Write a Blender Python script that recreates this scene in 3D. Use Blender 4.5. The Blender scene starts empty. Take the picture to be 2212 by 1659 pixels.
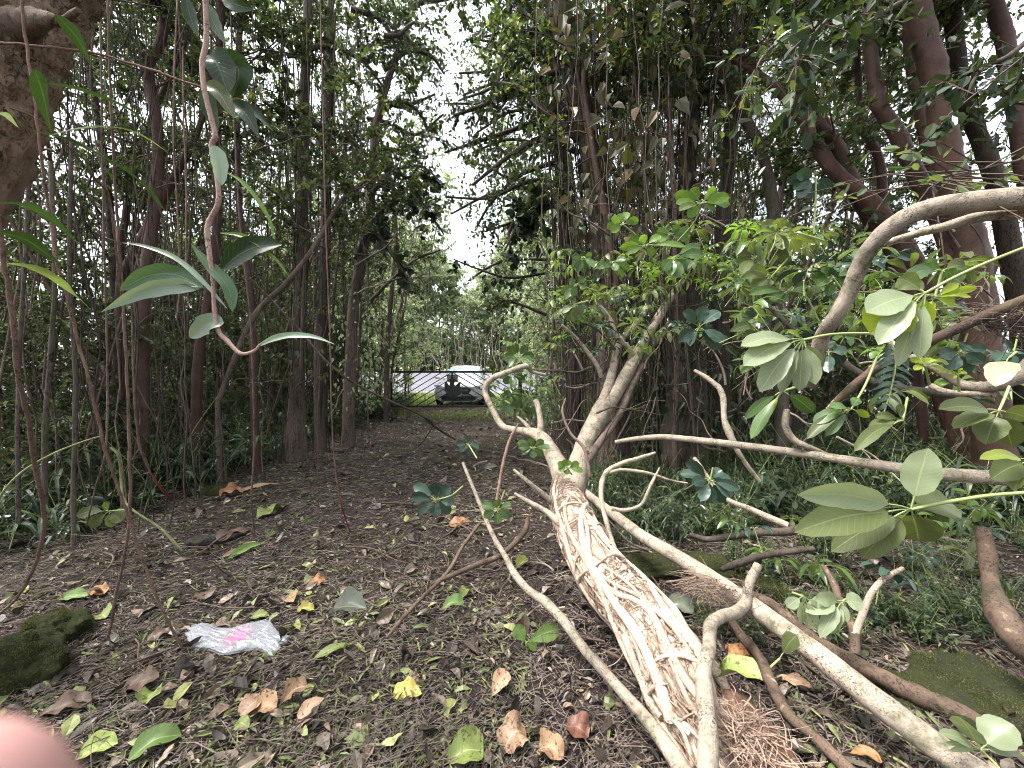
import bpy, math, random
import numpy as np
from mathutils import Vector, noise

random.seed(7)
rng = np.random.default_rng(7)
scene = bpy.context.scene
COL = scene.collection

# ------------------------------------------------------------ camera, sky, sun, exposure
FPX, CAM_H, PITCH = 831.0, 1.5, math.radians(2.6)
cam_data = bpy.data.cameras.new("camera")
cam_data.sensor_fit = 'HORIZONTAL'
cam_data.sensor_width = 36.0
cam_data.lens = 36.0 * FPX / 2212.0
cam_data.clip_start, cam_data.clip_end = 0.004, 2000.0
cam_data.dof.use_dof = True
cam_data.dof.focus_distance = 3.5
cam_data.dof.aperture_fstop = 9.0
cam = bpy.data.objects.new("camera", cam_data)
COL.objects.link(cam)
cam.location = (0, 0, CAM_H)
cam.rotation_euler = (math.pi / 2 - PITCH, 0, 0)
scene.camera = cam

SUN_EL, SUN_AZ = math.radians(64), math.radians(-98)      # azimuth measured from +Y towards +X
world = bpy.data.worlds.new("World")
scene.world = world
world.use_nodes = True
wn = world.node_tree
wn.nodes.clear()
sky = wn.nodes.new("ShaderNodeTexSky")
sky.sky_type = 'NISHITA'
sky.sun_disc = False
sky.sun_elevation = SUN_EL
sky.sun_rotation = SUN_AZ
sky.air_density, sky.dust_density, sky.ozone_density = 1.0, 3.0, 1.0
hs = wn.nodes.new("ShaderNodeHueSaturation")
hs.inputs["Saturation"].default_value = 0.28
bg = wn.nodes.new("ShaderNodeBackground")
bg.inputs["Strength"].default_value = 0.15
wo = wn.nodes.new("ShaderNodeOutputWorld")
wn.links.new(sky.outputs[0], hs.inputs["Color"])
wn.links.new(hs.outputs[0], bg.inputs["Color"])
wn.links.new(bg.outputs[0], wo.inputs["Surface"])

sun_data = bpy.data.lights.new("sun", 'SUN')
sun_data.energy = 2.4
sun_data.angle = math.radians(16)
sun_data.color = (1.0, 0.96, 0.9)
sun = bpy.data.objects.new("sun", sun_data)
COL.objects.link(sun)
sd = Vector((math.cos(SUN_EL) * math.sin(SUN_AZ), math.cos(SUN_EL) * math.cos(SUN_AZ), math.sin(SUN_EL)))
sun.rotation_euler = (-sd).to_track_quat('-Z', 'Y').to_euler()

vs = scene.view_settings
scene.display_settings.display_device = 'sRGB'
vs.view_transform = 'Standard'
vs.look = 'None'
vs.gamma = 1.0
vs.use_curve_mapping = False
vs.exposure = 2.1
scene.cycles.filter_width = 1.0
scene.cycles.max_bounces = 8
scene.cycles.diffuse_bounces = 5
scene.cycles.transmission_bounces = 6
scene.cycles.sample_clamp_indirect = 8.0

# ------------------------------------------------------------ helpers
def ray(u, v):
    x, y = (u - 1106.0) / FPX, (829.5 - v) / FPX
    return np.array([x, math.cos(PITCH) + y * math.sin(PITCH), -math.sin(PITCH) + y * math.cos(PITCH)])

def at(u, v, Y):
    d = ray(u, v)
    return np.array([0, 0, CAM_H]) + d * (Y / d[1])

def gp(u, v, z=0.0):
    d = ray(u, v)
    return np.array([0, 0, CAM_H]) + d * ((z - CAM_H) / d[2])

def gh(x, y):
    """height of the ground"""
    x = np.asarray(x, float); y = np.asarray(y, float)
    b = 0.018 * np.sin(1.7 * x + 0.6) * np.cos(1.3 * y) + 0.010 * np.sin(4.1 * x - 1.1 * y) + 0.007 * np.sin(7.3 * y + 2 * x)
    side = np.clip((-x - 3.6) / 2.5, 0, 1) * 0.10 + np.clip((x - 2.2) / 3, 0, 1) * 0.06
    fade = np.clip((15.0 - y) / 3.0, 0, 1)
    rise = np.clip((y - 20.5) / 11.5, 0, 1) * 1.08
    return b * fade + side * fade + rise

class MB:
    """collects geometry; build() links it as one mesh object"""
    def __init__(self):
        self.v, self.f, self.m, self.uv, self.n = [], [], [], [], 0
    def add(self, verts, faces, mat=0, uv=None):
        verts = np.asarray(verts, float).reshape(-1, 3)
        faces = np.asarray(faces, int)
        self.v.append(verts)
        self.f.append(faces + self.n)
        self.m.append(np.full(len(faces), mat, int))
        self.uv.append(np.zeros((len(verts), 2)) if uv is None else np.asarray(uv, float))
        self.n += len(verts)
    def mesh(self, name, mats, smooth=True):
        V = np.concatenate(self.v)
        UV = np.concatenate(self.uv)
        loops = np.concatenate([f.ravel() for f in self.f])
        tot = np.concatenate([np.full(len(f), f.shape[1], int) for f in self.f])
        start = np.concatenate([[0], np.cumsum(tot)[:-1]])
        me = bpy.data.meshes.new(name)
        me.vertices.add(len(V)); me.vertices.foreach_set("co", V.ravel())
        me.loops.add(len(loops)); me.loops.foreach_set("vertex_index", loops)
        me.polygons.add(len(tot)); me.polygons.foreach_set("loop_start", start); me.polygons.foreach_set("loop_total", tot)
        me.polygons.foreach_set("material_index", np.concatenate(self.m))
        me.polygons.foreach_set("use_smooth", np.full(len(tot), smooth))
        u = me.uv_layers.new(name="UVMap")
        u.data.foreach_set("uv", UV[loops].ravel())
        for m in (mats if isinstance(mats, (list, tuple)) else [mats]):
            me.materials.append(m)
        me.update(calc_edges=True)
        me.validate()
        return me
    def build(self, name, mats, parent=None, smooth=True):
        return link(name, self.mesh(name, mats, smooth), parent)

def link(name, data, parent=None):
    o = bpy.data.objects.new(name, data)
    COL.objects.link(o)
    if parent is not None:
        o.parent = parent
    return o

def tag(o, label=None, cat=None, group=None, kind=None):
    if label: o["label"] = label
    if cat: o["category"] = cat
    if group: o["group"] = group
    if kind: o["kind"] = kind
    return o

def empty(name, loc, label, cat, group=None):
    o = link(name, None)
    o.empty_display_size = 0.2
    o.location = tuple(loc)
    return tag(o, label, cat, group)

def recentre(o, p):
    """put a mesh object's origin at p without moving its geometry"""
    p = np.asarray(p, float)
    me = o.data
    n = len(me.vertices)
    a = np.empty(n * 3); me.vertices.foreach_get("co", a)
    me.vertices.foreach_set("co", (a.reshape(-1, 3) - p).ravel())
    o.location = tuple(p)
    return o

def unit(a):
    a = np.asarray(a, float)
    return a / (np.linalg.norm(a, axis=-1, keepdims=True) + 1e-12)

def smooth_path(P, per=6):
    """Catmull-Rom through the rows of P (any number of columns)"""
    P = np.asarray(P, float)
    if len(P) < 3:
        t = np.linspace(0, 1, per + 1)[:, None]
        return P[0] * (1 - t) + P[-1] * t
    Q = np.vstack([2 * P[0] - P[1], P, 2 * P[-1] - P[-2]])
    out = []
    for i in range(1, len(Q) - 2):
        t = np.linspace(0, 1, per, endpoint=False)[:, None]
        a, b, c, d = Q[i - 1], Q[i], Q[i + 1], Q[i + 2]
        out.append(0.5 * ((2 * b) + (-a + c) * t + (2 * a - 5 * b + 4 * c - d) * t ** 2 + (-a + 3 * b - 3 * c + d) * t ** 3))
    out.append(P[-1:])
    return np.vstack(out)

def frames(P):
    T = unit(np.gradient(P, axis=0))
    n = np.cross(T[0], (0, 0, 1.0))
    if np.linalg.norm(n) < 0.1:
        n = np.cross(T[0], (1.0, 0, 0))
    N = [unit(n)]
    for i in range(1, len(P)):
        w = N[-1] - T[i] * np.dot(N[-1], T[i])
        N.append(unit(w))
    N = np.array(N)
    return T, N, np.cross(T, N)

def tube(mb, P, R, n=8, mat=0, rough=0.0, cap=True, seed=0):
    P = np.asarray(P, float)
    R = np.broadcast_to(np.asarray(R, float), (len(P),)).copy()
    T, N, B = frames(P)
    a = np.linspace(0, 2 * math.pi, n, endpoint=False)
    k = len(P)
    rr = np.repeat(R[:, None], n, 1)
    if rough:
        r = np.random.default_rng(seed + k)
        g = r.normal(0, 1, (k, n))
        g = (g + np.roll(g, 1, 1) + np.roll(g, 1, 0)) / 3
        rr = rr * (1 + rough * g)
    V = P[:, None] + rr[..., None] * (np.cos(a)[None, :, None] * N[:, None] + np.sin(a)[None, :, None] * B[:, None])
    i = np.arange(k - 1)[:, None] * n
    j = np.arange(n)[None]
    j2 = (j + 1) % n
    F = np.stack([i + j, i + j2, i + n + j2, i + n + j], -1).reshape(-1, 4)
    mb.add(V.reshape(-1, 3), F, mat)
    if cap:
        c0 = np.stack([np.zeros(n, int), ((np.arange(n) + 1) % n) + 1, np.arange(n) + 1], -1)
        mb.add(np.vstack([P[0] - T[0] * R[0] * 0.3, V[0]]), c0, mat)
        c1 = np.stack([np.zeros(n, int), np.arange(n) + 1, ((np.arange(n) + 1) % n) + 1], -1)
        mb.add(np.vstack([P[-1] + T[-1] * R[-1] * 0.3, V[-1]]), c1, mat)

def leaves(mb, P, D, N, L, W, mat=0, fold=0.25, droop=0.15, lo=0.30, hi=0.72, wl=0.85, wh=0.9):
    """many small leaves at once, each six vertices folded along its midrib"""
    P, D = np.asarray(P, float), unit(D)
    n = len(P)
    L = np.broadcast_to(L, (n,))[:, None]; W = np.broadcast_to(W, (n,))[:, None] * 0.5
    S = unit(np.cross(D, N))
    N = np.cross(S, D)
    def pt(t, s, w):
        return P + D * L * t + S * W * s * w + N * (abs(s) * fold * W * w - droop * L * t * t)
    V = np.stack([pt(0, 0, 0), pt(lo, 1, wl), pt(hi, 1, wh), pt(1, 0, 0), pt(hi, -1, wh), pt(lo, -1, wl)], 1).reshape(-1, 3)
    b = np.arange(n)[:, None] * 6
    F = np.concatenate([b + np.array([[0, 1, 2, 3]]), b + np.array([[0, 3, 4, 5]])])
    uv = np.tile(np.array([[.5, 0], [1, lo], [1, hi], [.5, 1], [0, hi], [0, lo]]), (n, 1))
    mb.add(V, F, mat, uv)

def leaves_hi(mb, P, D, N, L, W, mat=0, curl=0.6, cup=0.5, seed=0):
    """like leaves(), with an oval outline, a curled midrib and cupped or crumpled sides"""
    r = np.random.default_rng(seed); n = len(P)
    P, D = np.asarray(P, float), unit(D); S = unit(np.cross(D, N)); N = np.cross(S, D)
    L = np.broadcast_to(L, (n,))[:, None]; W = np.broadcast_to(W, (n,))[:, None] * .5
    k = r.normal(0, curl, (n, 1)); c = r.normal(.25, cup, (n, 1)); tw = r.normal(0, .4, (n, 1)); bulge = r.uniform(.85, 1.35, (n, 1))
    ts = np.array([0, .12, .32, .56, .80, 1.0]); rows = []
    for t in ts:
        w = math.sin(math.pi * min(1, .04 + .95 * t)) ** .65
        ctr = P + D * L * t + N * (k * L * (t - t * t) + .03 * L * r.normal(0, 1, (n, 1)) * (t > 0))
        a = tw * t
        Sx = S * np.cos(a) + N * np.sin(a)
        for s in (-1, 0, 1):
            ww = W * w ** bulge * (1 + .12 * r.normal(0, 1, (n, 1)) * abs(s))
            rows.append(ctr + Sx * s * ww + N * abs(s) * ww * (c + r.normal(0, .15, (n, 1))))
    V = np.stack(rows, 1).reshape(-1, 3)
    fs = np.array([[q * 3 + e, q * 3 + e + 1, q * 3 + e + 4, q * 3 + e + 3] for q in range(5) for e in (0, 1)])
    F = (np.arange(n)[:, None, None] * 18 + fs[None]).reshape(-1, 4)
    mb.add(V, F, mat, np.tile(np.array([[u, t] for t in ts for u in (0, .5, 1)]), (n, 1)))

# ------------------------------------------------------------ materials
def new_mat(name):
    m = bpy.data.materials.new(name)
    m.use_nodes = True
    nt = m.node_tree
    nt.nodes.clear()
    return m, nt, nt.nodes.new, nt.links.new

def ramp(nt, stops, fac):
    r = nt.nodes.new("ShaderNodeValToRGB")
    els = r.color_ramp.elements
    els[0].position, els[0].color = stops[0][0], (*stops[0][1], 1)
    els[1].position, els[1].color = stops[-1][0], (*stops[-1][1], 1)
    for p, c in stops[1:-1]:
        e = els.new(p); e.color = (*c, 1)
    nt.links.new(fac, r.inputs[0])
    return r.outputs[0]

def noise_tex(nt, coord, scale, detail=4, rough=0.55, dist=0.0):
    n = nt.nodes.new("ShaderNodeTexNoise")
    n.inputs["Scale"].default_value = scale
    n.inputs["Detail"].default_value = detail
    n.inputs["Roughness"].default_value = rough
    n.inputs["Distortion"].default_value = dist
    nt.links.new(coord, n.inputs["Vector"])
    return n.outputs["Fac"]

def mapped(nt, scale=(1, 1, 1), src="Object", rot=(0, 0, 0)):
    tc = nt.nodes.new("ShaderNodeTexCoord")
    mp = nt.nodes.new("ShaderNodeMapping")
    mp.inputs["Scale"].default_value = scale
    mp.inputs["Rotation"].default_value = rot
    nt.links.new(tc.outputs[src], mp.inputs["Vector"])
    return mp.outputs[0]

def mixc(nt, fac, a, b, mode='MIX'):
    m = nt.nodes.new("ShaderNodeMix")
    m.data_type = 'RGBA'; m.blend_type = mode
    for sock, val in ((m.inputs[0], fac), (m.inputs[6], a), (m.inputs[7], b)):
        if hasattr(val, "is_output"): nt.links.new(val, sock)
        elif isinstance(val, (int, float)): sock.default_value = val
        else: sock.default_value = (*val, 1)
    return m.outputs[2]

def fin(nt, color, rough=0.6, bump=None, bstr=0.3, bdist=0.01, spec=0.5, transl=None, transcol=None, metallic=0.0, coat=0.0):
    p = nt.nodes.new("ShaderNodeBsdfPrincipled")
    if hasattr(color, "is_output"): nt.links.new(color, p.inputs["Base Color"])
    else: p.inputs["Base Color"].default_value = (*color, 1)
    if hasattr(rough, "is_output"): nt.links.new(rough, p.inputs["Roughness"])
    else: p.inputs["Roughness"].default_value = rough
    p.inputs["Specular IOR Level"].default_value = spec
    p.inputs["Metallic"].default_value = metallic
    p.inputs["Coat Weight"].default_value = coat
    if bump is not None:
        b = nt.nodes.new("ShaderNodeBump")
        b.inputs["Strength"].default_value = bstr
        b.inputs["Distance"].default_value = bdist
        nt.links.new(bump, b.inputs["Height"])
        nt.links.new(b.outputs[0], p.inputs["Normal"])
    out = nt.nodes.new("ShaderNodeOutputMaterial")
    if transl:
        tr = nt.nodes.new("ShaderNodeBsdfTranslucent")
        tc = transcol if transcol is not None else color
        if hasattr(tc, "is_output"): nt.links.new(tc, tr.inputs["Color"])
        else: tr.inputs["Color"].default_value = (*tc, 1)
        mx = nt.nodes.new("ShaderNodeMixShader")
        mx.inputs[0].default_value = transl
        nt.links.new(p.outputs[0], mx.inputs[1]); nt.links.new(tr.outputs[0], mx.inputs[2])
        nt.links.new(mx.outputs[0], out.inputs["Surface"])
    else:
        nt.links.new(p.outputs[0], out.inputs["Surface"])
    return p

def bark_mat(name, base, light, dark, speck=None, scale=1.0, stretch=1.0, bstr=0.6, rough=0.85, moss=0.0):
    """bark: soft patches of three tones, fine dark specks and lengthwise or crosswise streaks"""
    m, nt, N, Lk = new_mat(name)
    co = mapped(nt, (1, 1, stretch))
    oi = N("ShaderNodeObjectInfo")
    add = N("ShaderNodeVectorMath"); add.operation = 'ADD'
    sc = N("ShaderNodeVectorMath"); sc.operation = 'SCALE'; sc.inputs[3].default_value = 37.0
    cmb = N("ShaderNodeCombineXYZ")
    Lk(oi.outputs["Random"], cmb.inputs[0]); Lk(oi.outputs["Random"], cmb.inputs[1])
    Lk(cmb.outputs[0], sc.inputs[0]); Lk(co, add.inputs[0]); Lk(sc.outputs[0], add.inputs[1])
    co = add.outputs[0]
    a = noise_tex(nt, co, 9 * scale, 6, 0.62, 0.4)
    c = ramp(nt, [(0.30, dark), (0.47, base), (0.60, base), (0.74, light)], a)
    b = noise_tex(nt, co, 70 * scale, 4, 0.6, 0.8)
    sp = ramp(nt, [(0.50, (0, 0, 0)), (0.62, (1, 1, 1))], b)
    sp = mixc(nt, 1.0, sp, ramp(nt, [(0.40, (0.08,) * 3), (0.58, (1, 1, 1))], noise_tex(nt, co, 5.3 * scale, 4, 0.6, 1.0)), 'MULTIPLY')
    c = mixc(nt, sp, c, speck if speck is not None else tuple(x * 0.35 for x in dark))
    lum = noise_tex(nt, co, 2.2 * scale, 3, 0.5)
    c = mixc(nt, 1.0, c, ramp(nt, [(0.3, (0.66, 0.66, 0.66)), (0.7, (1.15, 1.12, 1.08))], lum), 'MULTIPLY')
    if moss:
        g = noise_tex(nt, co, 4 * scale, 5, 0.7)
        c = mixc(nt, ramp(nt, [(0.62 - moss, (0, 0, 0)), (0.72, (1, 1, 1))], g), c, (0.045, 0.06, 0.018))
    var = N("ShaderNodeHueSaturation")
    mr = N("ShaderNodeMapRange"); mr.inputs[3].default_value = 0.75; mr.inputs[4].default_value = 1.2
    Lk(oi.outputs["Random"], mr.inputs[0]); Lk(mr.outputs[0], var.inputs["Value"]); Lk(c, var.inputs["Color"])
    h = N("ShaderNodeMath"); h.operation = 'ADD'
    Lk(a, h.inputs[0]); Lk(b, h.inputs[1])
    fin(nt, var.outputs[0], rough, h.outputs[0], bstr, 0.012 / scale, 0.3)
    return m

def leaf_mat(name, stops, transl=0.35, rough=0.38, under=None, veins=False, spots=0.0, tcol=1.6, tblue=0.45, vein_col=None):
    """leaf: tone varies from leaf to leaf; midrib and side veins from the UVs; optional paler underside"""
    m, nt, N, Lk = new_mat(name)
    geo = N("ShaderNodeNewGeometry")
    c = ramp(nt, stops, geo.outputs["Random Per Island"])
    oi = N("ShaderNodeObjectInfo")
    var = N("ShaderNodeHueSaturation")
    mr = N("ShaderNodeMapRange"); mr.inputs[3].default_value = 0.75; mr.inputs[4].default_value = 1.25
    Lk(oi.outputs["Random"], mr.inputs[0]); Lk(mr.outputs[0], var.inputs["Value"]); Lk(c, var.inputs["Color"])
    c = var.outputs[0]
    if under:
        c = mixc(nt, geo.outputs["Backfacing"], c, under)
    bump = None
    if veins:
        uv = N("ShaderNodeUVMap"); sep = N("ShaderNodeSeparateXYZ"); Lk(uv.outputs[0], sep.inputs[0])
        def M(op, a, b=None, cc=None):
            n = N("ShaderNodeMath"); n.operation = op
            for k, x in enumerate((a, b, cc)):
                if x is None: continue
                if hasattr(x, "is_output"): Lk(x, n.inputs[k])
                else: n.inputs[k].default_value = x
            return n.outputs[0]
        du = M('ABSOLUTE', M('SUBTRACT', sep.outputs[0], 0.5))
        mid = M('LESS_THAN', du, 0.022)
        sv = M('SINE', M('MULTIPLY', M('SUBTRACT', sep.outputs[1], M('MULTIPLY', du, 0.35)), 75.0))
        sv = M('GREATER_THAN', sv, 0.93)
        vein = M('MAXIMUM', mid, M('MULTIPLY', sv, 0.35))
        vc = vein_col or tuple(min(1, x * 1.9 + 0.02) for x in stops[len(stops) // 2][1])
        c = mixc(nt, M('MULTIPLY', vein, 0.7), c, vc)
        bump = vein
    if spots:
        t = noise_tex(nt, mapped(nt), 60, 4, 0.65)
        c = mixc(nt, ramp(nt, [(0.55, (0, 0, 0)), (0.62, (spots,) * 3)], t), c, (0.05, 0.03, 0.012))
        t2 = noise_tex(nt, mapped(nt), 14, 3, 0.6)
        c = mixc(nt, 1.0, c, ramp(nt, [(0.3, (0.7, 0.72, 0.62)), (0.7, (1.15, 1.1, 1.0))], t2), 'MULTIPLY')
    tc = None
    if transl:
        tc = mixc(nt, 1.0, c, (tcol, tcol * 1.05, tcol * tblue), 'MULTIPLY')
    fin(nt, c, rough, bump, 0.35, 0.002, 0.38, transl, tc)
    return m

G = dict
M_ = {}
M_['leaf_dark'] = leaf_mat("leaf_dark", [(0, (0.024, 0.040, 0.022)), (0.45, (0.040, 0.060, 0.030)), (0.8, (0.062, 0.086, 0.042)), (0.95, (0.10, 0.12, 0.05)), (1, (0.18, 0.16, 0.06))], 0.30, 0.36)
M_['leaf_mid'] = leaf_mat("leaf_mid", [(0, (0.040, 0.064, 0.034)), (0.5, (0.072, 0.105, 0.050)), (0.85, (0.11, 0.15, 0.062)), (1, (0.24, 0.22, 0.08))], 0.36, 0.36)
M_['leaf_bright'] = leaf_mat("leaf_bright", [(0, (0.19, 0.24, 0.15)), (0.5, (0.29, 0.34, 0.22)), (1, (0.40, 0.44, 0.28))], 0.42, 0.45, tblue=0.75)  # albedo raised to carry the pale hazy glare of the clearing
M_['leaf_round'] = leaf_mat("leaf_round", [(0, (0.022, 0.038, 0.024)), (0.6, (0.036, 0.055, 0.030)), (1, (0.06, 0.085, 0.034))], 0.18, 0.32)
M_['leaf_brown'] = leaf_mat("leaf_olive_brown", [(0, (0.045, 0.048, 0.024)), (0.5, (0.075, 0.070, 0.032)), (0.85, (0.12, 0.10, 0.045)), (1, (0.2, 0.12, 0.075))], 0.28, 0.42)
M_['grass_leaf'] = leaf_mat("grass_leaf", [(0, (0.022, 0.038, 0.024)), (0.5, (0.042, 0.066, 0.038)), (0.9, (0.075, 0.105, 0.055)), (1, (0.20, 0.20, 0.08))], 0.3, 0.28)
M_['lawn'] = leaf_mat("lawn_blade", [(0, (0.09, 0.15, 0.03)), (0.6, (0.15, 0.22, 0.045)), (1, (0.24, 0.28, 0.07))], 0.4, 0.5)
M_['schef'] = leaf_mat("umbrella_leaf", [(0, (0.045, 0.085, 0.035)), (0.5, (0.06, 0.11, 0.035)), (1, (0.09, 0.15, 0.035))], 0.30, 0.28, under=(0.15, 0.19, 0.085), veins=True, vein_col=(0.20, 0.26, 0.10))
M_['schef_pale'] = leaf_mat("umbrella_leaf_pale", [(0, (0.17, 0.21, 0.125)), (0.5, (0.20, 0.24, 0.145)), (1, (0.25, 0.285, 0.17))], 0.28, 0.36, veins=True, vein_col=(0.33, 0.38, 0.19))
M_['schef_olive'] = leaf_mat("umbrella_leaf_olive", [(0, (0.07, 0.09, 0.035)), (0.5, (0.09, 0.112, 0.042)), (1, (0.115, 0.14, 0.05))], 0.38, 0.42, veins=True, vein_col=(0.19, 0.23, 0.10))
M_['schef_yel'] = leaf_mat("umbrella_leaf_yellow", [(0, (0.20, 0.27, 0.03)), (1, (0.30, 0.36, 0.045))], 0.5, 0.4, veins=True, vein_col=(0.34, 0.38, 0.10))
M_['schef_dark'] = leaf_mat("umbrella_leaf_blue", [(0, (0.028, 0.055, 0.042)), (1, (0.045, 0.08, 0.055))], 0.1, 0.25, veins=True, vein_col=(0.08, 0.12, 0.085))
M_['orchid'] = leaf_mat("climber_leaf", [(0, (0.05, 0.095, 0.045)), (1, (0.08, 0.14, 0.07))], 0.22, 0.22, veins=True, vein_col=(0.16, 0.23, 0.11))
M_['green_stem'] = leaf_mat("green_stem", [(0, (0.22, 0.29, 0.10)), (1, (0.28, 0.34, 0.13))], 0, 0.45)
M_['litter_brown'] = leaf_mat("litter_brown", [(0, (0.026, 0.021, 0.020)), (0.35, (0.062, 0.051, 0.047)), (0.6, (0.125, 0.102, 0.093)), (0.82, (0.23, 0.19, 0.17)), (0.95, (0.32, 0.235, 0.18)), (1, (0.40, 0.34, 0.30))], 0, 0.38, spots=0.8)
M_['litter_green'] = leaf_mat("litter_green", [(0, (0.08, 0.095, 0.045)), (0.4, (0.15, 0.18, 0.085)), (0.75, (0.23, 0.26, 0.12)), (1, (0.34, 0.35, 0.15))], 0, 0.5, spots=0.4)
M_['twig'] = bark_mat("twig_bark", (0.13, 0.095, 0.07), (0.24, 0.19, 0.14), (0.05, 0.035, 0.028), scale=2)
M_['pale_bark'] = bark_mat("pale_speckled_bark", (0.38, 0.325, 0.26), (0.57, 0.51, 0.43), (0.20, 0.155, 0.12), (0.06, 0.045, 0.035), scale=2.0, stretch=1.0, bstr=0.8, moss=0.10)
M_['root_bark'] = bark_mat("strangler_root_bark", (0.52, 0.42, 0.335), (0.68, 0.59, 0.50), (0.34, 0.25, 0.19), (0.12, 0.075, 0.05), scale=2.2, bstr=0.6)
M_['fine_root'] = bark_mat("fine_root_bark", (0.38, 0.28, 0.215), (0.54, 0.44, 0.36), (0.19, 0.125, 0.095), (0.08, 0.045, 0.035), scale=3, bstr=0.6)
M_['red_bark'] = bark_mat("smooth_red_bark", (0.115, 0.064, 0.052), (0.185, 0.128, 0.108), (0.065, 0.036, 0.030), (0.07, 0.05, 0.035), scale=0.9, bstr=0.3, rough=0.6)
M_['grey_bark'] = bark_mat("grey_brown_bark", (0.105, 0.086, 0.073), (0.21, 0.18, 0.155), (0.048, 0.036, 0.031), scale=1.1, stretch=0.35, moss=0.06)
M_['dark_bark'] = bark_mat("dark_bark", (0.068, 0.052, 0.043), (0.14, 0.11, 0.092), (0.028, 0.021, 0.018), scale=1.1, stretch=0.3, moss=0.08)
M_['paper_bark'] = bark_mat("peeling_bark", (0.15, 0.115, 0.097), (0.30, 0.25, 0.215), (0.055, 0.04, 0.034), scale=1.3, stretch=0.22, bstr=1.0)
M_['vine_bark'] = bark_mat("vine_bark", (0.145, 0.108, 0.09), (0.26, 0.21, 0.18), (0.06, 0.042, 0.035), scale=1.6, stretch=0.5)
M_['aerial_root'] = bark_mat("aerial_root_bark", (0.21, 0.135, 0.105), (0.33, 0.235, 0.19), (0.10, 0.06, 0.047), scale=2.5, bstr=0.5)
M_['red_root'] = bark_mat("red_root_bark", (0.24, 0.05, 0.04), (0.32, 0.10, 0.07), (0.13, 0.03, 0.02), scale=2.5)
M_['rot_bark'] = bark_mat("rotten_red_bark", (0.27, 0.15, 0.10), (0.44, 0.30, 0.22), (0.10, 0.055, 0.04), (0.05, 0.03, 0.022), scale=1.6, bstr=1.0)
M_['dead_wood'] = bark_mat("dark_mottled_bark", (0.13, 0.09, 0.065), (0.42, 0.34, 0.26), (0.045, 0.03, 0.024), (0.025, 0.018, 0.015), scale=1.8, bstr=0.8, moss=0.05)

def simple(name, col, rough=0.5, metallic=0.0, nscale=30, var=0.12, bstr=0.05, coat=0.0, spec=0.5):
    m, nt, N, Lk = new_mat(name)
    f = noise_tex(nt, mapped(nt), nscale, 4, 0.6)
    c = mixc(nt, 1.0, col, ramp(nt, [(0.3, (1 - var,) * 3), (0.7, (1 + var,) * 3)], f), 'MULTIPLY')
    fin(nt, c, rough, f, bstr, 0.005, spec, metallic=metallic, coat=coat)
    return m
# ------------------------------------------------------------ the setting
def soil_mat():
    m, nt, N, Lk = new_mat("dark_soil")
    co = mapped(nt)
    a = noise_tex(nt, co, 1.3, 6, 0.65)
    b = noise_tex(nt, co, 45, 5, 0.75)
    c = ramp(nt, [(0.30, (0.012, 0.009, 0.009)), (0.50, (0.030, 0.022, 0.020)), (0.68, (0.070, 0.050, 0.042)), (0.80, (0.12, 0.09, 0.07))], b)
    c = mixc(nt, 1.0, c, ramp(nt, [(0.35, (0.65, 0.62, 0.62)), (0.65, (1.5, 1.4, 1.25))], a), 'MULTIPLY')
    v = N("ShaderNodeTexVoronoi"); v.inputs["Scale"].default_value = 70
    Lk(co, v.inputs["Vector"])
    h = N("ShaderNodeMath"); h.operation = 'ADD'
    Lk(b, h.inputs[0]); Lk(v.outputs["Distance"], h.inputs[1])
    # open land beyond the trees: grassy verge
    sep = N("ShaderNodeSeparateXYZ"); Lk(co, sep.inputs[0])
    far = N("ShaderNodeMapRange"); far.inputs[1].default_value = 14.6; far.inputs[2].default_value = 16.0
    nz = noise_tex(nt, co, 0.9, 4, 0.7)
    ad = N("ShaderNodeMath"); ad.operation = 'MULTIPLY_ADD'; ad.inputs[1].default_value = 2.4; Lk(nz, ad.inputs[0]); Lk(sep.outputs[1], ad.inputs[2])
    Lk(ad.outputs[0], far.inputs[0])
    g = ramp(nt, [(0.3, (0.10, 0.13, 0.04)), (0.6, (0.17, 0.20, 0.07)), (0.8, (0.26, 0.24, 0.17))], noise_tex(nt, co, 14, 5, 0.7))
    c = mixc(nt, far.outputs[0], c, g)
    fin(nt, c, 0.8, h.outputs[0], 0.8, 0.02, 0.3)
    return m

def graded(lo, hi, n, c, p=2.4):
    t = np.linspace(-1, 1, n)
    s = np.sign(t) * np.abs(t) ** p
    return np.where(s < 0, c + (c - lo) * s, c + (hi - c) * s)

xs = graded(-260, 260, 230, 0.0, 3.2)
ys = np.unique(np.concatenate([np.linspace(-14, 0.8, 12), np.arange(0.8, 6, 0.05), np.arange(6, 20.5, 0.15), np.linspace(20.5, 32, 14), np.linspace(32, 600, 30)]))
xs = np.unique(np.concatenate([xs[np.abs(xs) > 5], np.arange(-5, 5, 0.06)]))
X, Y = np.meshgrid(xs, ys)
Z = gh(X, Y)
near = (np.abs(X) < 6) & (Y > 0.5) & (Y < 14)
hn = np.random.default_rng(3).normal(0, 1, Z.shape)
hn = (hn + np.roll(hn, 1, 0) + np.roll(hn, 1, 1) + np.roll(hn, 2, 1)) / 4
Z = Z + np.where(near, hn * 0.007, 0)
mb = MB()
nx = len(xs); i = np.arange(len(ys) - 1)[:, None] * nx; j = np.arange(nx - 1)[None]
F = np.stack([i + j, i + j + 1, i + nx + j + 1, i + nx + j], -1).reshape(-1, 4)
mb.add(np.stack([X, Y, Z], -1).reshape(-1, 3), F)
tag(mb.build("ground", soil_mat()), "dark crumbly forest soil running on as open verge beyond the gate", kind="structure")

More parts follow.
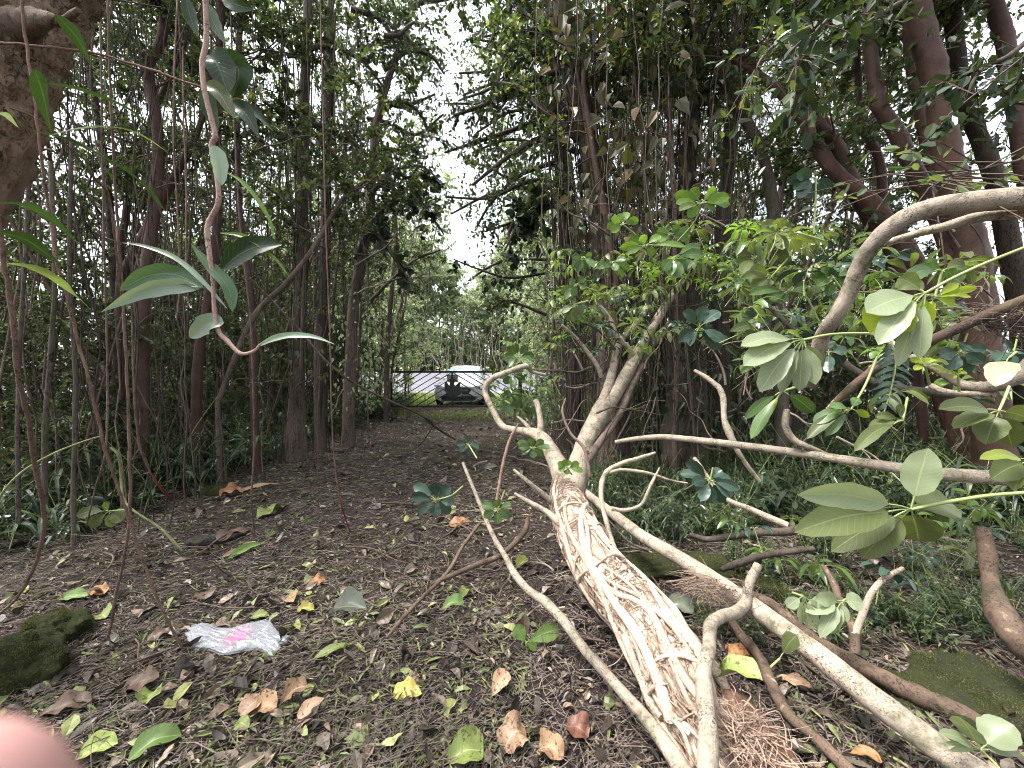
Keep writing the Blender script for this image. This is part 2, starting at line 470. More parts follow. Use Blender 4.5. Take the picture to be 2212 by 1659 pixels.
def road_mat():
    m, nt, N, Lk = new_mat("asphalt")
    co = mapped(nt)
    b = noise_tex(nt, co, 60, 5, 0.8)
    a = noise_tex(nt, mapped(nt, (0.25, 1.6, 1)), 1.2, 4, 0.6)
    c = ramp(nt, [(0.3, (0.085, 0.083, 0.10)), (0.7, (0.14, 0.138, 0.165))], b)
    c = mixc(nt, 1.0, c, ramp(nt, [(0.35, (0.8, 0.8, 0.82)), (0.65, (1.2, 1.2, 1.2))], a), 'MULTIPLY')
    fin(nt, c, 0.75, b, 0.4, 0.01, 0.4)
    return m
mb = MB()
rx = np.linspace(-90, 90, 61); ry = np.array([20.9, 24, 27, 30, 31.9])
X, Y = np.meshgrid(rx, ry)
i = np.arange(len(ry) - 1)[:, None] * len(rx); j = np.arange(len(rx) - 1)[None]
mb.add(np.stack([X, Y, gh(X, Y) + 0.006], -1).reshape(-1, 3), np.stack([i + j, i + j + 1, i + len(rx) + j + 1, i + len(rx) + j], -1).reshape(-1, 4))
tag(mb.build("road", road_mat()), "pale grey asphalt road crossing behind the gate", kind="structure")
mb = MB()
for y0, y1 in ((21.25, 21.37), (31.3, 31.42)):
    X, Y = np.meshgrid(rx, [y0, y1])
    j = np.arange(len(rx) - 1)
    mb.add(np.stack([X, Y, gh(X, Y) + 0.012], -1).reshape(-1, 3), np.stack([j, j + 1, j + 1 + len(rx), j + len(rx)], -1))
tag(mb.build("road_marking", simple("road_paint", (0.62, 0.62, 0.60), 0.6)), "worn white edge lines of the road", kind="structure")

# ------------------------------------------------------------ trees
def grow(seed, H, r0, crown0, nb, blen, ntw, nlf, lsz, lw, leafm, barkm, lean=0.3, wob=0.18, updir=0.55, droopy=0.2, shape=(0.30, 0.72), low=0):
    """trunk with limbs as one mesh, twigs and leaves as the crown mesh"""
    r = np.random.default_rng(seed)
    k = 13
    z = np.linspace(-0.15, H, k)
    ph = r.uniform(0, 6.28, 4)
    lx, ly = r.normal(0, lean, 2)
    tt = np.clip(z / H, 0, 1)
    px = lx * tt ** 1.3 * H * 0.25 + wob * (np.sin(tt * 5 + ph[0]) - np.sin(ph[0])) + wob * 0.4 * np.sin(tt * 13 + ph[1]) * tt
    py = ly * tt ** 1.3 * H * 0.25 + wob * (np.sin(tt * 4 + ph[2]) - np.sin(ph[2])) + wob * 0.4 * np.sin(tt * 11 + ph[3]) * tt
    P = smooth_path(np.stack([px, py, z], 1), 3)
    R = r0 * (1 - 0.78 * np.linspace(0, 1, len(P)) ** 0.9)
    R[:3] *= np.array([1.5, 1.22, 1.08])
    T, C = MB(), MB()
    tube(T, P, R, 9 if r0 > 0.04 else 6, 0, 0.10, seed=seed)
    LP, LD, LN = [], [], []
    hs = np.sort(np.concatenate([r.uniform(crown0, 0.98, nb), r.uniform(0.03, crown0, low)]))
    for h in hs:
        q = h * (len(P) - 1)
        a = int(q); b0 = P[a] + (P[min(a + 1, len(P) - 1)] - P[a]) * (q - a)
        az = r.uniform(0, 6.28)
        L = blen * r.uniform(0.55, 1.15) * (1.15 - 0.6 * max(0, h - crown0))
        if h < crown0: L *= 0.45
        up = updir + r.normal(0, 0.25)
        d = np.array([math.cos(az), math.sin(az), up]); d = unit(d)
        kk = 6
        pts = [b0]
        cur = d.copy()
        for s in range(kk - 1):
            cur = unit(cur + r.normal(0, 0.20, 3) + np.array([0, 0, 0.02 - droopy * 0.12 * s]))
            pts.append(pts[-1] + cur * L / (kk - 1))
        pts = np.array(pts)
        rb = max(0.005, R[min(a, len(R) - 1)] * r.uniform(0.25, 0.5))
        tube(T, pts, np.linspace(rb, 0.004, kk), 5, 0, 0.05, cap=False, seed=seed)
        for w in range(ntw if h >= crown0 else max(2, ntw // 2)):
            s = r.uniform(0.2, 1.0) * (kk - 1); ia = min(int(s), kk - 2)
            t0 = pts[ia] + (pts[ia + 1] - pts[ia]) * (s - ia)
            dd = unit(cur * 0.5 + r.normal(0, 0.75, 3) + np.array([0, 0, 0.1]))
            tl = r.uniform(0.3, 0.75) * min(1.0, blen / 1.5)
            tp = np.array([t0, t0 + dd * tl * 0.5 + r.normal(0, 0.03, 3), t0 + dd * tl + np.array([0, 0, -droopy * tl * 0.5]) + r.normal(0, 0.04, 3)])
            tube(C, tp, [0.0045, 0.0035, 0.002], 3, 0, cap=False)
            m = nlf
            f = r.uniform(0.1, 1.05, m)[:, None]
            base = np.where(f < 0.5, tp[0] + (tp[1] - tp[0]) * f * 2, tp[1] + (tp[2] - tp[1]) * (f * 2 - 1))
            D = dd * 0.5 + r.normal(0, 0.7, (m, 3)) + np.array([0, 0, -0.25 - droopy])
            LP.append(base); LD.append(D); LN.append(r.normal(0, 0.55, (m, 3)) + np.array([0, 0, 1.0]))
    LP, LD, LN = np.vstack(LP), np.vstack(LD), np.vstack(LN)
    n = len(LP)
    L = lsz * r.uniform(0.6, 1.3, n)
    leaves(C, LP, LD, LN, L, L * lw * r.uniform(0.8, 1.2, n), 1, lo=shape[0], hi=shape[1])
    nm = "t%d" % seed
    return T.mesh(nm + "_trunk", M_[barkm]), C.mesh(nm + "_crown", [M_['twig'], M_[leafm]], smooth=False)

TALL = [grow(11, 11.0, 0.055, 0.28, 17, 2.0, 8, 46, 0.056, 0.50, 'leaf_dark', 'grey_bark', low=6),
        grow(12, 9.5, 0.060, 0.25, 16, 1.8, 8, 46, 0.054, 0.55, 'leaf_mid', 'red_bark', lean=0.7, wob=0.25, low=7),
        grow(13, 12.0, 0.065, 0.30, 18, 2.1, 8, 44, 0.060, 0.45, 'leaf_dark', 'paper_bark', low=5),
        grow(14, 10.0, 0.055, 0.22, 17, 1.7, 8, 46, 0.052, 0.50, 'leaf_dark', 'red_bark', lean=1.0, wob=0.3, low=7),
        grow(15, 11.5, 0.055, 0.30, 16, 2.2, 8, 42, 0.065, 0.50, 'leaf_mid', 'grey_bark', lean=0.6, low=6),
        grow(16, 10.5, 0.055, 0.35, 15, 2.0, 8, 24, 0.085, 0.70, 'leaf_round', 'grey_bark', lean=0.5, shape=(0.38, 0.80), low=2),
        grow(17, 13.0, 0.065, 0.35, 17, 1.8, 8, 40, 0.080, 0.14, 'leaf_dark', 'paper_bark', lean=0.3, droopy=0.5, low=2)]
SAP = [grow(31, 5.5, 0.016, 0.15, 12, 0.8, 5, 13, 0.065, 0.45, 'leaf_mid', 'grey_bark', lean=0.5, wob=0.12),
       grow(32, 7.0, 0.020, 0.20, 13, 0.9, 5, 13, 0.060, 0.50, 'leaf_dark', 'red_bark', lean=0.7, wob=0.18),
       grow(33, 4.0, 0.012, 0.10, 11, 0.6, 5, 13, 0.070, 0.42, 'leaf_mid', 'vine_bark', lean=0.5, wob=0.10),
       grow(34, 6.0, 0.014, 0.35, 9, 0.8, 4, 12, 0.060, 0.50, 'leaf_dark', 'vine_bark', lean=0.8, wob=0.22),
       grow(35, 8.0, 0.024, 0.15, 15, 0.8, 5, 13, 0.075, 0.40, 'leaf_mid', 'dark_bark', lean=0.6, wob=0.15)]
STEM = [grow(41 + q, 6.5 + q, 0.009 + 0.002 * q, 0.55, 5, 0.6, 3, 10, 0.06, 0.5, 'leaf_dark', ['vine_bark', 'grey_bark', 'red_bark'][q % 3], lean=0.5, wob=0.15) for q in range(4)]
BUSH = [grow(51, 2.6, 0.014, 0.08, 18, 0.7, 6, 18, 0.065, 0.45, 'leaf_mid', 'vine_bark', wob=0.1), grow(52, 1.9, 0.010, 0.05, 16, 0.6, 6, 18, 0.07, 0.42, 'leaf_dark', 'grey_bark', wob=0.1), grow(53, 3.2, 0.016, 0.10, 20, 0.7, 6, 18, 0.06, 0.5, 'leaf_dark', 'vine_bark', wob=0.15)]

def plant_tree(pair, x, y, s, rot, name, label, cat, group, z=None):
    tr, cr = pair
    e = link(name, None)
    e.empty_display_size = 0.2
    e.location = (x, y, float(gh(x, y)) if z is None else z)
    e.rotation_euler = (0, 0, rot)
    e.scale = (s, s, s)
    link("trunk", tr, e); link("crown", cr, e)
    return tag(e, label, cat, group)

def in_view(x, y, m=250):
    return y > 0.3 and -m < 1106 + FPX * x / y < 2212 + m

def right_edge(y):
    return float(np.interp(y, [0, 2.4, 4.0, 4.8, 5.4, 6.0, 7.5, 11.5, 14.5], [5.4, 4.9, 5.0, 5.0, 4.0, 3.0, 1.9, 0.75, 0.9]))

def scatter(n, side, dmin, y0, y1, depth, rg, taken, off=0.0):
    out = []
    for _ in range(6000):
        if len(out) >= n: break
        y = rg.uniform(y0, y1); dd = rg.uniform(0, 1) ** 1.15 * depth + off
        x = (-4.35 - dd) if side < 0 else (right_edge(y) + 0.15 + dd)
        if not in_view(x, y): continue
        if side > 0 and y < 6.2 and x / y > .55: continue
        if any((x - a) ** 2 + (y - b) ** 2 < dmin ** 2 for a, b in taken): continue
        taken.append((x, y)); out.append((x, y))
    return out

rg = np.random.default_rng(21)
TALL_TXT = ["straight grey-barked tree with small dark leaves", "leaning reddish tree with mid green leaves", "pale-barked tree with narrow dark leaves",
            "crooked red-barked tree with dense dark leaves", "grey tree with broad drooping green leaves", "grey tree with round leathery dark leaves", "tall pale tree with hanging needle-thin leaves"]
def zone(x, y):
    a = "left" if x < 0 else "right"
    d = abs(x + 4.35) if x < 0 else x - right_edge(y)
    b = "thicket edge" if d < 1.3 else ("thicket" if d < 4 else "thicket depths")
    c = "near the camera" if y < 4.5 else ("halfway to the gate" if y < 9 else "close to the gate")
    return a, b, c

def placed(pairs, texts, spots, name, cat, sc, rg):
    for (x, y) in spots:
        q = int(rg.integers(len(pairs)))
        a, b, c = zone(x, y)
        lab = "%s, %s %s %s" % (texts[q], a, b, c)
        plant_tree(pairs[q], x, y, rg.uniform(*sc), rg.uniform(0, 6.28), name, lab, cat, lab)
taken_t = []
placed(TALL, TALL_TXT, scatter(46, -1, 0.75, 2.6, 15.0, 8.5, rg, taken_t), "forest_tree", "tree", (0.85, 1.15), rg)
placed(TALL, TALL_TXT, scatter(40, 1, 0.75, 3.2, 15.0, 7.5, rg, taken_t, 0.3), "forest_tree", "tree", (0.85, 1.15), rg)
SAP_TXT = ["slender grey sapling with sparse small leaves", "thin red-stemmed sapling leaning over", "low sapling with narrow leaves", "bare wiry sapling with a leafy top", "dark-stemmed leafy young tree"]
placed(SAP, SAP_TXT, scatter(75, -1, 0.33, 2.8, 15.0, 8.0, rg, taken_t, -0.15), "sapling", "sapling", (0.7, 1.15), rg)
placed(SAP, SAP_TXT, scatter(62, 1, 0.33, 3.6, 15.0, 7.0, rg, taken_t, 0.1), "sapling", "sapling", (0.7, 1.15), rg)
BUSH_TXT = ["head-high leafy bush", "chest-high dark bush", "tall narrow leafy bush"]
placed(BUSH, BUSH_TXT, scatter(85, -1, 0.30, 2.8, 15.5, 7.5, rg, taken_t, 0.25), "bush", "bush", (0.7, 1.1), rg)
placed(BUSH, BUSH_TXT, scatter(80, 1, 0.30, 3.4, 15.5, 7.0, rg, taken_t, 0.35), "bush", "bush", (0.7, 1.1), rg)
STEM_TXT = ["hair-thin brown stem", "thin grey upright stem", "thin reddish stem", "pencil-thick brown stem"]
placed(STEM, STEM_TXT, scatter(80, -1, 0.16, 2.9, 15.0, 5.5, rg, taken_t, -0.1), "thin_stem", "stem", (0.6, 1.1), rg)
placed(STEM, STEM_TXT, scatter(60, 1, 0.16, 3.8, 15.0, 5.5, rg, taken_t, 0.1), "thin_stem", "stem", (0.6, 1.1), rg)

# ------------------------------------------------------------ thin hanging lianas
def liana_mesh(seed):
    r = np.random.default_rng(seed); z = np.linspace(0, 9, 30); w = np.cumsum(r.normal(0, .035, (30, 2)), 0); w -= w[:1]
    P = smooth_path(np.c_[w, z], 2); m = MB(); tube(m, P, r.uniform(.004, .0065) * (1 + .15 * np.sin(np.arange(len(P)))), 5, 0, .12, cap=False, seed=seed)
    return m.mesh("liana%d" % seed, M_[['vine_bark', 'dark_bark', 'grey_bark', 'dark_bark', 'dark_bark'][seed % 5]])
LI = [liana_mesh(q) for q in range(10)]
def hang(n, u0, u1, y0, y1, lab, rg):
    for k in range(n):
        y = rg.uniform(y0, y1); x = (rg.uniform(u0, u1) - 1106) / FPX * y
        o = link("hanging_liana", LI[int(rg.integers(10))]); o.location = (x, y, float(gh(x, y)) - .05); o.rotation_euler = (rg.normal(0, .025), rg.normal(0, .025), rg.uniform(0, 6.28)); s = rg.uniform(.8, 1.35); o.scale = (s, s, 1.1)
        tag(o, lab, "liana", lab)
rg = np.random.default_rng(8)
hang(60, 1190, 1400, 4.8, 7.0, "thin cord-like liana hanging around the vine-wrapped trunk", rg)
hang(55, 1400, 1640, 4.4, 6.5, "thin cord-like liana hanging around the massive dark trunk", rg)
hang(46, 60, 480, 3.3, 6.0, "thin liana hanging in the left thicket behind the climbing plant", rg)
hang(30, 480, 800, 5.0, 8.5, "thin liana hanging among the shaggy trunks", rg)

# ------------------------------------------------------------ sunlit trees across the road
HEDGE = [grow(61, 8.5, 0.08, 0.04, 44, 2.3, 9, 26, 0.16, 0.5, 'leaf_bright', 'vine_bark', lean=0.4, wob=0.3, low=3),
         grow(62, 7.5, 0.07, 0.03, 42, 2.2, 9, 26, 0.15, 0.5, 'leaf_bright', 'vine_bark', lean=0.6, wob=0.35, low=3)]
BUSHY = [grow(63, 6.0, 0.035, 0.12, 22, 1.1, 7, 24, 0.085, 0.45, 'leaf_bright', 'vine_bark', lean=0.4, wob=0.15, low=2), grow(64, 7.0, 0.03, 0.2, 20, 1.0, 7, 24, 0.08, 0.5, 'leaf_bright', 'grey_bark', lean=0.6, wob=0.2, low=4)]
rg = np.random.default_rng(5)
HL = ["bright green bushy tree along the far side of the road", "sunlit tree in the second row across the road", "tall tree at the back of the belt across the road"]
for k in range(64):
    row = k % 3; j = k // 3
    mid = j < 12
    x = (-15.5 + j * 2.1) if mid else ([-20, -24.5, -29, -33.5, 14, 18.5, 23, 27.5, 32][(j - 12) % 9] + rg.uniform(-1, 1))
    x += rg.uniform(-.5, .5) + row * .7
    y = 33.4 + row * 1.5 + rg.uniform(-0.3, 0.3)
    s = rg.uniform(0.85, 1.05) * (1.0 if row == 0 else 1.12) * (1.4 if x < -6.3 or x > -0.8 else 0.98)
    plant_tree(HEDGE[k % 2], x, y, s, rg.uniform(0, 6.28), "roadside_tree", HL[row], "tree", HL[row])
PS = MB(); rs = np.random.default_rng(12); zz = np.linspace(0, 6, 9)
tube(PS, smooth_path(np.c_[np.cumsum(rs.normal(0, .12, (9, 2)), 0), zz], 2), np.linspace(.045, .02, 17), 6, 0, .1)
PSM = PS.mesh("hedge_stem", M_['pale_bark'])
for k in range(70):
    x = -14 + 17 * k / 70 + rg.uniform(-.3, .3)
    o = link("hedge_stem", PSM); o.location = (x, rg.uniform(32.1, 32.9), 1.0); o.rotation_euler = (0, rg.normal(0, .16), rg.uniform(0, 6.28)); s = rg.uniform(.5, 1.0); o.scale = (s, s, s)
    tag(o, "pale bare stem standing in front of the trees across the road", "stem", "pale stems in front of the trees across the road")
# a few young bright trees just past the gate on the left, and unseen trees added around the camera to block sky light
for k, (x, y, z_) in enumerate([(-4.9, 14.3, 1.0), (-4.3, 15.6, 1.2), (-5.6, 15.8, 1.5), (-5.9, 13.4, 1.1), (-6.9, 15.2, 1.4), (-4.9, 17.2, 1.5), (1.6, 15.6, 1.4), (2.4, 17.0, 1.6), (-7.9, 16.6, 1.6), (-6.3, 18.0, 1.7), (1.2, 18.2, 1.5), (3.4, 15.4, 1.3), (-5.3, 19.6, 1.6), (0.9, 20.2, 1.3)]):
    plant_tree(BUSHY[k % 2], x, y, z_, k * 1.3, "sunlit_tree", "slim sunlit tree with light green leaves just beyond the gate", "tree", "slim sunlit trees just beyond the gate")
for k in range(26):
    x = rg.uniform(-9, 9); y = rg.uniform(-8, -2.4) if k < 16 else rg.uniform(-2, 1.2)
    if k >= 16: x = (4.6 if k % 2 else -4.8) + rg.uniform(-1, 1)
    plant_tree(TALL[k % 7], x, y, rg.uniform(.85, 1.1), rg.uniform(0, 6.28), "forest_tree", "unseen tree added around the photographer to block sky light", "tree", "unseen trees added to block sky light")
# ------------------------------------------------------------ undergrowth
def blade_plant(seed, n, h, L, W, mats=('green_stem', 'grass_leaf'), spread=0.10, lfper=7, lean=0.35):
    """broad-bladed forest grass: jointed stems with arching lance leaves"""
    r = np.random.default_rng(seed)
    S, Lf = MB(), MB()
    LP, LD, LN = [], [], []
    for s in range(n):
        az = r.uniform(0, 6.28); b = np.array([r.normal(0, spread), r.normal(0, spread), -0.02])
        hh = h * r.uniform(0.55, 1.15)
        d = np.array([math.cos(az) * lean, math.sin(az) * lean, 1.0])
        t = np.linspace(0, 1, 6)[:, None]
        P = b + d * hh * t + np.array([math.cos(az), math.sin(az), -0.6]) * hh * 0.25 * t ** 2.4
        tube(S, P, np.linspace(0.004, 0.0015, 6), 4, 0, cap=False)
        m = lfper
        f = r.uniform(0.15, 1.0, m)
        base = np.stack([np.interp(f, t[:, 0], P[:, k]) for k in range(3)], 1)
        a2 = r.uniform(0, 6.28, m)
        LP.append(base); LD.append(np.stack([np.cos(a2), np.sin(a2), r.uniform(0.0, 0.7, m)], 1)); LN.append(np.tile([0, 0, 1.0], (m, 1)) + r.normal(0, 0.25, (m, 3)))
    LP, LD, LN = map(np.vstack, (LP, LD, LN))
    k = len(LP)
    LL = L * r.uniform(0.55, 1.25, k)
    # two segments per leaf so that the blade arches over
    D = unit(LD); Sd = unit(np.cross(D, LN)); Nn = np.cross(Sd, D)
    ww = W * r.uniform(0.7, 1.2, k)[:, None] * 0.5
    ts = [0, .22, .5, .78, 1.0]; wd = [0.25, 0.95, 1.0, 0.6, 0.02]
    rows = []
    for t, w in zip(ts, wd):
        c = LP + D * LL[:, None] * (t - 0.12 * t * t) + np.array([0, 0, -1.0]) * LL[:, None] * 0.75 * t ** 2.2
        rows += [c - Sd * ww * w + Nn * ww * 0.3 * w, c, c + Sd * ww * w + Nn * ww * 0.3 * w]
    V = np.stack(rows, 1).reshape(-1, 3)
    fs = []
    for q in range(4):
        for e in range(2):
            a = q * 3 + e
            fs.append([a, a + 1, a + 4, a + 3])
    F = (np.arange(k)[:, None, None] * 15 + np.array(fs)[None]).reshape(-1, 4)
    uv = np.tile(np.array([[u, t] for t in ts for u in (0, .5, 1)]), (k, 1))
    Lf.add(V, F, 0, uv)
    return S.mesh("bp%d_s" % seed, M_[mats[0]]), Lf.mesh("bp%d_l" % seed, M_[mats[1]], smooth=False)

def shrublet(seed, n, h, L, lw, leafm='leaf_mid'):
    """knee-high broadleaf seedling cluster"""
    r = np.random.default_rng(seed)
    S, Lf = MB(), MB()
    for s in range(n):
        az = r.uniform(0, 6.28); b = np.array([r.normal(0, .12), r.normal(0, .12), -0.02]); hh = h * r.uniform(.5, 1.1)
        P = smooth_path([b, b + [math.cos(az) * hh * .15, math.sin(az) * hh * .15, hh * .5], b + [math.cos(az) * hh * .45, math.sin(az) * hh * .45, hh]], 4)
        tube(S, P, np.linspace(.004, .0018, len(P)), 4, 0, cap=False)
        m = 16
        f = r.uniform(.15, 1, m) * (len(P) - 1)
        base = P[f.astype(int)]
        a2 = r.uniform(0, 6.28, m)
        leaves(Lf, base + np.stack([np.cos(a2), np.sin(a2), 0 * a2], 1) * .02, np.stack([np.cos(a2), np.sin(a2), r.normal(.1, .3, m)], 1), r.normal(0, .3, (m, 3)) + [0, 0, 1], L * r.uniform(.6, 1.2, m), L * lw * r.uniform(.8, 1.2, m), 0, droop=.25)
    return S.mesh("sh%d_s" % seed, M_['green_stem']), Lf.mesh("sh%d_l" % seed, M_[leafm], smooth=False)

BLADES = [blade_plant(101 + q, [8, 9, 7, 12][q], [0.45, 0.62, 0.85, 0.38][q], [0.22, 0.28, 0.32, 0.18][q], [0.024, 0.034, 0.040, 0.018][q], lfper=8, spread=.14) for q in range(4)]
SHRUB = [shrublet(111 + q, [8, 10, 7][q], [0.45, 0.65, 0.9][q], [0.075, 0.09, 0.06][q], [0.5, 0.45, 0.55][q], ['leaf_mid', 'grass_leaf', 'leaf_dark'][q]) for q in range(3)]

def put_plant(pair, x, y, s, rot, name, label, cat, group, parts=("stem", "foliage"), z=None, tilt=(0, 0)):
    e = link(name, None); e.empty_display_size = 0.1
    e.location = (x, y, float(gh(x, y)) if z is None else z); e.rotation_euler = (tilt[0], tilt[1], rot); e.scale = (s, s, s)
    link(parts[0], pair[0], e); link(parts[1], pair[1], e)
    return tag(e, label, cat, group)

rg = np.random.default_rng(77)
def band(n, side, y0, y1, depth, dmin, off, taken):
    out = []
    for _ in range(8000):
        if len(out) >= n: break
        y = rg.uniform(0, 1) ** 1.25 * (y1 - y0) + y0
        dd = rg.uniform(0, 1) ** 1.6 * depth + off
        x = (-3.95 - dd) if side < 0 else right_edge(y) - 0.35 + dd
        if not in_view(x, y, 120): continue
        if any((x - a) ** 2 + (y - b) ** 2 < dmin ** 2 for a, b in taken): continue
        taken.append((x, y)); out.append((x, y))
    return out
BT = ["low tuft of arching grass blades", "broad-bladed forest grass clump", "tall loose clump of wide grass blades", "short dense grass tuft"]
ST = ["knee-high leafy seedlings", "bushy green undergrowth plant", "waist-high shrub with small dark leaves"]
tk = []
for side, nb_, ns_ in ((-1, 125, 110), (1, 130, 90)):
    for kind, n in ((0, nb_), (1, ns_)):
        for (x, y) in band(n, side, 3.0, 14.8, 3.4 if side < 0 else 3.2, 0.17, 0.0, tk):
            sd_ = "left" if side < 0 else "right"
            c = "near the camera" if y < 5 else ("halfway to the gate" if y < 9 else "close to the gate")
            if kind == 0:
                q = int(rg.integers(4)); lab = "%s in the %s undergrowth %s" % (BT[q], sd_, c)
                put_plant(BLADES[q], x, y, rg.uniform(0.7, 1.25), rg.uniform(0, 6.28), "forest_grass", lab, "grass clump", lab)
            else:
                q = int(rg.integers(3)); lab = "%s in the %s undergrowth %s" % (ST[q], sd_, c)
                put_plant(SHRUB[q], x, y, rg.uniform(0.7, 1.3), rg.uniform(0, 6.28), "undergrowth_shrub", lab, "shrub", lab)

for k in range(95):                                   # shaded bank on the right, between and behind the fallen branches
    p = gp(rg.uniform(1310, 2240), rg.uniform(925, 1150)); x, y = p[0], p[1]
    if y > 8 or (x < right_edge(y) - 2.6 + .0) or (abs(x - 1.0) < .5 and y < 4): continue
    q = int(rg.integers(4)); lab = "%s among the fallen branches on the right bank" % BT[q]
    put_plant(BLADES[q], x, y, rg.uniform(0.45, 0.95), rg.uniform(0, 6.28), "forest_grass", lab, "grass clump", lab)
for k in range(60):
    p = gp(rg.uniform(1480, 2240), rg.uniform(1120, 1400)); x, y = p[0], p[1]
    q = int(rg.integers(3)); lab = "%s among the logs at the lower right" % ["sprig of small green leaves", "sprig of narrow leaves", "sprig of dark leaves"][q]
    put_plant(SHRUB[q], x, y, rg.uniform(0.25, 0.5), rg.uniform(0, 6.28), "leaf_sprig", lab, "sprig", lab)

for k in range(95):
    p = gp(rg.uniform(1285, 1640), rg.uniform(935, 1165)); x, y = p[0], p[1]
    q = int(rg.integers(7)); lab = "%s close behind the long smooth log" % ["tuft of dark grass blades", "dark leafy seedlings"][q > 3]
    if q <= 3: put_plant(BLADES[q], x, y, rg.uniform(0.35, 0.75), rg.uniform(0, 6.28), "forest_grass", lab, "grass clump", lab)
    else: put_plant(SHRUB[q - 4], x, y, rg.uniform(0.35, 0.75), rg.uniform(0, 6.28), "undergrowth_shrub", lab, "shrub", lab)
for k in range(75):
    u = rg.uniform(1340, 2230); p = gp(u, rg.uniform(905, 1090) if u < 1600 else rg.uniform(930, 1150)); x, y = p[0], p[1]
    if y > 8: continue
    q = int(rg.integers(3)); lab = "%s on the shaded right bank" % ["clump of leafy seedlings", "bushy dark green shrub", "shrub with narrow dark leaves"][q]
    put_plant(SHRUB[q], x, y, rg.uniform(0.6, 1.15), rg.uniform(0, 6.28), "undergrowth_shrub", lab, "shrub", lab)
for k in range(40):
    p = gp(rg.uniform(1360, 2220), rg.uniform(870, 1000)); x, y = p[0], p[1]
    if y > 9: continue
    q = int(rg.integers(3)); lab = "%s behind the long horizontal branch" % BUSH_TXT[q]
    plant_tree(BUSH[q], x, y, rg.uniform(.35, .75), rg.uniform(0, 6.28), "bush", lab, "bush", lab)

# bright grass around the gate and along the verge
def grass_field(pts, h, w, seed, lean=0.5):
    r = np.random.default_rng(seed)
    n = len(pts); b = np.asarray(pts, float)
    az = r.uniform(0, 6.28, n); hh = h * r.uniform(.4, 1.2, n)[:, None]
    d = np.stack([np.cos(az), np.sin(az), 0 * az], 1); s = np.stack([-np.sin(az), np.cos(az), 0 * az], 1)
    up = np.array([0, 0, 1.0])
    l = lean * r.uniform(.2, 1.6, n)[:, None]
    ww = w * r.uniform(.6, 1.3, n)[:, None]
    v = [b - s * ww, b + s * ww, b + up * hh * .6 + d * hh * l * .3 - s * ww * .8, b + up * hh * .6 + d * hh * l * .3 + s * ww * .8, b + up * hh * .95 + d * hh * l]
    V = np.stack(v, 1).reshape(-1, 3); q = np.arange(n)[:, None] * 5
    m = MB(); m.add(V, q + np.array([[0, 1, 3, 2]])); m.n -= 0
    m.f.append((q + np.array([[2, 3, 4]]))); m.m.append(np.zeros(n, int))
    return m
r = np.random.default_rng(9)
n = 15000
x = r.uniform(-16, 9, n); y = 11.8 + r.uniform(0, 1, n) ** 1.0 * 8.8
keep = ~((x > -3.1) & (x < 0.4)) & ~((x < -4.2) & (y < 14.0)) & ~((x > 0.8) & (y < 14.0))
x, y = x[keep], y[keep]
tag(grass_field(np.stack([x, y, gh(x, y)], 1), 0.30, 0.007, 3).build("verge_grass", M_['lawn'], smooth=False), "bright sunlit grass behind the gate on both sides of the car", kind="stuff")
n = 1500
x = r.normal(-1.6, 1.1, n); y = r.uniform(10.7, 12.6, n)
tag(grass_field(np.stack([x, y, gh(x, y)], 1), 0.09, 0.006, 4, 1.0).build("gate_grass", M_['lawn'], smooth=False), "low bright grass growing on the ground under the gate", kind="stuff")

# ------------------------------------------------------------ leaf litter and twigs
def path_points(n, r, pw=1.0):
    """denser towards the camera, as screen space asks, over path and banks"""
    yy = 0.95 * (15.0 / 0.95) ** (r.uniform(0, 1, n) ** pw)
    lo = np.where(yy < 3, -1.55 * yy - 0.3, -4.9); lo = np.maximum(lo, -4.9)
    hi = np.minimum(1.55 * yy + 0.3, np.interp(yy, [0, 2.4, 4.0, 5.4, 7.5, 11.5, 15], [6, 6, 6, 5, 3, 2.0, 1.6]))
    xx = lo + (hi - lo) * r.uniform(0, 1, n)
    return xx, yy
def litter(n, Lr, lw, mat, seed, fold=0.3, flat=0.35, lift=0.012, droop=0.15, shape=(0.3, 0.72), mask=None):
    r = np.random.default_rng(seed)
    x, y = path_points(n, r)
    if mask is not None:
        k = mask(x, y, r); x, y = x[k], y[k]
    n = len(x)
    az = r.uniform(0, 6.28, n)
    D = np.stack([np.cos(az), np.sin(az), r.normal(0, flat * 0.6, n)], 1)
    N = r.normal(0, flat, (n, 3)) + [0, 0, 1.0]
    L = r.uniform(*Lr, n) * (1 + 0.035 * y)
    P = np.stack([x, y, gh(x, y) + r.uniform(0.002, lift, n)], 1)
    m = MB()
    if Lr[1] > .095: leaves_hi(m, P, D, N, L, L * lw * r.uniform(0.6, 1.3, n), 0, seed=seed)
    else: leaves(m, P, D, N, L, L * lw * r.uniform(0.7, 1.3, n), 0, fold, droop, *shape)
    return m.mesh("litter%d" % seed, M_[mat], smooth=False)
def greenish(x, y, r):
    f = noise_field(x, y)
    return r.uniform(0, 1, len(x)) < np.clip(0.55 + f + 0.40 * (x < 0.1) - .45 * ((x > .1) & (y < 3)), 0.04, 1)
def noise_field(x, y):
    return 0.5 * np.sin(1.9 * x + 1) * np.sin(1.3 * y + 2) + 0.35 * np.sin(3.7 * x - 2.2 * y)
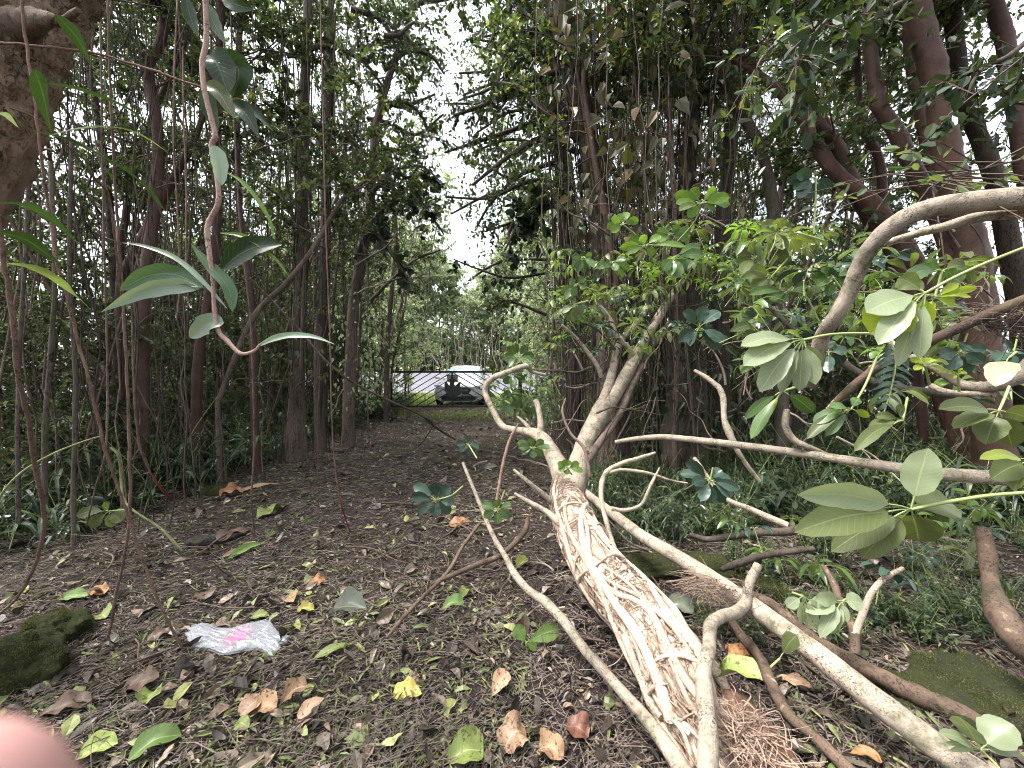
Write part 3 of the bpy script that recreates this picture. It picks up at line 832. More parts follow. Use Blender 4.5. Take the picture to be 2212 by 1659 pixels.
for args, nm, lab in (
    ((34000, (0.010, 0.042), 0.45, 'litter_brown', 201, 0.5, 0.5, 0.02, 0.4), "leaf_litter", "small brown dead leaves and flakes covering the dark path"),
    ((3800, (0.03, 0.105), 0.50, 'litter_brown', 202, 0.7, 0.55, 0.03, 0.7), "dry_leaf_litter", "larger curled brown dead leaves scattered over the path"),
    ((40000, (0.022, 0.075), 0.16, 'litter_green', 203, 0.3, 0.35, 0.025, 0.3, (0.3, 0.7), greenish), "green_leaf_litter", "narrow fallen olive green leaflets strewn over the path"),
    ((1500, (0.05, 0.10), 0.45, 'litter_green', 204, 0.3, 0.30, 0.02, 0.2, (0.3, 0.7), greenish), "fresh_leaf_litter", "oval fallen green leaves strewn over the path"),
):
    tag(link(nm, litter(*args)), lab, kind="stuff")

m = MB()
r = np.random.default_rng(210)
x, y = path_points(24000, r)
for a, b in zip(x, y):
    L = 0.05 + 0.26 * r.uniform() ** 2.2 * (1 + 0.03 * b); az = r.uniform(0, 3.14) if r.uniform() < .6 else r.normal(0.5, 0.4)
    z = float(gh(a, b)) + r.uniform(0.003, 0.02)
    c = r.normal(0, 0.18)
    d = np.array([math.cos(az), math.sin(az), 0]); s = np.array([-d[1], d[0], 0])
    P = np.array([[a, b, z], np.array([a, b, z + r.uniform(0, .012)]) + d * L * .35 + s * L * c, np.array([a, b, z + r.uniform(0, .012)]) + d * L * .7 + s * L * c * r.uniform(-.5, 1), np.array([a, b, z]) + d * L])
    tube(m, P, r.uniform(0.0007, 0.0022) * (1 + 0.04 * b) * np.array([1, .9, .8, .5]), 4, 0, cap=False)
tag(m.build("twig_litter", bark_mat("litter_twig", (0.22, 0.18, 0.155), (0.44, 0.38, 0.33), (0.065, 0.05, 0.043), scale=0.35)), "thin dead twigs and rootlets scattered over the path", kind="stuff")

# crumbs of cinder soil
m = MB()
r = np.random.default_rng(211)
x, y = path_points(15000, r, 1.35)
s = r.uniform(0.003, 0.010, len(x))[:, None]
c = np.stack([x, y, gh(x, y) + 0.002], 1)
dirs = np.array([[1, 0, 0], [-.5, .87, 0], [-.5, -.87, 0], [0, 0, 1.0]])
J = dirs[None] * r.uniform(.6, 1.3, (len(x), 4, 1)) + r.normal(0, .25, (len(x), 4, 3))
V = (c[:, None] + J * s[:, None]).reshape(-1, 3)
q = np.arange(len(x))[:, None] * 4
m.add(V, np.concatenate([q + np.array([[0, 1, 3]]), q + np.array([[1, 2, 3]]), q + np.array([[2, 0, 3]])]))
tag(m.build("soil_crumbs", simple("cinder_soil", (0.024, 0.019, 0.019), 0.8, var=0.6, nscale=8), smooth=False), "black cinder grit lying on the path", kind="stuff")
# ------------------------------------------------------------ gate, posts, car, cables
def box(mb, x0, x1, y0, y1, z0, z1, mat=0, bev=0.0):
    V = np.array([[x, y, z] for z in (z0, z1) for y in (y0, y1) for x in (x0, x1)], float)
    F = [[0, 2, 3, 1], [4, 5, 7, 6], [0, 1, 5, 4], [2, 6, 7, 3], [0, 4, 6, 2], [1, 3, 7, 5]]
    mb.add(V, F, mat)

def bar(mb, a, b, w, d, mat=0):
    """flat bar from a to b lying in an x-z plane, w wide, d deep"""
    a, b = np.asarray(a, float), np.asarray(b, float)
    t = unit(b - a); s = np.array([-t[2], 0, t[0]]) * w / 2; y = np.array([0, d / 2, 0])
    V = [a - s - y, a + s - y, b + s - y, b - s - y, a - s + y, a + s + y, b + s + y, b - s + y]
    mb.add(V, [[0, 1, 2, 3], [7, 6, 5, 4], [0, 4, 5, 1], [1, 5, 6, 2], [2, 6, 7, 3], [3, 7, 4, 0]], mat)

def prism(mb, pts, y0, y1, mat=0):
    """closed outline in x-z given thickness"""
    from mathutils.geometry import tessellate_polygon
    p = np.asarray(pts, float); n = len(p)
    V = np.vstack([np.c_[p[:, 0], np.full(n, y0), p[:, 1]], np.c_[p[:, 0], np.full(n, y1), p[:, 1]]])
    tr = np.array(tessellate_polygon([[Vector((a, 0, b)) for a, b in p]]))
    mb.add(V, np.vstack([tr, tr[:, ::-1] + n]), mat)
    i = np.arange(n); j = (i + 1) % n
    mb.add(V, np.stack([i, i + n, j + n, j], 1), mat)

gate_metal = simple("black_gate_paint", (0.018, 0.016, 0.015), 0.45, var=0.3, nscale=12)
def gate():
    Yg = 11.0
    L, R_, Cx = at(841, 840, Yg)[0] + 0.05, at(1114, 840, Yg)[0], at(977, 840, Yg)[0]
    T, B = at(977, 801, Yg)[2], at(977, 880, Yg)[2]
    g = empty("metal_gate", (Cx, Yg, 0), "wide black metal swing gate with chevron bars across the path", "gate")
    def put(m, nm, mat=gate_metal):
        o = m.build(nm, mat, g, smooth=False)
        o.location = (-Cx, -Yg, 0)
        return o
    m = MB()
    box(m, L, R_, Yg - .02, Yg + .02, T - .06, T); box(m, L, R_, Yg - .02, Yg + .02, B, B + .055)
    box(m, L, L + .045, Yg - .02, Yg + .02, B + .046, T - .046); box(m, R_ - .045, R_, Yg - .02, Yg + .02, B + .046, T - .046)
    put(m, "gate_frame")
    m = MB(); box(m, Cx - .022, Cx + .022, Yg - .019, Yg + .019, B + .046, T - .046); put(m, "centre_post")
    slope = 0.60; z0, z1 = B + .047, T - .047
    for sgn, xa, xb in ((-1, L + .046, Cx - .023), (1, Cx + .023, R_ - .046)):
        W = xb - xa
        inner = xb if sgn < 0 else xa
        k = 0
        c = z1 + 0.0
        cs = np.arange(z0 + 0.09, z1 + W * slope, 0.172)
        for c in cs:                                      # height of the bar's line at the centre post
            # line: z = c - slope * distance from centre
            d0, d1 = max(0.0, (c - z1) / slope), min(W, (c - z0) / slope)
            if d1 - d0 < 0.06: continue
            m = MB()
            bar(m, (inner + sgn * d0, Yg, c - slope * d0), (inner + sgn * d1, Yg, c - slope * d1), 0.024, 0.014)
            put(m, "diagonal_bar")
    # cut-out emblem of dark sheet metal: pointed petals above a broad rounded base
    zp = lambda x, y: at(918 + x * 0.07324, 777.6 + y * 0.07324, Yg - 0.03)
    out = [(810, 470), (850, 560), (880, 640), (860, 700), (880, 790), (930, 730), (1000, 660), (1075, 650), (1045, 700), (1035, 780), (1000, 880),
           (1060, 910), (1140, 920), (1090, 980), (1000, 1040), (920, 1090), (840, 1110), (760, 1110), (690, 1070), (650, 1040), (560, 1060), (510, 1090), (540, 1030), (610, 1000), (640, 970), (570, 900),
           (580, 820), (570, 720), (600, 650), (590, 628), (650, 660), (700, 740), (715, 770), (730, 700), (720, 640), (760, 580), (790, 500)]
    m = MB()
    P = [zp(a, b) for a, b in out]
    prism(m, [(p[0], p[2]) for p in P], Yg - .034, Yg - .026)
    o = m.build("emblem", simple("patina_metal", (0.022, 0.032, 0.028), 0.55, var=0.5, nscale=9), g, smooth=False); o.location = (-Cx, -Yg, 0)
    m = MB()
    a, b = zp(640, 430), zp(962, 650)
    box(m, a[0], b[0], Yg + .024, Yg + .030, b[2], a[2])
    o = m.build("sign_plate", simple("weathered_sign_back", (0.30, 0.28, 0.24), 0.7, var=0.25, nscale=10), g, smooth=False); o.location = (-Cx, -Yg, 0)
    for x, nm, lab in ((L - .11, "gate_post", "black square steel post with a rocky foot at the hinge end of the gate"), (R_ + .13, "gate_post", "black steel post half hidden by leaves at the latch end of the gate")):
        m = MB(); box(m, x - .055, x + .055, Yg - .055, Yg + .055, -.05, T + .06)
        o = m.build(nm, gate_metal, None, smooth=False); recentre(o, (x, Yg, 0)); tag(o, lab, "gate post")
gate()

def rock(name, c, s, mat, label, cat="rock", seed=0, sub=4, rough=0.25, group=None):
    import bmesh
    bm = bmesh.new()
    if 'moss' in name: sub = 5
    bmesh.ops.create_icosphere(bm, subdivisions=sub, radius=1.0)
    for v in bm.verts:
        p = v.co.copy()
        n1 = noise.noise(p * 1.3 + Vector((seed * 7.1, 0, 0))); n2 = noise.noise(p * 3.7 + Vector((0, seed * 3.3, 0))); n3 = noise.noise(p * 11)
        v.co = p * (1 + rough * (1.3 * n1 + 0.5 * n2 + 0.16 * n3 + (0.35 * abs(noise.noise(p * 6)) + .12 * noise.noise(p * 24) if 'moss' in name else 0)))
        v.co = Vector((v.co.x * s[0], v.co.y * s[1], v.co.z * s[2]))
    me = bpy.data.meshes.new(name); bm.to_mesh(me); bm.free()
    me.polygons.foreach_set("use_smooth", [True] * len(me.polygons)); me.materials.append(mat)
    o = link(name, me); o.location = tuple(c)
    return tag(o, label, cat, group)

def moss_fuzz(o, n, h, seed, label=None):
    '''short moss shoots rooted all over a rock'''
    me = o.data; r = np.random.default_rng(seed)
    me.calc_loop_triangles()
    co = np.empty(len(me.vertices) * 3); me.vertices.foreach_get('co', co); co = co.reshape(-1, 3)
    tr = np.empty(len(me.loop_triangles) * 3, int); me.loop_triangles.foreach_get('vertices', tr); tr = tr.reshape(-1, 3)
    a, b, c = co[tr[:, 0]], co[tr[:, 1]], co[tr[:, 2]]
    nn = np.cross(b - a, c - a); ar = np.linalg.norm(nn, axis=1); cc = (a + b + c) / 3; ar = ar * (nn[:, 2] > -.1 * ar) * np.clip(.6 + .6 * np.sin(cc[:, 0] * 38 + 2 * np.sin(cc[:, 1] * 29)) + np.sin(cc[:, 2] * 45 + cc[:, 0] * 20), .03, 1.5)
    k = r.choice(len(tr), n, p=ar / ar.sum()); w = r.dirichlet([1, 1, 1], n)
    p = a[k] * w[:, :1] + b[k] * w[:, 1:2] + c[k] * w[:, 2:]; d = unit(nn[k]) + r.normal(0, .6, (n, 3)) + [0, 0, .5]
    m = MB(); leaves(m, p, d, r.normal(0, 1, (n, 3)), h * r.uniform(.5, 1.4, n), h * .35 * r.uniform(.6, 1.2, n), 0, droop=.3)
    f = m.build('moss', M_['moss_shoot'], o, smooth=False); f['kind'] = 'stuff'

M_['moss_shoot'] = leaf_mat('moss_shoot', [(0, (0.03, 0.034, 0.013)), (0.45, (0.07, 0.08, 0.026)), (0.8, (0.13, 0.145, 0.05)), (1, (0.22, 0.20, 0.10))], 0.3, 0.7)

def moss_mat():
    m, nt, N, Lk = new_mat("mossy_rock")
    co = mapped(nt)
    a = noise_tex(nt, co, 9, 6, 0.7); b = noise_tex(nt, co, 120, 4, 0.8)
    gr = ramp(nt, [(0.3, (0.022, 0.026, 0.012)), (0.55, (0.055, 0.062, 0.024)), (0.75, (0.11, 0.12, 0.05))], b)
    c = mixc(nt, ramp(nt, [(0.36, (0, 0, 0)), (0.46, (1, 1, 1))], a), (0.05, 0.045, 0.04), gr)
    h = N("ShaderNodeMath"); h.operation = 'ADD'; Lk(a, h.inputs[0]); Lk(b, h.inputs[1])
    fin(nt, c, 0.95, h.outputs[0], 1.0, 0.02, 0.15)
    return m
MOSS = moss_mat()
STONE = bark_mat("dark_lava_rock", (0.05, 0.045, 0.042), (0.12, 0.11, 0.10), (0.02, 0.018, 0.017), scale=1.5, bstr=1.0, moss=0.1)
rock("lava_rock", (-3.52, 10.95, 0.04), (.22, .2, .14), STONE, "dark rough rock packed round the foot of the hinge post", seed=1)
rock("lava_rock", (-4.35, 10.9, 0.10), (.5, .35, .26), STONE, "low broad dark rock left of the gate under the trees", seed=2)
rock("lava_rock", (-4.9, 10.2, 0.05), (.45, .3, .2), STONE, "flat dark rock among stems left of the gate rocks", seed=3)

# car --------------------------------------------------------------------------------
def car():
    white = simple("white_car_paint", (0.80, 0.82, 0.84), 0.25, var=0.02, nscale=3, coat=0.6, bstr=0)
    black = simple("black_car_plastic", (0.014, 0.014, 0.015), 0.4, var=0.1, bstr=0)
    silver = simple("silver_trim", (0.62, 0.64, 0.65), 0.35, metallic=0.2, bstr=0)
    chrome = simple("bright_trim", (0.62, 0.63, 0.65), 0.22, metallic=0.9, bstr=0)
    glass = simple("windscreen_glass", (0.30, 0.42, 0.45), 0.06, var=0.05, nscale=1, bstr=0, coat=1.0)  # pale blue base colour stands for sky reflected in the panes
    lamp = simple("headlamp_lens", (0.55, 0.57, 0.60), 0.12, bstr=0, coat=1.0)
    tyre = simple("tyre_rubber", (0.012, 0.012, 0.012), 0.8)
    e = empty("parked_car", (-1.98, 14.1, 0), "white compact SUV parked nose towards the gate on the verge", "car")
    e.scale = (1, 1, .93)
    def loft(st, nm, mat, sec):
        m = MB(); rows = [sec(*s) for s in st]; n = len(rows[0])
        V = np.array([[x, s[0], z] for s, row in zip(st, rows) for x, z in row])
        i = np.arange(len(st) - 1)[:, None] * n; j = np.arange(n)[None]; j2 = (j + 1) % n
        m.add(V, np.stack([i + j, i + j2, i + n + j2, i + n + j], -1).reshape(-1, 4))
        for r0, fl in ((0, False), ((len(st) - 1) * n, True)):
            c = V[r0:r0 + n].mean(0); W = np.vstack([c, V[r0:r0 + n]])
            f = np.stack([np.zeros(n, int), (np.arange(n) + 1) % n + 1, np.arange(n) + 1], 1)
            m.add(W, f[:, ::-1] if fl else f)
        return m.build(nm, mat, e)
    def body_sec(y, w, zb, zs, zt):            # underside, shoulder, top
        h = [(0, zb), (w * .8, zb), (w * .96, zb + .08), (w, zb + .28), (w * .99, zs - .1), (w * .95, zs), (w * .72, zt - .03), (w * .4, zt), (0, zt + .01)]
        return h + [(-a, b) for a, b in h[-2:0:-1]]
    loft([(0.10, .70, .34, .58, .70), (0.02, .74, .30, .62, .76), (0.0, .80, .26, .66, .82), (0.10, .86, .24, .76, .92), (0.4, .90, .22, .86, 1.01), (1.0, .905, .22, .95, 1.10), (1.45, .905, .22, .98, 1.12), (3.3, .905, .24, 1.00, 1.10), (4.1, .89, .30, 1.0, 1.1), (4.35, .80, .40, .95, 1.02)], "body", white, body_sec)
    def cab_sec(y, wb, wt, zb, zt):
        h = [(0, zb), (wb, zb), (wb * .98, zb + .1), (wt, zt - .10), (wt * .93, zt - .03), (wt * .6, zt), (0, zt + .015)]
        return h + [(-a, b) for a, b in h[-2:0:-1]]
    loft([(1.35, .80, .74, 1.0, 1.13), (1.55, .80, .70, 1.0, 1.27), (1.85, .80, .66, 1.0, 1.48), (2.10, .80, .64, 1.0, 1.60), (2.6, .80, .64, 1.0, 1.655), (3.4, .80, .63, 1.0, 1.64), (4.0, .78, .60, 1.0, 1.52), (4.25, .76, .60, 1.0, 1.2)], "cabin", white, cab_sec)
    m = MB()       # windscreen: a sloping pane just proud of the cabin's front
    V = [(-.66, 1.42, 1.14), (.66, 1.42, 1.14), (.585, 2.02, 1.555), (-.585, 2.02, 1.555)]
    V = np.array(V) + np.array([0, -.035, .02])
    top = V + np.array([0, .01, -.01])
    m.add(np.vstack([V, top]), [[0, 1, 2, 3], [0, 4, 5, 1], [1, 5, 6, 2], [2, 6, 7, 3], [3, 7, 4, 0]])
    m.build("windscreen", glass, e, smooth=False)
    for s in (-1, 1):
        m = MB(); V = np.array([(s * .80, 1.75, 1.10), (s * .80, 3.6, 1.12), (s * .665, 3.4, 1.5), (s * .68, 2.15, 1.5)]); V2 = V + np.array([s * .012, 0, 0])
        m.add(np.vstack([V, V2]), [[0, 1, 2, 3], [4, 5, 6, 7], [0, 1, 5, 4], [1, 2, 6, 5], [2, 3, 7, 6], [3, 0, 4, 7]]); m.build("side_window", glass, e, smooth=False)
        m = MB(); prism(m, [(s * .36, .74), (s * .46, .80), (s * .86, .89), (s * .88, .84), (s * .70, .77)], -.03, .16); m.build("headlight", lamp, e, smooth=False)
        m = MB(); prism(m, [(s * .40, .56), (s * .50, .70), (s * .84, .72), (s * .86, .46), (s * .62, .44)], -.035, .12); o = m.build("lamp_surround", silver, e, smooth=False)
        m = MB(); prism(m, [(s * .58, .52), (s * .60, .64), (s * .80, .66), (s * .81, .52)], -.045, -.037); m.build("fog_lamp", lamp, o, smooth=False)
        m = MB(); t = np.linspace(0, 2 * math.pi, 13)[:-1]
        tube(m, [(s * .93, 1.47, 1.13), (s * .99, 1.45, 1.15), (s * 1.09, 1.46, 1.15), (s * 1.13, 1.48, 1.13)], [.05, .085, .08, .04], 10); m.build("wing_mirror", white, e)
        m = MB(); tube(m, [(s * .55, 2.1, 1.665), (s * .58, 2.3, 1.70), (s * .58, 3.5, 1.69), (s * .55, 3.8, 1.64)], .016, 6); m.build("roof_rail", chrome, e)
        for yy in (.75, 3.45):
            m = MB(); tube(m, [(s * .70, yy, .34), (s * .72, yy, .34), (s * .88, yy, .34), (s * .912, yy, .34)], [.27, .34, .34, .28], 24)
            w = m.build("wheel", tyre, e)
            m = MB(); tube(m, [(s * .913, yy, .34), (s * .925, yy, .34)], [.215, .19], 16); m.build("rim", chrome, w)
    m = MB(); prism(m, [(-.50, .79), (.50, .79), (.46, .60), (.34, .53), (-.34, .53), (-.46, .60)], -.025, .1); g = m.build("grille", black, e, smooth=False)
    for zz in (.60, .66, .72):
        m = MB(); box(m, -.38, .38, -.033, -.027, zz, zz + .016); m.build("grille_bar", chrome, g, smooth=False)
    m = MB(); prism(m, [(-.60, .44), (.60, .44), (.66, .32), (.55, .26), (-.55, .26), (-.62, .32)], -.04, .12); m.build("lower_intake", black, e, smooth=False)
    m = MB(); box(m, -.62, .62, -.055, .02, .235, .262); m.build("skid_plate", chrome, e, smooth=False)
    m = MB(); box(m, -.155, .155, -.060, -.045, .44, .58); pl = m.build("licence_plate", simple("plate_white", (0.6, 0.6, 0.58), 0.5), e, smooth=False)
    cu = bpy.data.curves.new("plate_number", 'FONT'); cu.body = "61"; cu.size = .12; cu.extrude = .002; cu.align_x = 'CENTER'
    tmp = link("plate_number_curve", cu); bpy.context.view_layer.update()
    me = bpy.data.meshes.new_from_object(tmp.evaluated_get(bpy.context.evaluated_depsgraph_get())); bpy.data.objects.remove(tmp)
    me.materials.clear(); me.materials.append(simple("plate_ink", (0.03, 0.03, 0.08), 0.5))
    t = link("plate_number", me, pl); t.location = (.06, -.062, .47); t.rotation_euler = (math.pi / 2, 0, 0)
    for s in (-1, 1):
        m = MB(); tube(m, [(s * .05, 1.36, 1.15), (s * .3, 1.43, 1.19), (s * .5, 1.48, 1.22)], .008, 5); m.build("wiper", black, e)
car()

for k, (v, dz) in enumerate(((548, 0), (566, 0.3), (592, -0.2))):
    P = [(x, 26.0 + 0.3 * k, at(1000, v, 26)[2] + 0.0009 * (x + 2) ** 2 + 0.02 * x * dz) for x in np.linspace(-34, 30, 25)]
    m = MB(); tube(m, P, 0.014, 5)
    o = m.build("overhead_cable", simple("cable_black%d" % k, (0.05, 0.05, 0.06), 0.6)); recentre(o, P[12])
    tag(o, ["uppermost dark utility cable crossing the pale sky gap", "middle utility cable crossing the sky gap", "lowest utility cable just above the far trees"][k], "cable")
for x, lab in ((-33.7, "brown wooden utility pole behind the left thicket"), (29.7, "brown wooden utility pole behind the right thicket")):
    m = MB(); tube(m, [(x, 26.3, 0), (x, 26.3, 5), (x, 26.3, 10.5)], [.16, .14, .11], 10); box(m, x - .9, x + .9, 26.2, 26.32, 9.6, 9.72)
    o = m.build("utility_pole", M_['dark_bark']); recentre(o, (x, 26.3, 0)); tag(o, lab, "utility pole")
# ------------------------------------------------------------ hero wood: fallen tree, logs, trunks
def wpath(pts, per=6):
    """(u, v, distance, radius in picture units) -> smooth world path and radii in metres"""
    Q = [np.append(at(p[0], p[1], p[2]), p[3] * p[2] / FPX) for p in pts]
    S = smooth_path(Q, per)
    return S[:, :3], np.maximum(S[:, 3], 0.0008)

def limb(name, label, cat, pts, mat, n=10, rough=0.07, per=6, parent=None, group=None, wob=0.0, seed=1):
    P, R = wpath(pts, per)
    if wob:
        r = np.random.default_rng(seed); w = r.normal(0, wob, P.shape); w = (w + np.roll(w, 1, 0) + np.roll(w, 2, 0)) / 2; w[0] = w[-1] = 0; P = P + w
    m = MB(); tube(m, P, R, n, 0, rough, seed=seed)
    o = m.build(name, M_[mat] if isinstance(mat, str) else mat, parent)
    if parent is None:
        recentre(o, P[0]); tag(o, label, cat, group)
    return o

# fallen tree ------------------------------------------------------------------------
TR = [(1700, 1850, 1.12, 84), (1585, 1680, 1.26, 82), (1515, 1550, 1.40, 80), (1462, 1451, 1.52, 78), (1378, 1324, 1.87, 64), (1295, 1229, 2.2, 55), (1243, 1134, 2.77, 47), (1226, 1085, 3.1, 38), (1222, 1045, 3.4, 30)]
ft = empty("fallen_tree", at(1462, 1451, 1.52) * [1, 1, 0], "pale fallen tree wrapped in strangler roots lying from lower right into the path", "fallen tree")
ftl = np.array(ft.location)
def under_ft(m, nm, mat, kind=None):
    o = m.build(nm, M_[mat] if isinstance(mat, str) else mat, ft); o.location = tuple(-ftl)
    if kind: o["kind"] = kind
    return o
P, R = wpath(TR, 10)
m = MB(); tube(m, P, R * 0.92, 28, 0, 0.10, seed=5); under_ft(m, "trunk", 'root_bark')
T_, N_, B_ = frames(P)
def on_trunk(s, th, lift):
    q = np.clip(s, 0, 1) * (len(P) - 1); i = np.minimum(q.astype(int), len(P) - 2); f = (q - i)[:, None]
    c = P[i] * (1 - f) + P[i + 1] * f; n = unit(N_[i] * (1 - f) + N_[i + 1] * f); b = unit(B_[i] * (1 - f) + B_[i + 1] * f); r = (R[i] * (1 - f[:, 0]) + R[i + 1] * f[:, 0]) * 0.95
    return c + (n * np.cos(th)[:, None] + b * np.sin(th)[:, None]) * (r + lift)[:, None]
r = np.random.default_rng(88)
for k in range(40):                                   # thick strands that run along and cross the trunk
    s0 = r.uniform(0.0, 0.45) if k % 2 else r.uniform(0.0, 0.15); s1 = min(1.0, s0 + r.uniform(0.35, 0.8))
    n = 26; s = np.linspace(s0, s1, n)
    th = r.uniform(0, 6.28) + r.normal(0, 1.0) * (s - s0) / (s1 - s0) + 0.30 * np.sin(s * r.uniform(10, 26) + r.uniform(0, 6)) + r.choice([0, 0, 1]) * 2.2 * np.clip((s - .5) * 3, 0, 1)
    rad = r.choice([r.uniform(.005, .009), r.uniform(.008, .014), r.uniform(.014, .026)]) * (1 - 0.5 * (s - s0)) * (1 + 0.08 * np.sin(s * 60))
    m = MB(); tube(m, on_trunk(s, th, rad * r.uniform(0.2, 0.9)), rad, 8, 0, 0.08, seed=k); under_ft(m, "strangler_root", 'root_bark')
for k in range(16):                                   # strands that belt round it
    s0 = r.uniform(0.25, 0.95); n = 22; a = r.uniform(0, 6.28); span = r.uniform(1.8, 4.0)
    s = s0 + np.linspace(0, 1, n) * r.normal(0, 0.05) + 0.006 * np.sin(np.linspace(0, 9, n)); th = a + np.linspace(0, span, n)
    rad = np.full(n, r.uniform(0.004, 0.010)); rad[0] = rad[-1] = 0.002
    m = MB(); tube(m, on_trunk(s, th, rad + 0.008), rad, 6, 0, 0.08, seed=k); under_ft(m, "belt_root", 'root_bark')
m = MB()
for k in range(1000):                                  # mat of fine rootlets
    s0 = r.uniform(0, 1); n = 9; t = np.linspace(0, 1, n)
    across = r.uniform() < (0.65 if s0 > 0.45 else 0.25)
    ds, dth = (r.normal(0, .02), r.uniform(.5, 1.9) * r.choice([-1, 1])) if across else (r.uniform(.06, .2) * r.choice([-1, 1]), r.normal(0, .35))
    s = np.clip(s0 + ds * t + .004 * np.sin(t * r.uniform(5, 14)), 0, 1); th = r.uniform(0, 6.28) + dth * t + .08 * np.sin(t * r.uniform(6, 16))
    rad = r.uniform(.0014, .0052) * (1 - .5 * t)
    tube(m, on_trunk(s, th, r.uniform(0, .010) + .004 * np.sin(t * 3.14)), rad, 4, 0, cap=False)
under_ft(m, "root_mat", 'fine_root', "stuff")
def sub_limb(nm, pts, mat='pale_bark', rough=.06, n=12, seed=3):
    P2, R2 = wpath(pts, 7); m = MB(); tube(m, P2, R2, n, 0, rough, seed=seed); return under_ft(m, nm, mat)
sub_limb("limb", [(1226, 1075, 3.15, 30), (1243, 1030, 3.42, 27), (1256, 990, 3.55, 23), (1273, 940, 3.7, 19), (1322, 863, 4.0, 15), (1366, 785, 4.35, 13), (1397, 727, 4.6, 10), (1430, 673, 4.8, 9), (1456, 633, 4.95, 8), (1480, 600, 5.1, 6)], n=14)
sub_limb("limb", [(1244, 1010, 3.5, 18), (1257, 960, 3.66, 14), (1285, 895, 3.9, 12), (1311, 847, 4.05, 11), (1333, 760, 4.4, 8), (1345, 730, 4.5, 7), (1372, 702, 4.6, 6), (1400, 662, 4.7, 5)])
sub_limb("limb", [(1224, 1060, 3.25, 26), (1207, 1010, 3.55, 21), (1190, 975, 3.75, 17), (1164, 941, 4.0, 14), (1120, 930, 4.2, 8), (1085, 920, 4.35, 7), (1062, 880, 4.5, 6.5), (1048, 846, 4.6, 6.5), (1060, 820, 4.6, 6.5), (1099, 803, 4.6, 6), (1137, 791, 4.6, 6), (1149, 803, 4.65, 4), (1178, 810, 4.7, 3.5)])
sub_limb("limb", [(1166, 942, 4.0, 9), (1168, 915, 4.05, 7), (1164, 885, 4.1, 6.5), (1157, 864, 4.15, 6)])
sub_limb("limb", [(1152, 938, 4.05, 6), (1135, 915, 4.2, 4), (1118, 900, 4.3, 2.5)])
sub_limb("limb", [(1246, 1040, 3.4, 14), (1275, 985, 3.5, 9), (1310, 935, 3.75, 9), (1340, 890, 3.95, 8), (1365, 830, 4.2, 9), (1385, 790, 4.4, 10), (1403, 748, 4.6, 10), (1432, 722, 4.7, 9), (1452, 695, 4.8, 7)], 'paper_bark', 0.15)
sub_limb("limb", [(1210, 1100, 3.0, 9), (1170, 1065, 3.0, 6), (1140, 1040, 3.0, 5), (1110, 1015, 3.1, 3)])
sub_limb("limb", [(1215, 1135, 2.7, 10), (1180, 1105, 2.75, 6), (1145, 1085, 2.8, 5), (1112, 1066, 2.9, 3)])
sub_limb("limb", [(1300, 815, 4.2, 5), (1290, 790, 4.2, 5), (1265, 755, 4.2, 4), (1240, 725, 4.2, 3.5), (1213, 702, 4.2, 3)])
sub_limb("limb", [(1378, 775, 4.4, 7), (1355, 750, 4.35, 6), (1332, 725, 4.3, 5), (1318, 690, 4.3, 5), (1295, 660, 4.3, 4)])

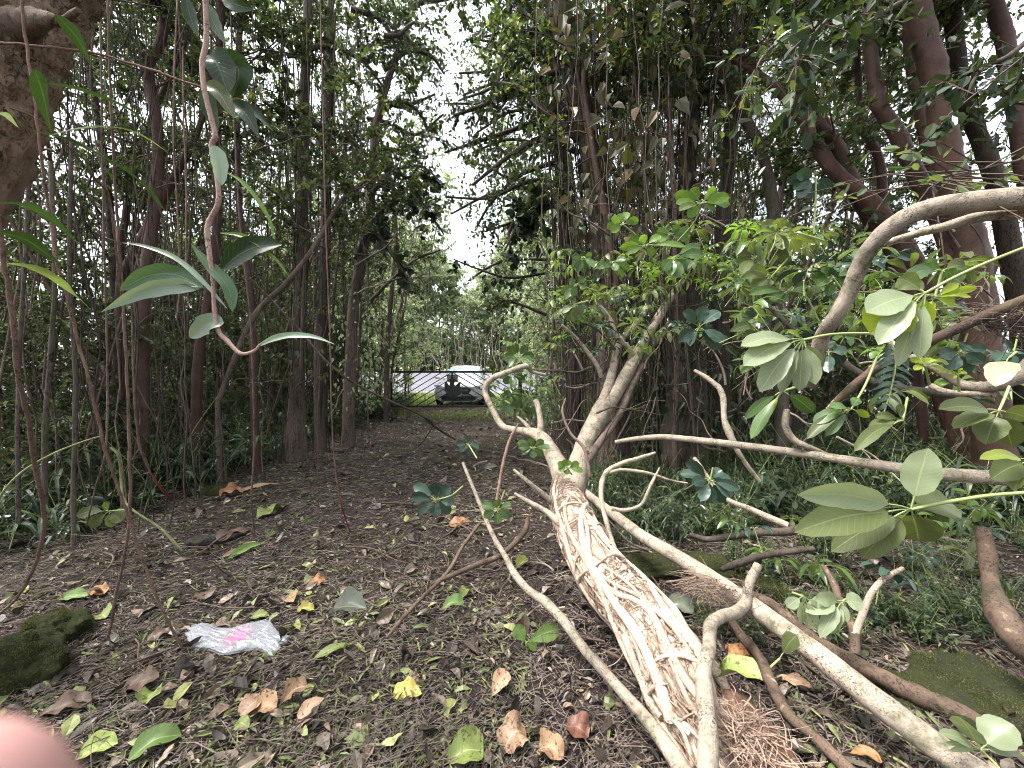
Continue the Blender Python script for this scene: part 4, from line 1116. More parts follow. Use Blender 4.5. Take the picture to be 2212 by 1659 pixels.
FL = [  # label, points (u, v, distance, radius), bark, roughness
 ("long smooth pale log running from the root-wrapped trunk to the bottom right corner", [(1262, 1062, 3.3, 9), (1290, 1085, 3.1, 11), (1330, 1115, 2.85, 13), (1390, 1160, 2.55, 15), (1450, 1195, 2.3, 17), (1530, 1245, 2.1, 20), (1610, 1300, 1.9, 23), (1700, 1365, 1.72, 25), (1780, 1425, 1.6, 28), (1900, 1520, 1.42, 31), (2020, 1610, 1.3, 34), (2150, 1700, 1.2, 37)], 'pale_bark', .04),
 ("rough brown log lying just behind the long smooth log", [(1570, 1270, 2.15, 12), (1660, 1305, 2.05, 15), (1760, 1385, 1.85, 17), (1860, 1440, 1.75, 19), (1960, 1490, 1.65, 22), (2080, 1545, 1.55, 24), (2240, 1610, 1.48, 27)], 'dead_wood', .12),
 ("thin bent greenish-grey branch curving past the left side of the root-wrapped trunk", [(1000, 1000, 3.6, 4), (1035, 1085, 3.1, 5), (1062, 1150, 2.7, 6), (1090, 1200, 2.45, 7), (1112, 1240, 2.3, 9), (1145, 1278, 2.15, 10), (1178, 1300, 2.05, 12), (1220, 1345, 1.9, 12), (1258, 1397, 1.78, 12.5), (1300, 1445, 1.65, 13), (1345, 1495, 1.5, 14), (1395, 1552, 1.4, 17), (1450, 1625, 1.28, 22), (1490, 1690, 1.2, 26)], 'pale_bark', .06),
 ("elbow-shaped speckled branch crossing over the root-wrapped trunk", [(1638, 1220, 2.0, 10), (1618, 1262, 1.95, 11), (1612, 1300, 1.85, 13), (1590, 1322, 1.75, 14), (1558, 1332, 1.65, 14), (1535, 1352, 1.55, 16), (1532, 1400, 1.42, 16), (1520, 1450, 1.33, 19), (1524, 1520, 1.22, 22), (1530, 1600, 1.12, 24), (1528, 1700, 1.04, 27)], 'pale_bark', .06),
 ("dark blotched branch right of the elbow branch reaching the bottom edge", [(1570, 1325, 1.95, 8), (1600, 1370, 1.85, 11), (1640, 1420, 1.72, 13), (1668, 1480, 1.6, 14), (1700, 1540, 1.5, 14), (1760, 1592, 1.42, 14), (1850, 1680, 1.3, 17)], 'dead_wood', .14),
 ("straight pale stick under the dark blotched branch at the bottom", [(1625, 1540, 1.55, 8), (1670, 1600, 1.45, 12), (1730, 1690, 1.34, 17)], 'pale_bark', .08),
 ("reddish-brown rotten trunk base at the bottom beside the elbow branch", [(1560, 1490, 1.42, 30), (1600, 1560, 1.32, 50), (1650, 1640, 1.22, 62), (1700, 1730, 1.15, 72)], 'rot_bark', .09),
 ("thick pale arching branch entering from the right edge and bending downwards", [(2330, 425, 1.55, 30), (2212, 428, 1.6, 26), (2100, 436, 1.65, 24), (2000, 452, 1.7, 22), (1930, 487, 1.75, 21), (1880, 535, 1.8, 18), (1855, 580, 1.85, 18), (1830, 640, 1.9, 17), (1800, 690, 1.95, 16), (1775, 730, 2.05, 16), (1760, 790, 2.15, 15), (1752, 830, 2.25, 14)], 'pale_bark', .03),
 ("thinner grey branch below the thick arching branch at the right edge", [(2330, 455, 1.6, 14), (2212, 460, 1.65, 13), (2110, 470, 1.7, 12), (2040, 490, 1.75, 11), (1980, 505, 1.8, 9), (1910, 525, 1.85, 7)], 'pale_bark', .04),
 ("long horizontal branch sweeping from the thicket to the right edge", [(1330, 955, 3.2, 5), (1372, 948, 3.1, 6), (1430, 944, 3.0, 7), (1500, 950, 2.85, 8), (1600, 962, 2.6, 9), (1700, 975, 2.4, 10), (1800, 990, 2.2, 11), (1900, 1005, 2.05, 13), (2000, 1020, 1.95, 15), (2120, 1030, 1.85, 17), (2280, 1040, 1.75, 19)], 'pale_bark', .04),
 ("crooked branch climbing behind the horizontal branch", [(1500, 800, 3.3, 4), (1535, 822, 3.2, 6), (1560, 850, 3.1, 7), (1565, 905, 3.0, 7), (1575, 935, 2.95, 9), (1600, 985, 2.9, 6), (1640, 1040, 2.9, 5)], 'pale_bark', .08),
 ("short curved branch rising above the middle of the horizontal branch", [(1700, 885, 2.35, 7), (1697, 920, 2.35, 8), (1715, 950, 2.33, 8), (1745, 965, 2.3, 7), (1785, 982, 2.3, 6)], 'pale_bark', .05),
 ("dark grey branch slanting up to the right edge below the arching one", [(1790, 885, 2.1, 7), (1830, 845, 2.05, 9), (1900, 790, 2.0, 10), (1990, 745, 1.95, 11), (2080, 705, 1.9, 12), (2170, 665, 1.85, 13), (2290, 620, 1.8, 14)], 'dead_wood', .08),
 ("pale peeling branch ending in a mossy knot at the right edge", [(1900, 720, 2.2, 5), (1960, 765, 2.1, 8), (2020, 795, 2.0, 10), (2080, 830, 1.9, 11), (2140, 835, 1.8, 14), (2180, 820, 1.75, 20), (2250, 780, 1.7, 26)], 'pale_bark', .10),
 ("stubby forked stick below the pale peeling branch", [(2010, 832, 1.95, 6), (2040, 845, 1.9, 7), (2090, 850, 1.85, 6), (2150, 852, 1.8, 7)], 'pale_bark', .08),
 ("leafless grey limb crossing behind the pale umbrella leaves", [(1640, 640, 3.0, 4), (1700, 700, 2.9, 6), (1760, 740, 2.8, 8), (1830, 790, 2.7, 9), (1900, 830, 2.6, 9), (1990, 845, 2.5, 10), (2080, 855, 2.4, 10)], 'grey_bark', .08),
 ("mossy fallen limb end at the far right edge", [(2122, 1140, 1.9, 15), (2134, 1207, 1.85, 17), (2140, 1260, 1.8, 16), (2160, 1320, 1.65, 28), (2195, 1375, 1.55, 32), (2260, 1440, 1.5, 34)], 'dead_wood', .08),
 ("forked twiggy branch standing on the soil among the right-hand logs", [(1848, 1415, 1.85, 12), (1846, 1375, 1.9, 10), (1838, 1345, 1.95, 9), (1815, 1300, 2.0, 8), (1800, 1260, 2.1, 8), (1780, 1225, 2.2, 6)], 'dead_wood', .12),
 ("straight pale shoot rising from the forked twiggy branch", [(1846, 1372, 1.9, 8), (1862, 1330, 1.95, 8), (1880, 1285, 2.0, 7), (1910, 1250, 2.05, 6.5), (1950, 1228, 2.1, 5)], 'pale_bark', .05),
 ("dark smooth branch lying across the soil behind the mossy strip", [(1490, 1155, 2.6, 6), (1530, 1165, 2.55, 7), (1580, 1158, 2.5, 9), (1640, 1150, 2.4, 10), (1700, 1148, 2.35, 10), (1760, 1135, 2.3, 10), (1840, 1120, 2.25, 9)], 'dark_bark', .06),
 ("dark ridged branch in front of the dark smooth branch", [(1560, 1230, 2.3, 7), (1600, 1215, 2.25, 9), (1650, 1200, 2.2, 8), (1700, 1192, 2.2, 8), (1760, 1185, 2.15, 6)], 'dark_bark', .12),
 ("curly bare twig arching over the soil right of the trunk fork", [(1395, 1290, 2.2, 5), (1340, 1215, 2.4, 6), (1308, 1120, 2.6, 6), (1298, 1060, 2.7, 6), (1310, 1020, 2.8, 6), (1345, 1000, 2.85, 5), (1380, 990, 2.9, 5), (1415, 978, 2.95, 3)], 'pale_bark', .08),
 ("slim twig branching right from the curly bare twig", [(1312, 1022, 2.8, 4), (1345, 1015, 2.8, 4), (1400, 1022, 2.8, 4), (1450, 1038, 2.8, 3), (1485, 1044, 2.8, 2)], 'pale_bark', .05),
 ("low forked twig lying right of the curly bare twig", [(1320, 1098, 2.6, 5), (1350, 1102, 2.6, 5), (1385, 1090, 2.6, 4), (1405, 1050, 2.6, 4), (1425, 1010, 2.65, 2)], 'pale_bark', .05),
 ("thin reddish twig bowing up left of the fork", [(1275, 1030, 3.2, 4), (1262, 970, 3.3, 4), (1232, 935, 3.4, 3.5), (1215, 890, 3.5, 3), (1222, 860, 3.6, 2)], 'vine_bark', .08),
 ("pale straight stick slanting down behind the dark whorled leaves", [(1500, 990, 3.0, 5), (1560, 1070, 2.7, 6), (1620, 1100, 2.6, 8), (1700, 1135, 2.5, 9)], 'pale_bark', .04),
 ("orange-brown slender twig rising in front of the fallen tree's left limb", [(1073, 1080, 2.6, 4), (1083, 1020, 2.7, 4), (1092, 980, 2.75, 4), (1103, 945, 2.8, 3.5), (1120, 915, 2.9, 2)], 'aerial_root', .05),
 ("brown stick leaning from the path towards the thin bent branch", [(835, 1378, 1.95, 4), (870, 1335, 2.05, 5), (911, 1292, 2.2, 5), (968, 1235, 2.45, 5), (1000, 1180, 2.7, 4.5), (1037, 1130, 2.95, 3.5)], 'twig', .06),
 ("darker stick lying beside the leaning brown stick", [(930, 1262, 2.35, 5), (971, 1245, 2.4, 6), (1030, 1220, 2.5, 7), (1085, 1197, 2.6, 7), (1132, 1150, 2.8, 7), (1140, 1120, 2.95, 6)], 'dead_wood', .10),
 ("wiry red-brown vine looping over the soil at the bottom centre", [(795, 1425, 1.9, 3), (806, 1452, 1.83, 3), (828, 1498, 1.74, 3.5), (851, 1520, 1.7, 4), (890, 1523, 1.7, 4), (933, 1517, 1.7, 4), (1012, 1514, 1.71, 3.5), (1091, 1539, 1.66, 4), (1173, 1571, 1.59, 3)], 'aerial_root', .08),
 ("short weathered stick pointing at the bottom left edge", [(446, 1496, 1.75, 5), (438, 1530, 1.69, 6), (428, 1559, 1.62, 7), (426, 1610, 1.53, 7), (424, 1690, 1.4, 7)], 'twig', .08),
 ("bent brown stick joining the short weathered stick", [(262, 1552, 1.64, 3), (317, 1562, 1.61, 5), (374, 1581, 1.57, 6), (416, 1569, 1.6, 5), (428, 1560, 1.62, 4)], 'twig', .08),
 ("long slender branch drooping across the path towards the gate", [(540, 600, 3.6, 2.4), (640, 705, 4.0, 2.6), (700, 775, 4.2, 2.6), (756, 822, 4.5, 2.6), (833, 862, 5.0, 2.6), (910, 897, 5.6, 2.8), (943, 924, 6.0, 3.2), (984, 950, 6.4, 2.2)], 'vine_bark', .05),
 ("thin side shoot hanging from the long slender branch", [(905, 895, 5.6, 2.5), (934, 915, 5.8, 2), (920, 945, 6, 1.7), (903, 965, 6.1, 1.4)], 'vine_bark', .05),
]
for k, (lab, pts, mat, rough) in enumerate(FL):
    if k != 6: pts = [(a, b, c, d * .88) for a, b, c, d in pts]
    limb("fallen_branch", lab, "branch", pts, mat, n=24 if k == 6 else (16 if k in (0, 3, 7) else 10), rough=rough, per=8, seed=20 + k)

def tangle(n, zone, lab, mats, seed, rad=(1.2, 3.2), flat=False, L=(60, 190)):
    r = np.random.default_rng(seed)
    for k in range(n):
        (u0, u1), (v0, v1), (y0, y1) = zone
        u, v, y = r.uniform(u0, u1), r.uniform(v0, v1), r.uniform(y0, y1)
        if flat: g = gp(u, v, .05); y = g[1]
        p = at(u, v, y); a = r.uniform(0, 6.28); l = r.uniform(*L) * y / FPX
        d = unit([math.cos(a), r.normal(0, .5), (r.normal(0, .12) if flat else r.normal(.2, .9))])
        c = [p]
        for s_ in range(5): d = unit(d + r.normal(0, .28, 3) * [1, 1, .25 if flat else 1]); c.append(c[-1] + d * l / 5)
        P = smooth_path(c, 4)
        if flat: P[:, 2] = np.maximum(P[:, 2], .02 + gh(P[:, 0], P[:, 1]))
        R = r.uniform(*rad) * y / FPX * np.linspace(1, .35, len(P)); m = MB(); tube(m, P, R, 6, 0, .1, seed=k)
        j = int(len(P) * r.uniform(.3, .6)); d2 = unit(d + r.normal(0, .7, 3) * [1, 1, .25 if flat else 1]); q = P[j] + d2 * np.linspace(0, l * .45, 6)[:, None] + r.normal(0, .006, (6, 3)); q[0] = P[j]
        tube(m, q, R[j] * np.linspace(.7, .3, 6), 5, 0, .1, cap=False)
        o = m.build("bare_twig", M_[mats[k % len(mats)]]); recentre(o, P[0]); tag(o, lab, "twig", lab)
tangle(75, ((1190, 1640), (480, 980), (3.4, 5.4)), "bare crooked twig tangled around the fallen tree's crown", ['vine_bark', 'grey_bark', 'dark_bark'], 41)
tangle(50, ((1560, 2150), (480, 960), (2.6, 4.2)), "bare twig in the thicket behind the pale umbrella leaves", ['grey_bark', 'vine_bark', 'pale_bark'], 42)
tangle(60, ((120, 780), (300, 900), (3.6, 6.0)), "bare twig crossing the stems of the left thicket", ['dark_bark', 'grey_bark', 'vine_bark'], 43, (1.0, 2.4))
tangle(60, ((1290, 2200), (1040, 1420), (1, 2)), "dead twig lying on the soil among the right-hand logs", ['vine_bark', 'dead_wood', 'pale_bark'], 44, (1.4, 3.6), True)
tangle(26, ((1000, 1330), (990, 1330), (1, 2)), "dead twig lying on the path beside the root-wrapped trunk", ['vine_bark', 'pale_bark'], 45, (1.2, 2.6), True)
tangle(26, ((60, 1000), (1080, 1600), (1, 2)), "thin dead twig lying on the left half of the path", ['vine_bark', 'twig'], 46, (1.2, 2.6), True, (60, 240))

def root_clump(name, label, c, s, n, rad, mat, seed):
    r = np.random.default_rng(seed); m = MB(); c = np.array(c)
    for _ in range(n):
        a = r.normal(0, 1, 3) * s; d = unit(r.normal(0, 1, 3)) * s * r.uniform(.6, 1.6)
        P = smooth_path([c + a * .4, c + a * .4 + d * .5 + r.normal(0, .25, 3) * s, c + a * .4 + d + r.normal(0, .3, 3) * s + [0, 0, -.02]], 4)
        P[:, 2] = np.maximum(P[:, 2], .01)
        tube(m, P, np.linspace(rad, rad * .3, len(P)) * r.uniform(.5, 1.3), 4, 0, cap=False)
    o = m.build(name, M_[mat]); recentre(o, c); tag(o, label, "root clump")
root_clump("root_clump", "tangle of fine brown roots over the long smooth log", at(1530, 1262, 2.0), np.array([.12, .10, .05]), 130, .0022, 'fine_root', 1)
root_clump("root_clump", "tuft of wiry roots where the elbow branch starts", at(1600, 1290, 1.9), np.array([.10, .08, .07]), 90, .002, 'vine_bark', 2)
root_clump("root_clump", "mossy root knot hanging on the peeling branch at the right edge", at(2160, 690, 1.9), np.array([.12, .10, .08]), 160, .003, 'vine_bark', 3)
root_clump("root_clump", "fibrous roots matted over the reddish rotten trunk base", at(1625, 1600, 1.2), np.array([.09, .09, .06]), 240, .0028, 'fine_root', 6)
rock("moss_mound", at(1470, 1175, 2.75) * [1, 1, 0] + [0, 0, .03], (.42, .16, .09), MOSS, "mossy strip on the soil behind the long smooth log", "moss", 11, rough=.35)
rock("moss_mound", gp(1650, 1275, .03), (.13, .12, .07), MOSS, "small round moss cushion behind the rough brown log", "moss", 12, rough=.35)
rock("moss_mound", gp(2110, 1500, .02), (.26, .2, .08), MOSS, "wide moss bank in the lower right corner", "moss", 13, rough=.35)
rock("moss_mound", gp(1960, 1575 - 80, .0), (.16, .1, .05), MOSS, "moss patch left of the wide moss bank", "moss", 14, rough=.35)
rock("mossy_rock", gp(120, 1362, .05), (.13, .11, .10), MOSS, "rounded bright mossy rock, upper one of the pair at the left edge", "rock", 15)
rock("mossy_rock", gp(52, 1440, .06), (.17, .12, .13), MOSS, "large dark mossy rock at the left edge, lower one of the pair", "rock", 16, rough=.35)
rock("mossy_rock", gp(470, 1062, .02), (.2, .14, .07), MOSS, "low mossy stone at the left edge of the path beside grass", "rock", 17)
for o_, n_, h_ in [(o, 6500, .008) for o in bpy.data.objects if o.name.startswith(("moss_mound", "mossy_rock"))]: moss_fuzz(o_, n_, h_, len(o_.name) + int(o_.location.x * 50) % 97)
rock("lava_rock", gp(435, 1170, .02), (.11, .07, .05), STONE, "small black rock on the left side of the path", seed=18)

# standing hero trunks ---------------------------------------------------------------
HT = [
 ("crooked dark red trunk in the left thicket with a bent upper half", 'red_bark', [(306, 985, 4.6, 13), (308, 900, 4.6, 12), (308, 800, 4.6, 11), (310, 640, 4.6, 11), (322, 540, 4.6, 11), (335, 430, 4.6, 11), (342, 330, 4.6, 10), (335, 240, 4.6, 10), (322, 175, 4.6, 10), (322, 140, 4.6, 9), (347, 90, 4.6, 9), (360, 0, 4.6, 9), (365, -150, 4.6, 8)], []),
 ("slanting red-brown trunk crossing behind the crooked dark red one", 'red_bark', [(268, 990, 5.0, 8), (268, 800, 5.0, 8), (262, 620, 5.0, 8), (308, 515, 5.0, 9), (342, 450, 5.0, 8), (376, 385, 5.0, 8), (410, 320, 5.0, 6), (435, 260, 5.0, 5), (455, 150, 5.0, 4)], []),
 ("pair-stemmed brown trunk behind the climbing plant", 'red_bark', [(425, 975, 5.2, 12), (424, 880, 5.2, 10), (430, 760, 5.2, 9), (450, 640, 5.2, 8), (468, 500, 5.2, 8), (470, 300, 5.2, 7), (476, 0, 5.2, 6)], []),
 ("slender reddish trunk between the climbing plant and the shaggy trunks", 'red_bark', [(552, 960, 5.4, 8), (548, 820, 5.4, 7), (542, 640, 5.4, 7), (520, 480, 5.4, 6), (512, 300, 5.4, 6), (520, 0, 5.4, 5)], []),
 ("thick shaggy peeling trunk left of the path", 'paper_bark', [(640, 945, 6.2, 20), (642, 860, 6.2, 16), (645, 700, 6.2, 13), (652, 520, 6.2, 12), (655, 350, 6.2, 11), (660, 150, 6.2, 9), (668, -50, 6.2, 8)], ["strands", 14]),
 ("second shaggy trunk just right of the thick shaggy one", 'paper_bark', [(692, 935, 6.8, 12), (690, 760, 6.8, 10), (700, 560, 6.8, 9), (703, 350, 6.8, 8), (712, 100, 6.8, 7), (716, -50, 6.8, 6)], ["strands", 12]),
 ("pale tall trunk beside the sky gap on the left", 'paper_bark', [(752, 925, 7.2, 13), (758, 780, 7.2, 12), (764, 654, 7.2, 11), (776, 590, 7.2, 11), (788, 511, 7.2, 11), (799, 443, 7.2, 10), (804, 376, 7.2, 9), (809, 309, 7.2, 9), (820, 242, 7.2, 8), (834, 188, 7.2, 7), (850, 140, 7.2, 6), (880, 60, 7.2, 5), (895, -40, 7.2, 4)], []),
 ("thin brown trunk directly above the gate's hinge post", 'vine_bark', [(834, 900, 10.2, 6), (836, 789, 10.2, 5.5), (840, 700, 10.2, 5), (848, 610, 10.2, 4.5), (856, 520, 10.2, 4), (850, 430, 10.2, 3.5)], []),
 ("diagonal brown liana slanting up through the left thicket", 'vine_bark', [(470, 870, 4.8, 5), (545, 690, 4.9, 6), (620, 610, 5.0, 5), (680, 530, 5.1, 4.5), (740, 430, 5.3, 4), (790, 390, 5.6, 3)], []),
 ("tall trunk wrapped in vine strands at the right side of the sky gap", 'paper_bark', [(1325, 950, 5.6, 34), (1322, 860, 5.6, 28), (1312, 740, 5.6, 24), (1305, 600, 5.6, 22), (1290, 459, 5.6, 20), (1277, 357, 5.6, 20), (1266, 265, 5.6, 20), (1250, 190, 5.6, 20), (1232, 110, 5.6, 21), (1210, 40, 5.6, 22), (1195, -60, 5.6, 23)], ["strands", 26]),
 ("smooth orange-brown stem twining in front of the vine-wrapped trunk", 'red_bark', [(1330, 600, 5.2, 6), (1315, 520, 5.2, 8), (1304, 450, 5.2, 8), (1290, 380, 5.2, 7), (1276, 290, 5.2, 6), (1262, 200, 5.2, 6), (1262, 120, 5.2, 5)], []),
 ("dark vine-hung trunk rising above the fallen tree's fork", 'dark_bark', [(1240, 930, 7.0, 20), (1240, 800, 7.0, 18), (1230, 600, 7.0, 16), (1215, 400, 7.0, 15), (1200, 200, 7.0, 14), (1190, 0, 7.0, 12)], ["strands", 14]),
 ("massive dark hollow trunk behind the blue-green whorl", 'dark_bark', [(1478, 1000, 5.2, 52), (1480, 900, 5.2, 44), (1484, 780, 5.2, 38), (1488, 650, 5.2, 30), (1486, 520, 5.2, 20), (1483, 430, 5.2, 17), (1486, 376, 5.2, 16), (1494, 268, 5.2, 16), (1497, 161, 5.2, 16), (1505, 80, 5.2, 16), (1512, -40, 5.2, 16)], ["strands", 24]),
 ("slim light brown stem left of the massive dark trunk", 'vine_bark', [(1462, 760, 4.9, 5), (1458, 600, 4.9, 5), (1456, 430, 4.9, 5), (1451, 349, 4.9, 5), (1446, 242, 4.9, 5), (1440, 107, 4.9, 5), (1424, 30, 4.9, 4), (1410, -40, 4.9, 4)], []),
 ("straight speckled dark trunk right of the massive dark trunk", 'grey_bark', [(1560, 960, 5.6, 19), (1560, 800, 5.6, 16), (1558, 600, 5.6, 15), (1564, 443, 5.6, 15), (1569, 403, 5.6, 14), (1580, 268, 5.6, 14), (1593, 161, 5.6, 14), (1596, -40, 5.6, 13)], []),
 ("speckled trunk leaning left across the straight dark trunk", 'grey_bark', [(1690, 940, 5.0, 13), (1685, 700, 5.0, 12), (1678, 560, 5.0, 12), (1669, 443, 5.0, 12), (1655, 362, 5.0, 10), (1631, 295, 5.0, 10), (1591, 231, 5.0, 10), (1560, 170, 5.0, 9), (1530, 100, 5.0, 7), (1500, 60, 5.0, 5)], []),
 ("broad smooth red trunk leaning left near the right edge", 'red_bark', [(2150, 1010, 4.0, 34), (2135, 850, 4.0, 30), (2118, 700, 4.0, 28), (2101, 566, 4.0, 27), (2082, 485, 4.0, 26), (2064, 410, 4.0, 25), (2044, 322, 4.0, 23), (2031, 228, 4.0, 22), (2015, 148, 4.0, 22), (1996, 81, 4.0, 21), (1980, 0, 4.0, 20), (1960, -90, 4.0, 19)], []),
 ("bent red trunk left of the broad smooth red trunk", 'red_bark', [(2110, 1000, 4.3, 20), (2085, 750, 4.3, 20), (2062, 600, 4.3, 18), (2040, 500, 4.3, 17), (2004, 424, 4.3, 16), (1966, 349, 4.3, 15), (1934, 282, 4.3, 14), (1899, 228, 4.3, 13), (1892, 190, 4.3, 13), (1883, 134, 4.3, 12), (1872, 54, 4.3, 11), (1866, -60, 4.3, 10)], []),
 ("long brown trunk slanting steeply left from the red clump", 'red_bark', [(2080, 990, 4.6, 18), (2040, 760, 4.6, 17), (1996, 610, 4.6, 16), (1950, 520, 4.6, 15), (1888, 443, 4.6, 14), (1808, 376, 4.6, 13), (1760, 309, 4.6, 12), (1733, 255, 4.6, 11), (1687, 201, 4.6, 10), (1636, 161, 4.6, 8), (1590, 130, 4.6, 6)], []),
 ("parallel brown trunk just above the steeply slanting one", 'red_bark', [(2070, 980, 5.0, 14), (1990, 700, 5.0, 13), (1915, 500, 5.0, 12), (1860, 420, 5.0, 12), (1835, 376, 5.0, 12), (1808, 309, 5.0, 11), (1770, 268, 5.0, 10), (1722, 172, 5.0, 9), (1730, 130, 5.0, 8), (1738, 67, 5.0, 7), (1742, -40, 5.0, 6)], []),
 ("thin dark red trunk between the slanting trunks", 'red_bark', [(2000, 960, 5.3, 10), (1950, 600, 5.3, 9), (1910, 440, 5.3, 8), (1907, 403, 5.3, 8), (1896, 336, 5.3, 8), (1862, 275, 5.3, 7), (1856, 220, 5.3, 6), (1850, 60, 5.3, 5)], []),
 ("reddish trunk in the upper right corner", 'red_bark', [(2300, 900, 4.4, 18), (2260, 600, 4.4, 17), (2220, 380, 4.4, 16), (2197, 242, 4.4, 15), (2181, 161, 4.4, 14), (2170, 81, 4.4, 14), (2145, 0, 4.4, 13), (2130, -80, 4.4, 12)], []),
 ("dark rough trunk behind the broad smooth red trunk", 'dark_bark', [(2230, 980, 4.9, 22), (2210, 700, 4.9, 20), (2160, 430, 4.9, 16), (2125, 322, 4.9, 15), (2090, 230, 4.9, 14), (2072, 161, 4.9, 14), (2060, 60, 4.9, 14), (2050, -60, 4.9, 13)], []),
 ("narrow red trunk between bent and broad red trunks", 'red_bark', [(2120, 990, 4.8, 14), (2075, 640, 4.8, 13), (2040, 480, 4.8, 12), (2023, 403, 4.8, 11), (2004, 322, 4.8, 11), (1988, 242, 4.8, 10), (1965, 120, 4.8, 9), (1960, -40, 4.8, 8)], []),
 ("brown slanting trunk low behind the arching branch", 'red_bark', [(2180, 1000, 5.2, 17), (2110, 800, 5.2, 16), (2020, 680, 5.2, 14), (1930, 560, 5.2, 12), (1850, 430, 5.2, 10), (1800, 330, 5.2, 9)], []),
]
def strands(P, R, n, seed, parent, loc):
    r = np.random.default_rng(seed); T, N, B = frames(P); m = MB()
    for k in range(n):
        a = r.uniform(0, 6.28); w = r.uniform(-1.2, 1.2); i0 = int(r.integers(0, len(P) // 3)); i1 = len(P) - int(r.integers(0, len(P) // 3))
        q = np.arange(i0, i1, 2); th = a + w * q / len(P) * 2 + .25 * np.sin(q * .5 + a)
        off = (R[q] * r.uniform(1.0, 1.7))[:, None]
        tube(m, P[q] + (N[q] * np.cos(th)[:, None] + B[q] * np.sin(th)[:, None]) * off, r.uniform(.003, .011), 5, 0, .1, cap=False, seed=k)
    o = m.build("vine_strands", M_['dark_bark'], parent)
    return o
for k, (lab, mat, pts, ex) in enumerate(HT):
    P, R = wpath(pts, 6)
    base = P[0] * [1, 1, 0] + [0, 0, float(gh(P[0][0], P[0][1])) - .1]
    P = np.vstack([base, P]); R = np.concatenate([[R[0] * 1.25], R])
    m = MB(); tube(m, P, R, 14, 0, .09, seed=60 + k)
    e = link("standing_tree", None); e.location = tuple(base); tag(e, lab, "tree")
    o = m.build("trunk", M_[mat], e); o.location = tuple(-base)
    r = np.random.default_rng(500 + k)
    if P[-1][2] > 3.5:                               # side branches and a leafy crown above
        C, Tm = MB(), MB(); LP = []; LD = []
        for q in range(16):
            i = int(len(P) * r.uniform(.9 if P[0][0] > 2.4 else .5, 1.0)) if q > 7 else len(P) - 1
            b0 = P[min(i, len(P) - 1)]; az = r.uniform(0, 6.28); L = r.uniform(.7, 1.8); c = unit([math.cos(az), math.sin(az), r.uniform(0, .9)])
            pp = [b0]
            for s in range(4): c = unit(c + r.normal(0, .2, 3)); pp.append(pp[-1] + c * L / 4)
            tube(Tm, pp, np.linspace(.012, .003, 5), 5, 0, cap=False)
            for t in range(8):
                t0 = pp[int(r.integers(2, 5))]; d = unit(r.normal(0, 1, 3)); l = r.uniform(.2, .5)
                tube(C, [t0, t0 + d * l * .5, t0 + d * l + [0, 0, -.04]], [.003, .002, .0015], 3, 0, cap=False)
                f = r.uniform(.1, 1, (22, 1)); LP.append(t0 + d * l * f); LD.append(d * .5 + r.normal(0, .7, (22, 3)))
        LP, LD = np.vstack(LP), np.vstack(LD); n = len(LP)
        L = .075 * r.uniform(.6, 1.3, n)
        leaves(C, LP, LD, r.normal(0, .6, (n, 3)) + [0, 0, 1], L, L * .5, 1)
        o = C.build("crown", [M_['twig'], M_['leaf_dark' if k % 2 else 'leaf_mid']], e, smooth=False); o.location = tuple(-base)
        o = Tm.build("branches", M_[mat], e); o.location = tuple(-base)
    if ex:
        strands(P, R, ex[1], 300 + k, e, None).location = tuple(-base)

# big mottled trunk close by at the upper left
P, R = wpath([(-420, 1500, 1.6, 80), (-300, 1100, 1.6, 75), (-260, 800, 1.6, 66), (-160, 560, 1.6, 66), (-66, 380, 1.6, 68), (-15, 230, 1.6, 74), (10, 110, 1.6, 82), (40, 0, 1.6, 92), (70, -120, 1.6, 110)], 10)
e = empty("near_tree", P[0] * [1, 1, 0], "thick knotted brown trunk cut by the upper left edge", "tree")
m = MB(); tube(m, P, R, 64, 0, .12, seed=9)
o = m.build("trunk", bark_mat("knotted_bark", (0.20, 0.145, 0.105), (0.36, 0.29, 0.23), (0.06, 0.042, 0.032), scale=1.0, stretch=.6, bstr=1.0), e); o.location = tuple(-np.array(e.location))
P, R = wpath([(40, 60, 1.5, 30), (75, 45, 1.45, 20), (110, 42, 1.4, 12), (130, 48, 1.4, 8), (170, 22, 1.35, 5)], 6)
m = MB(); tube(m, P, R, 12, 0, .15, seed=4); o = m.build("branch_stub", M_['dead_wood'], e); o.location = tuple(-np.array(e.location))

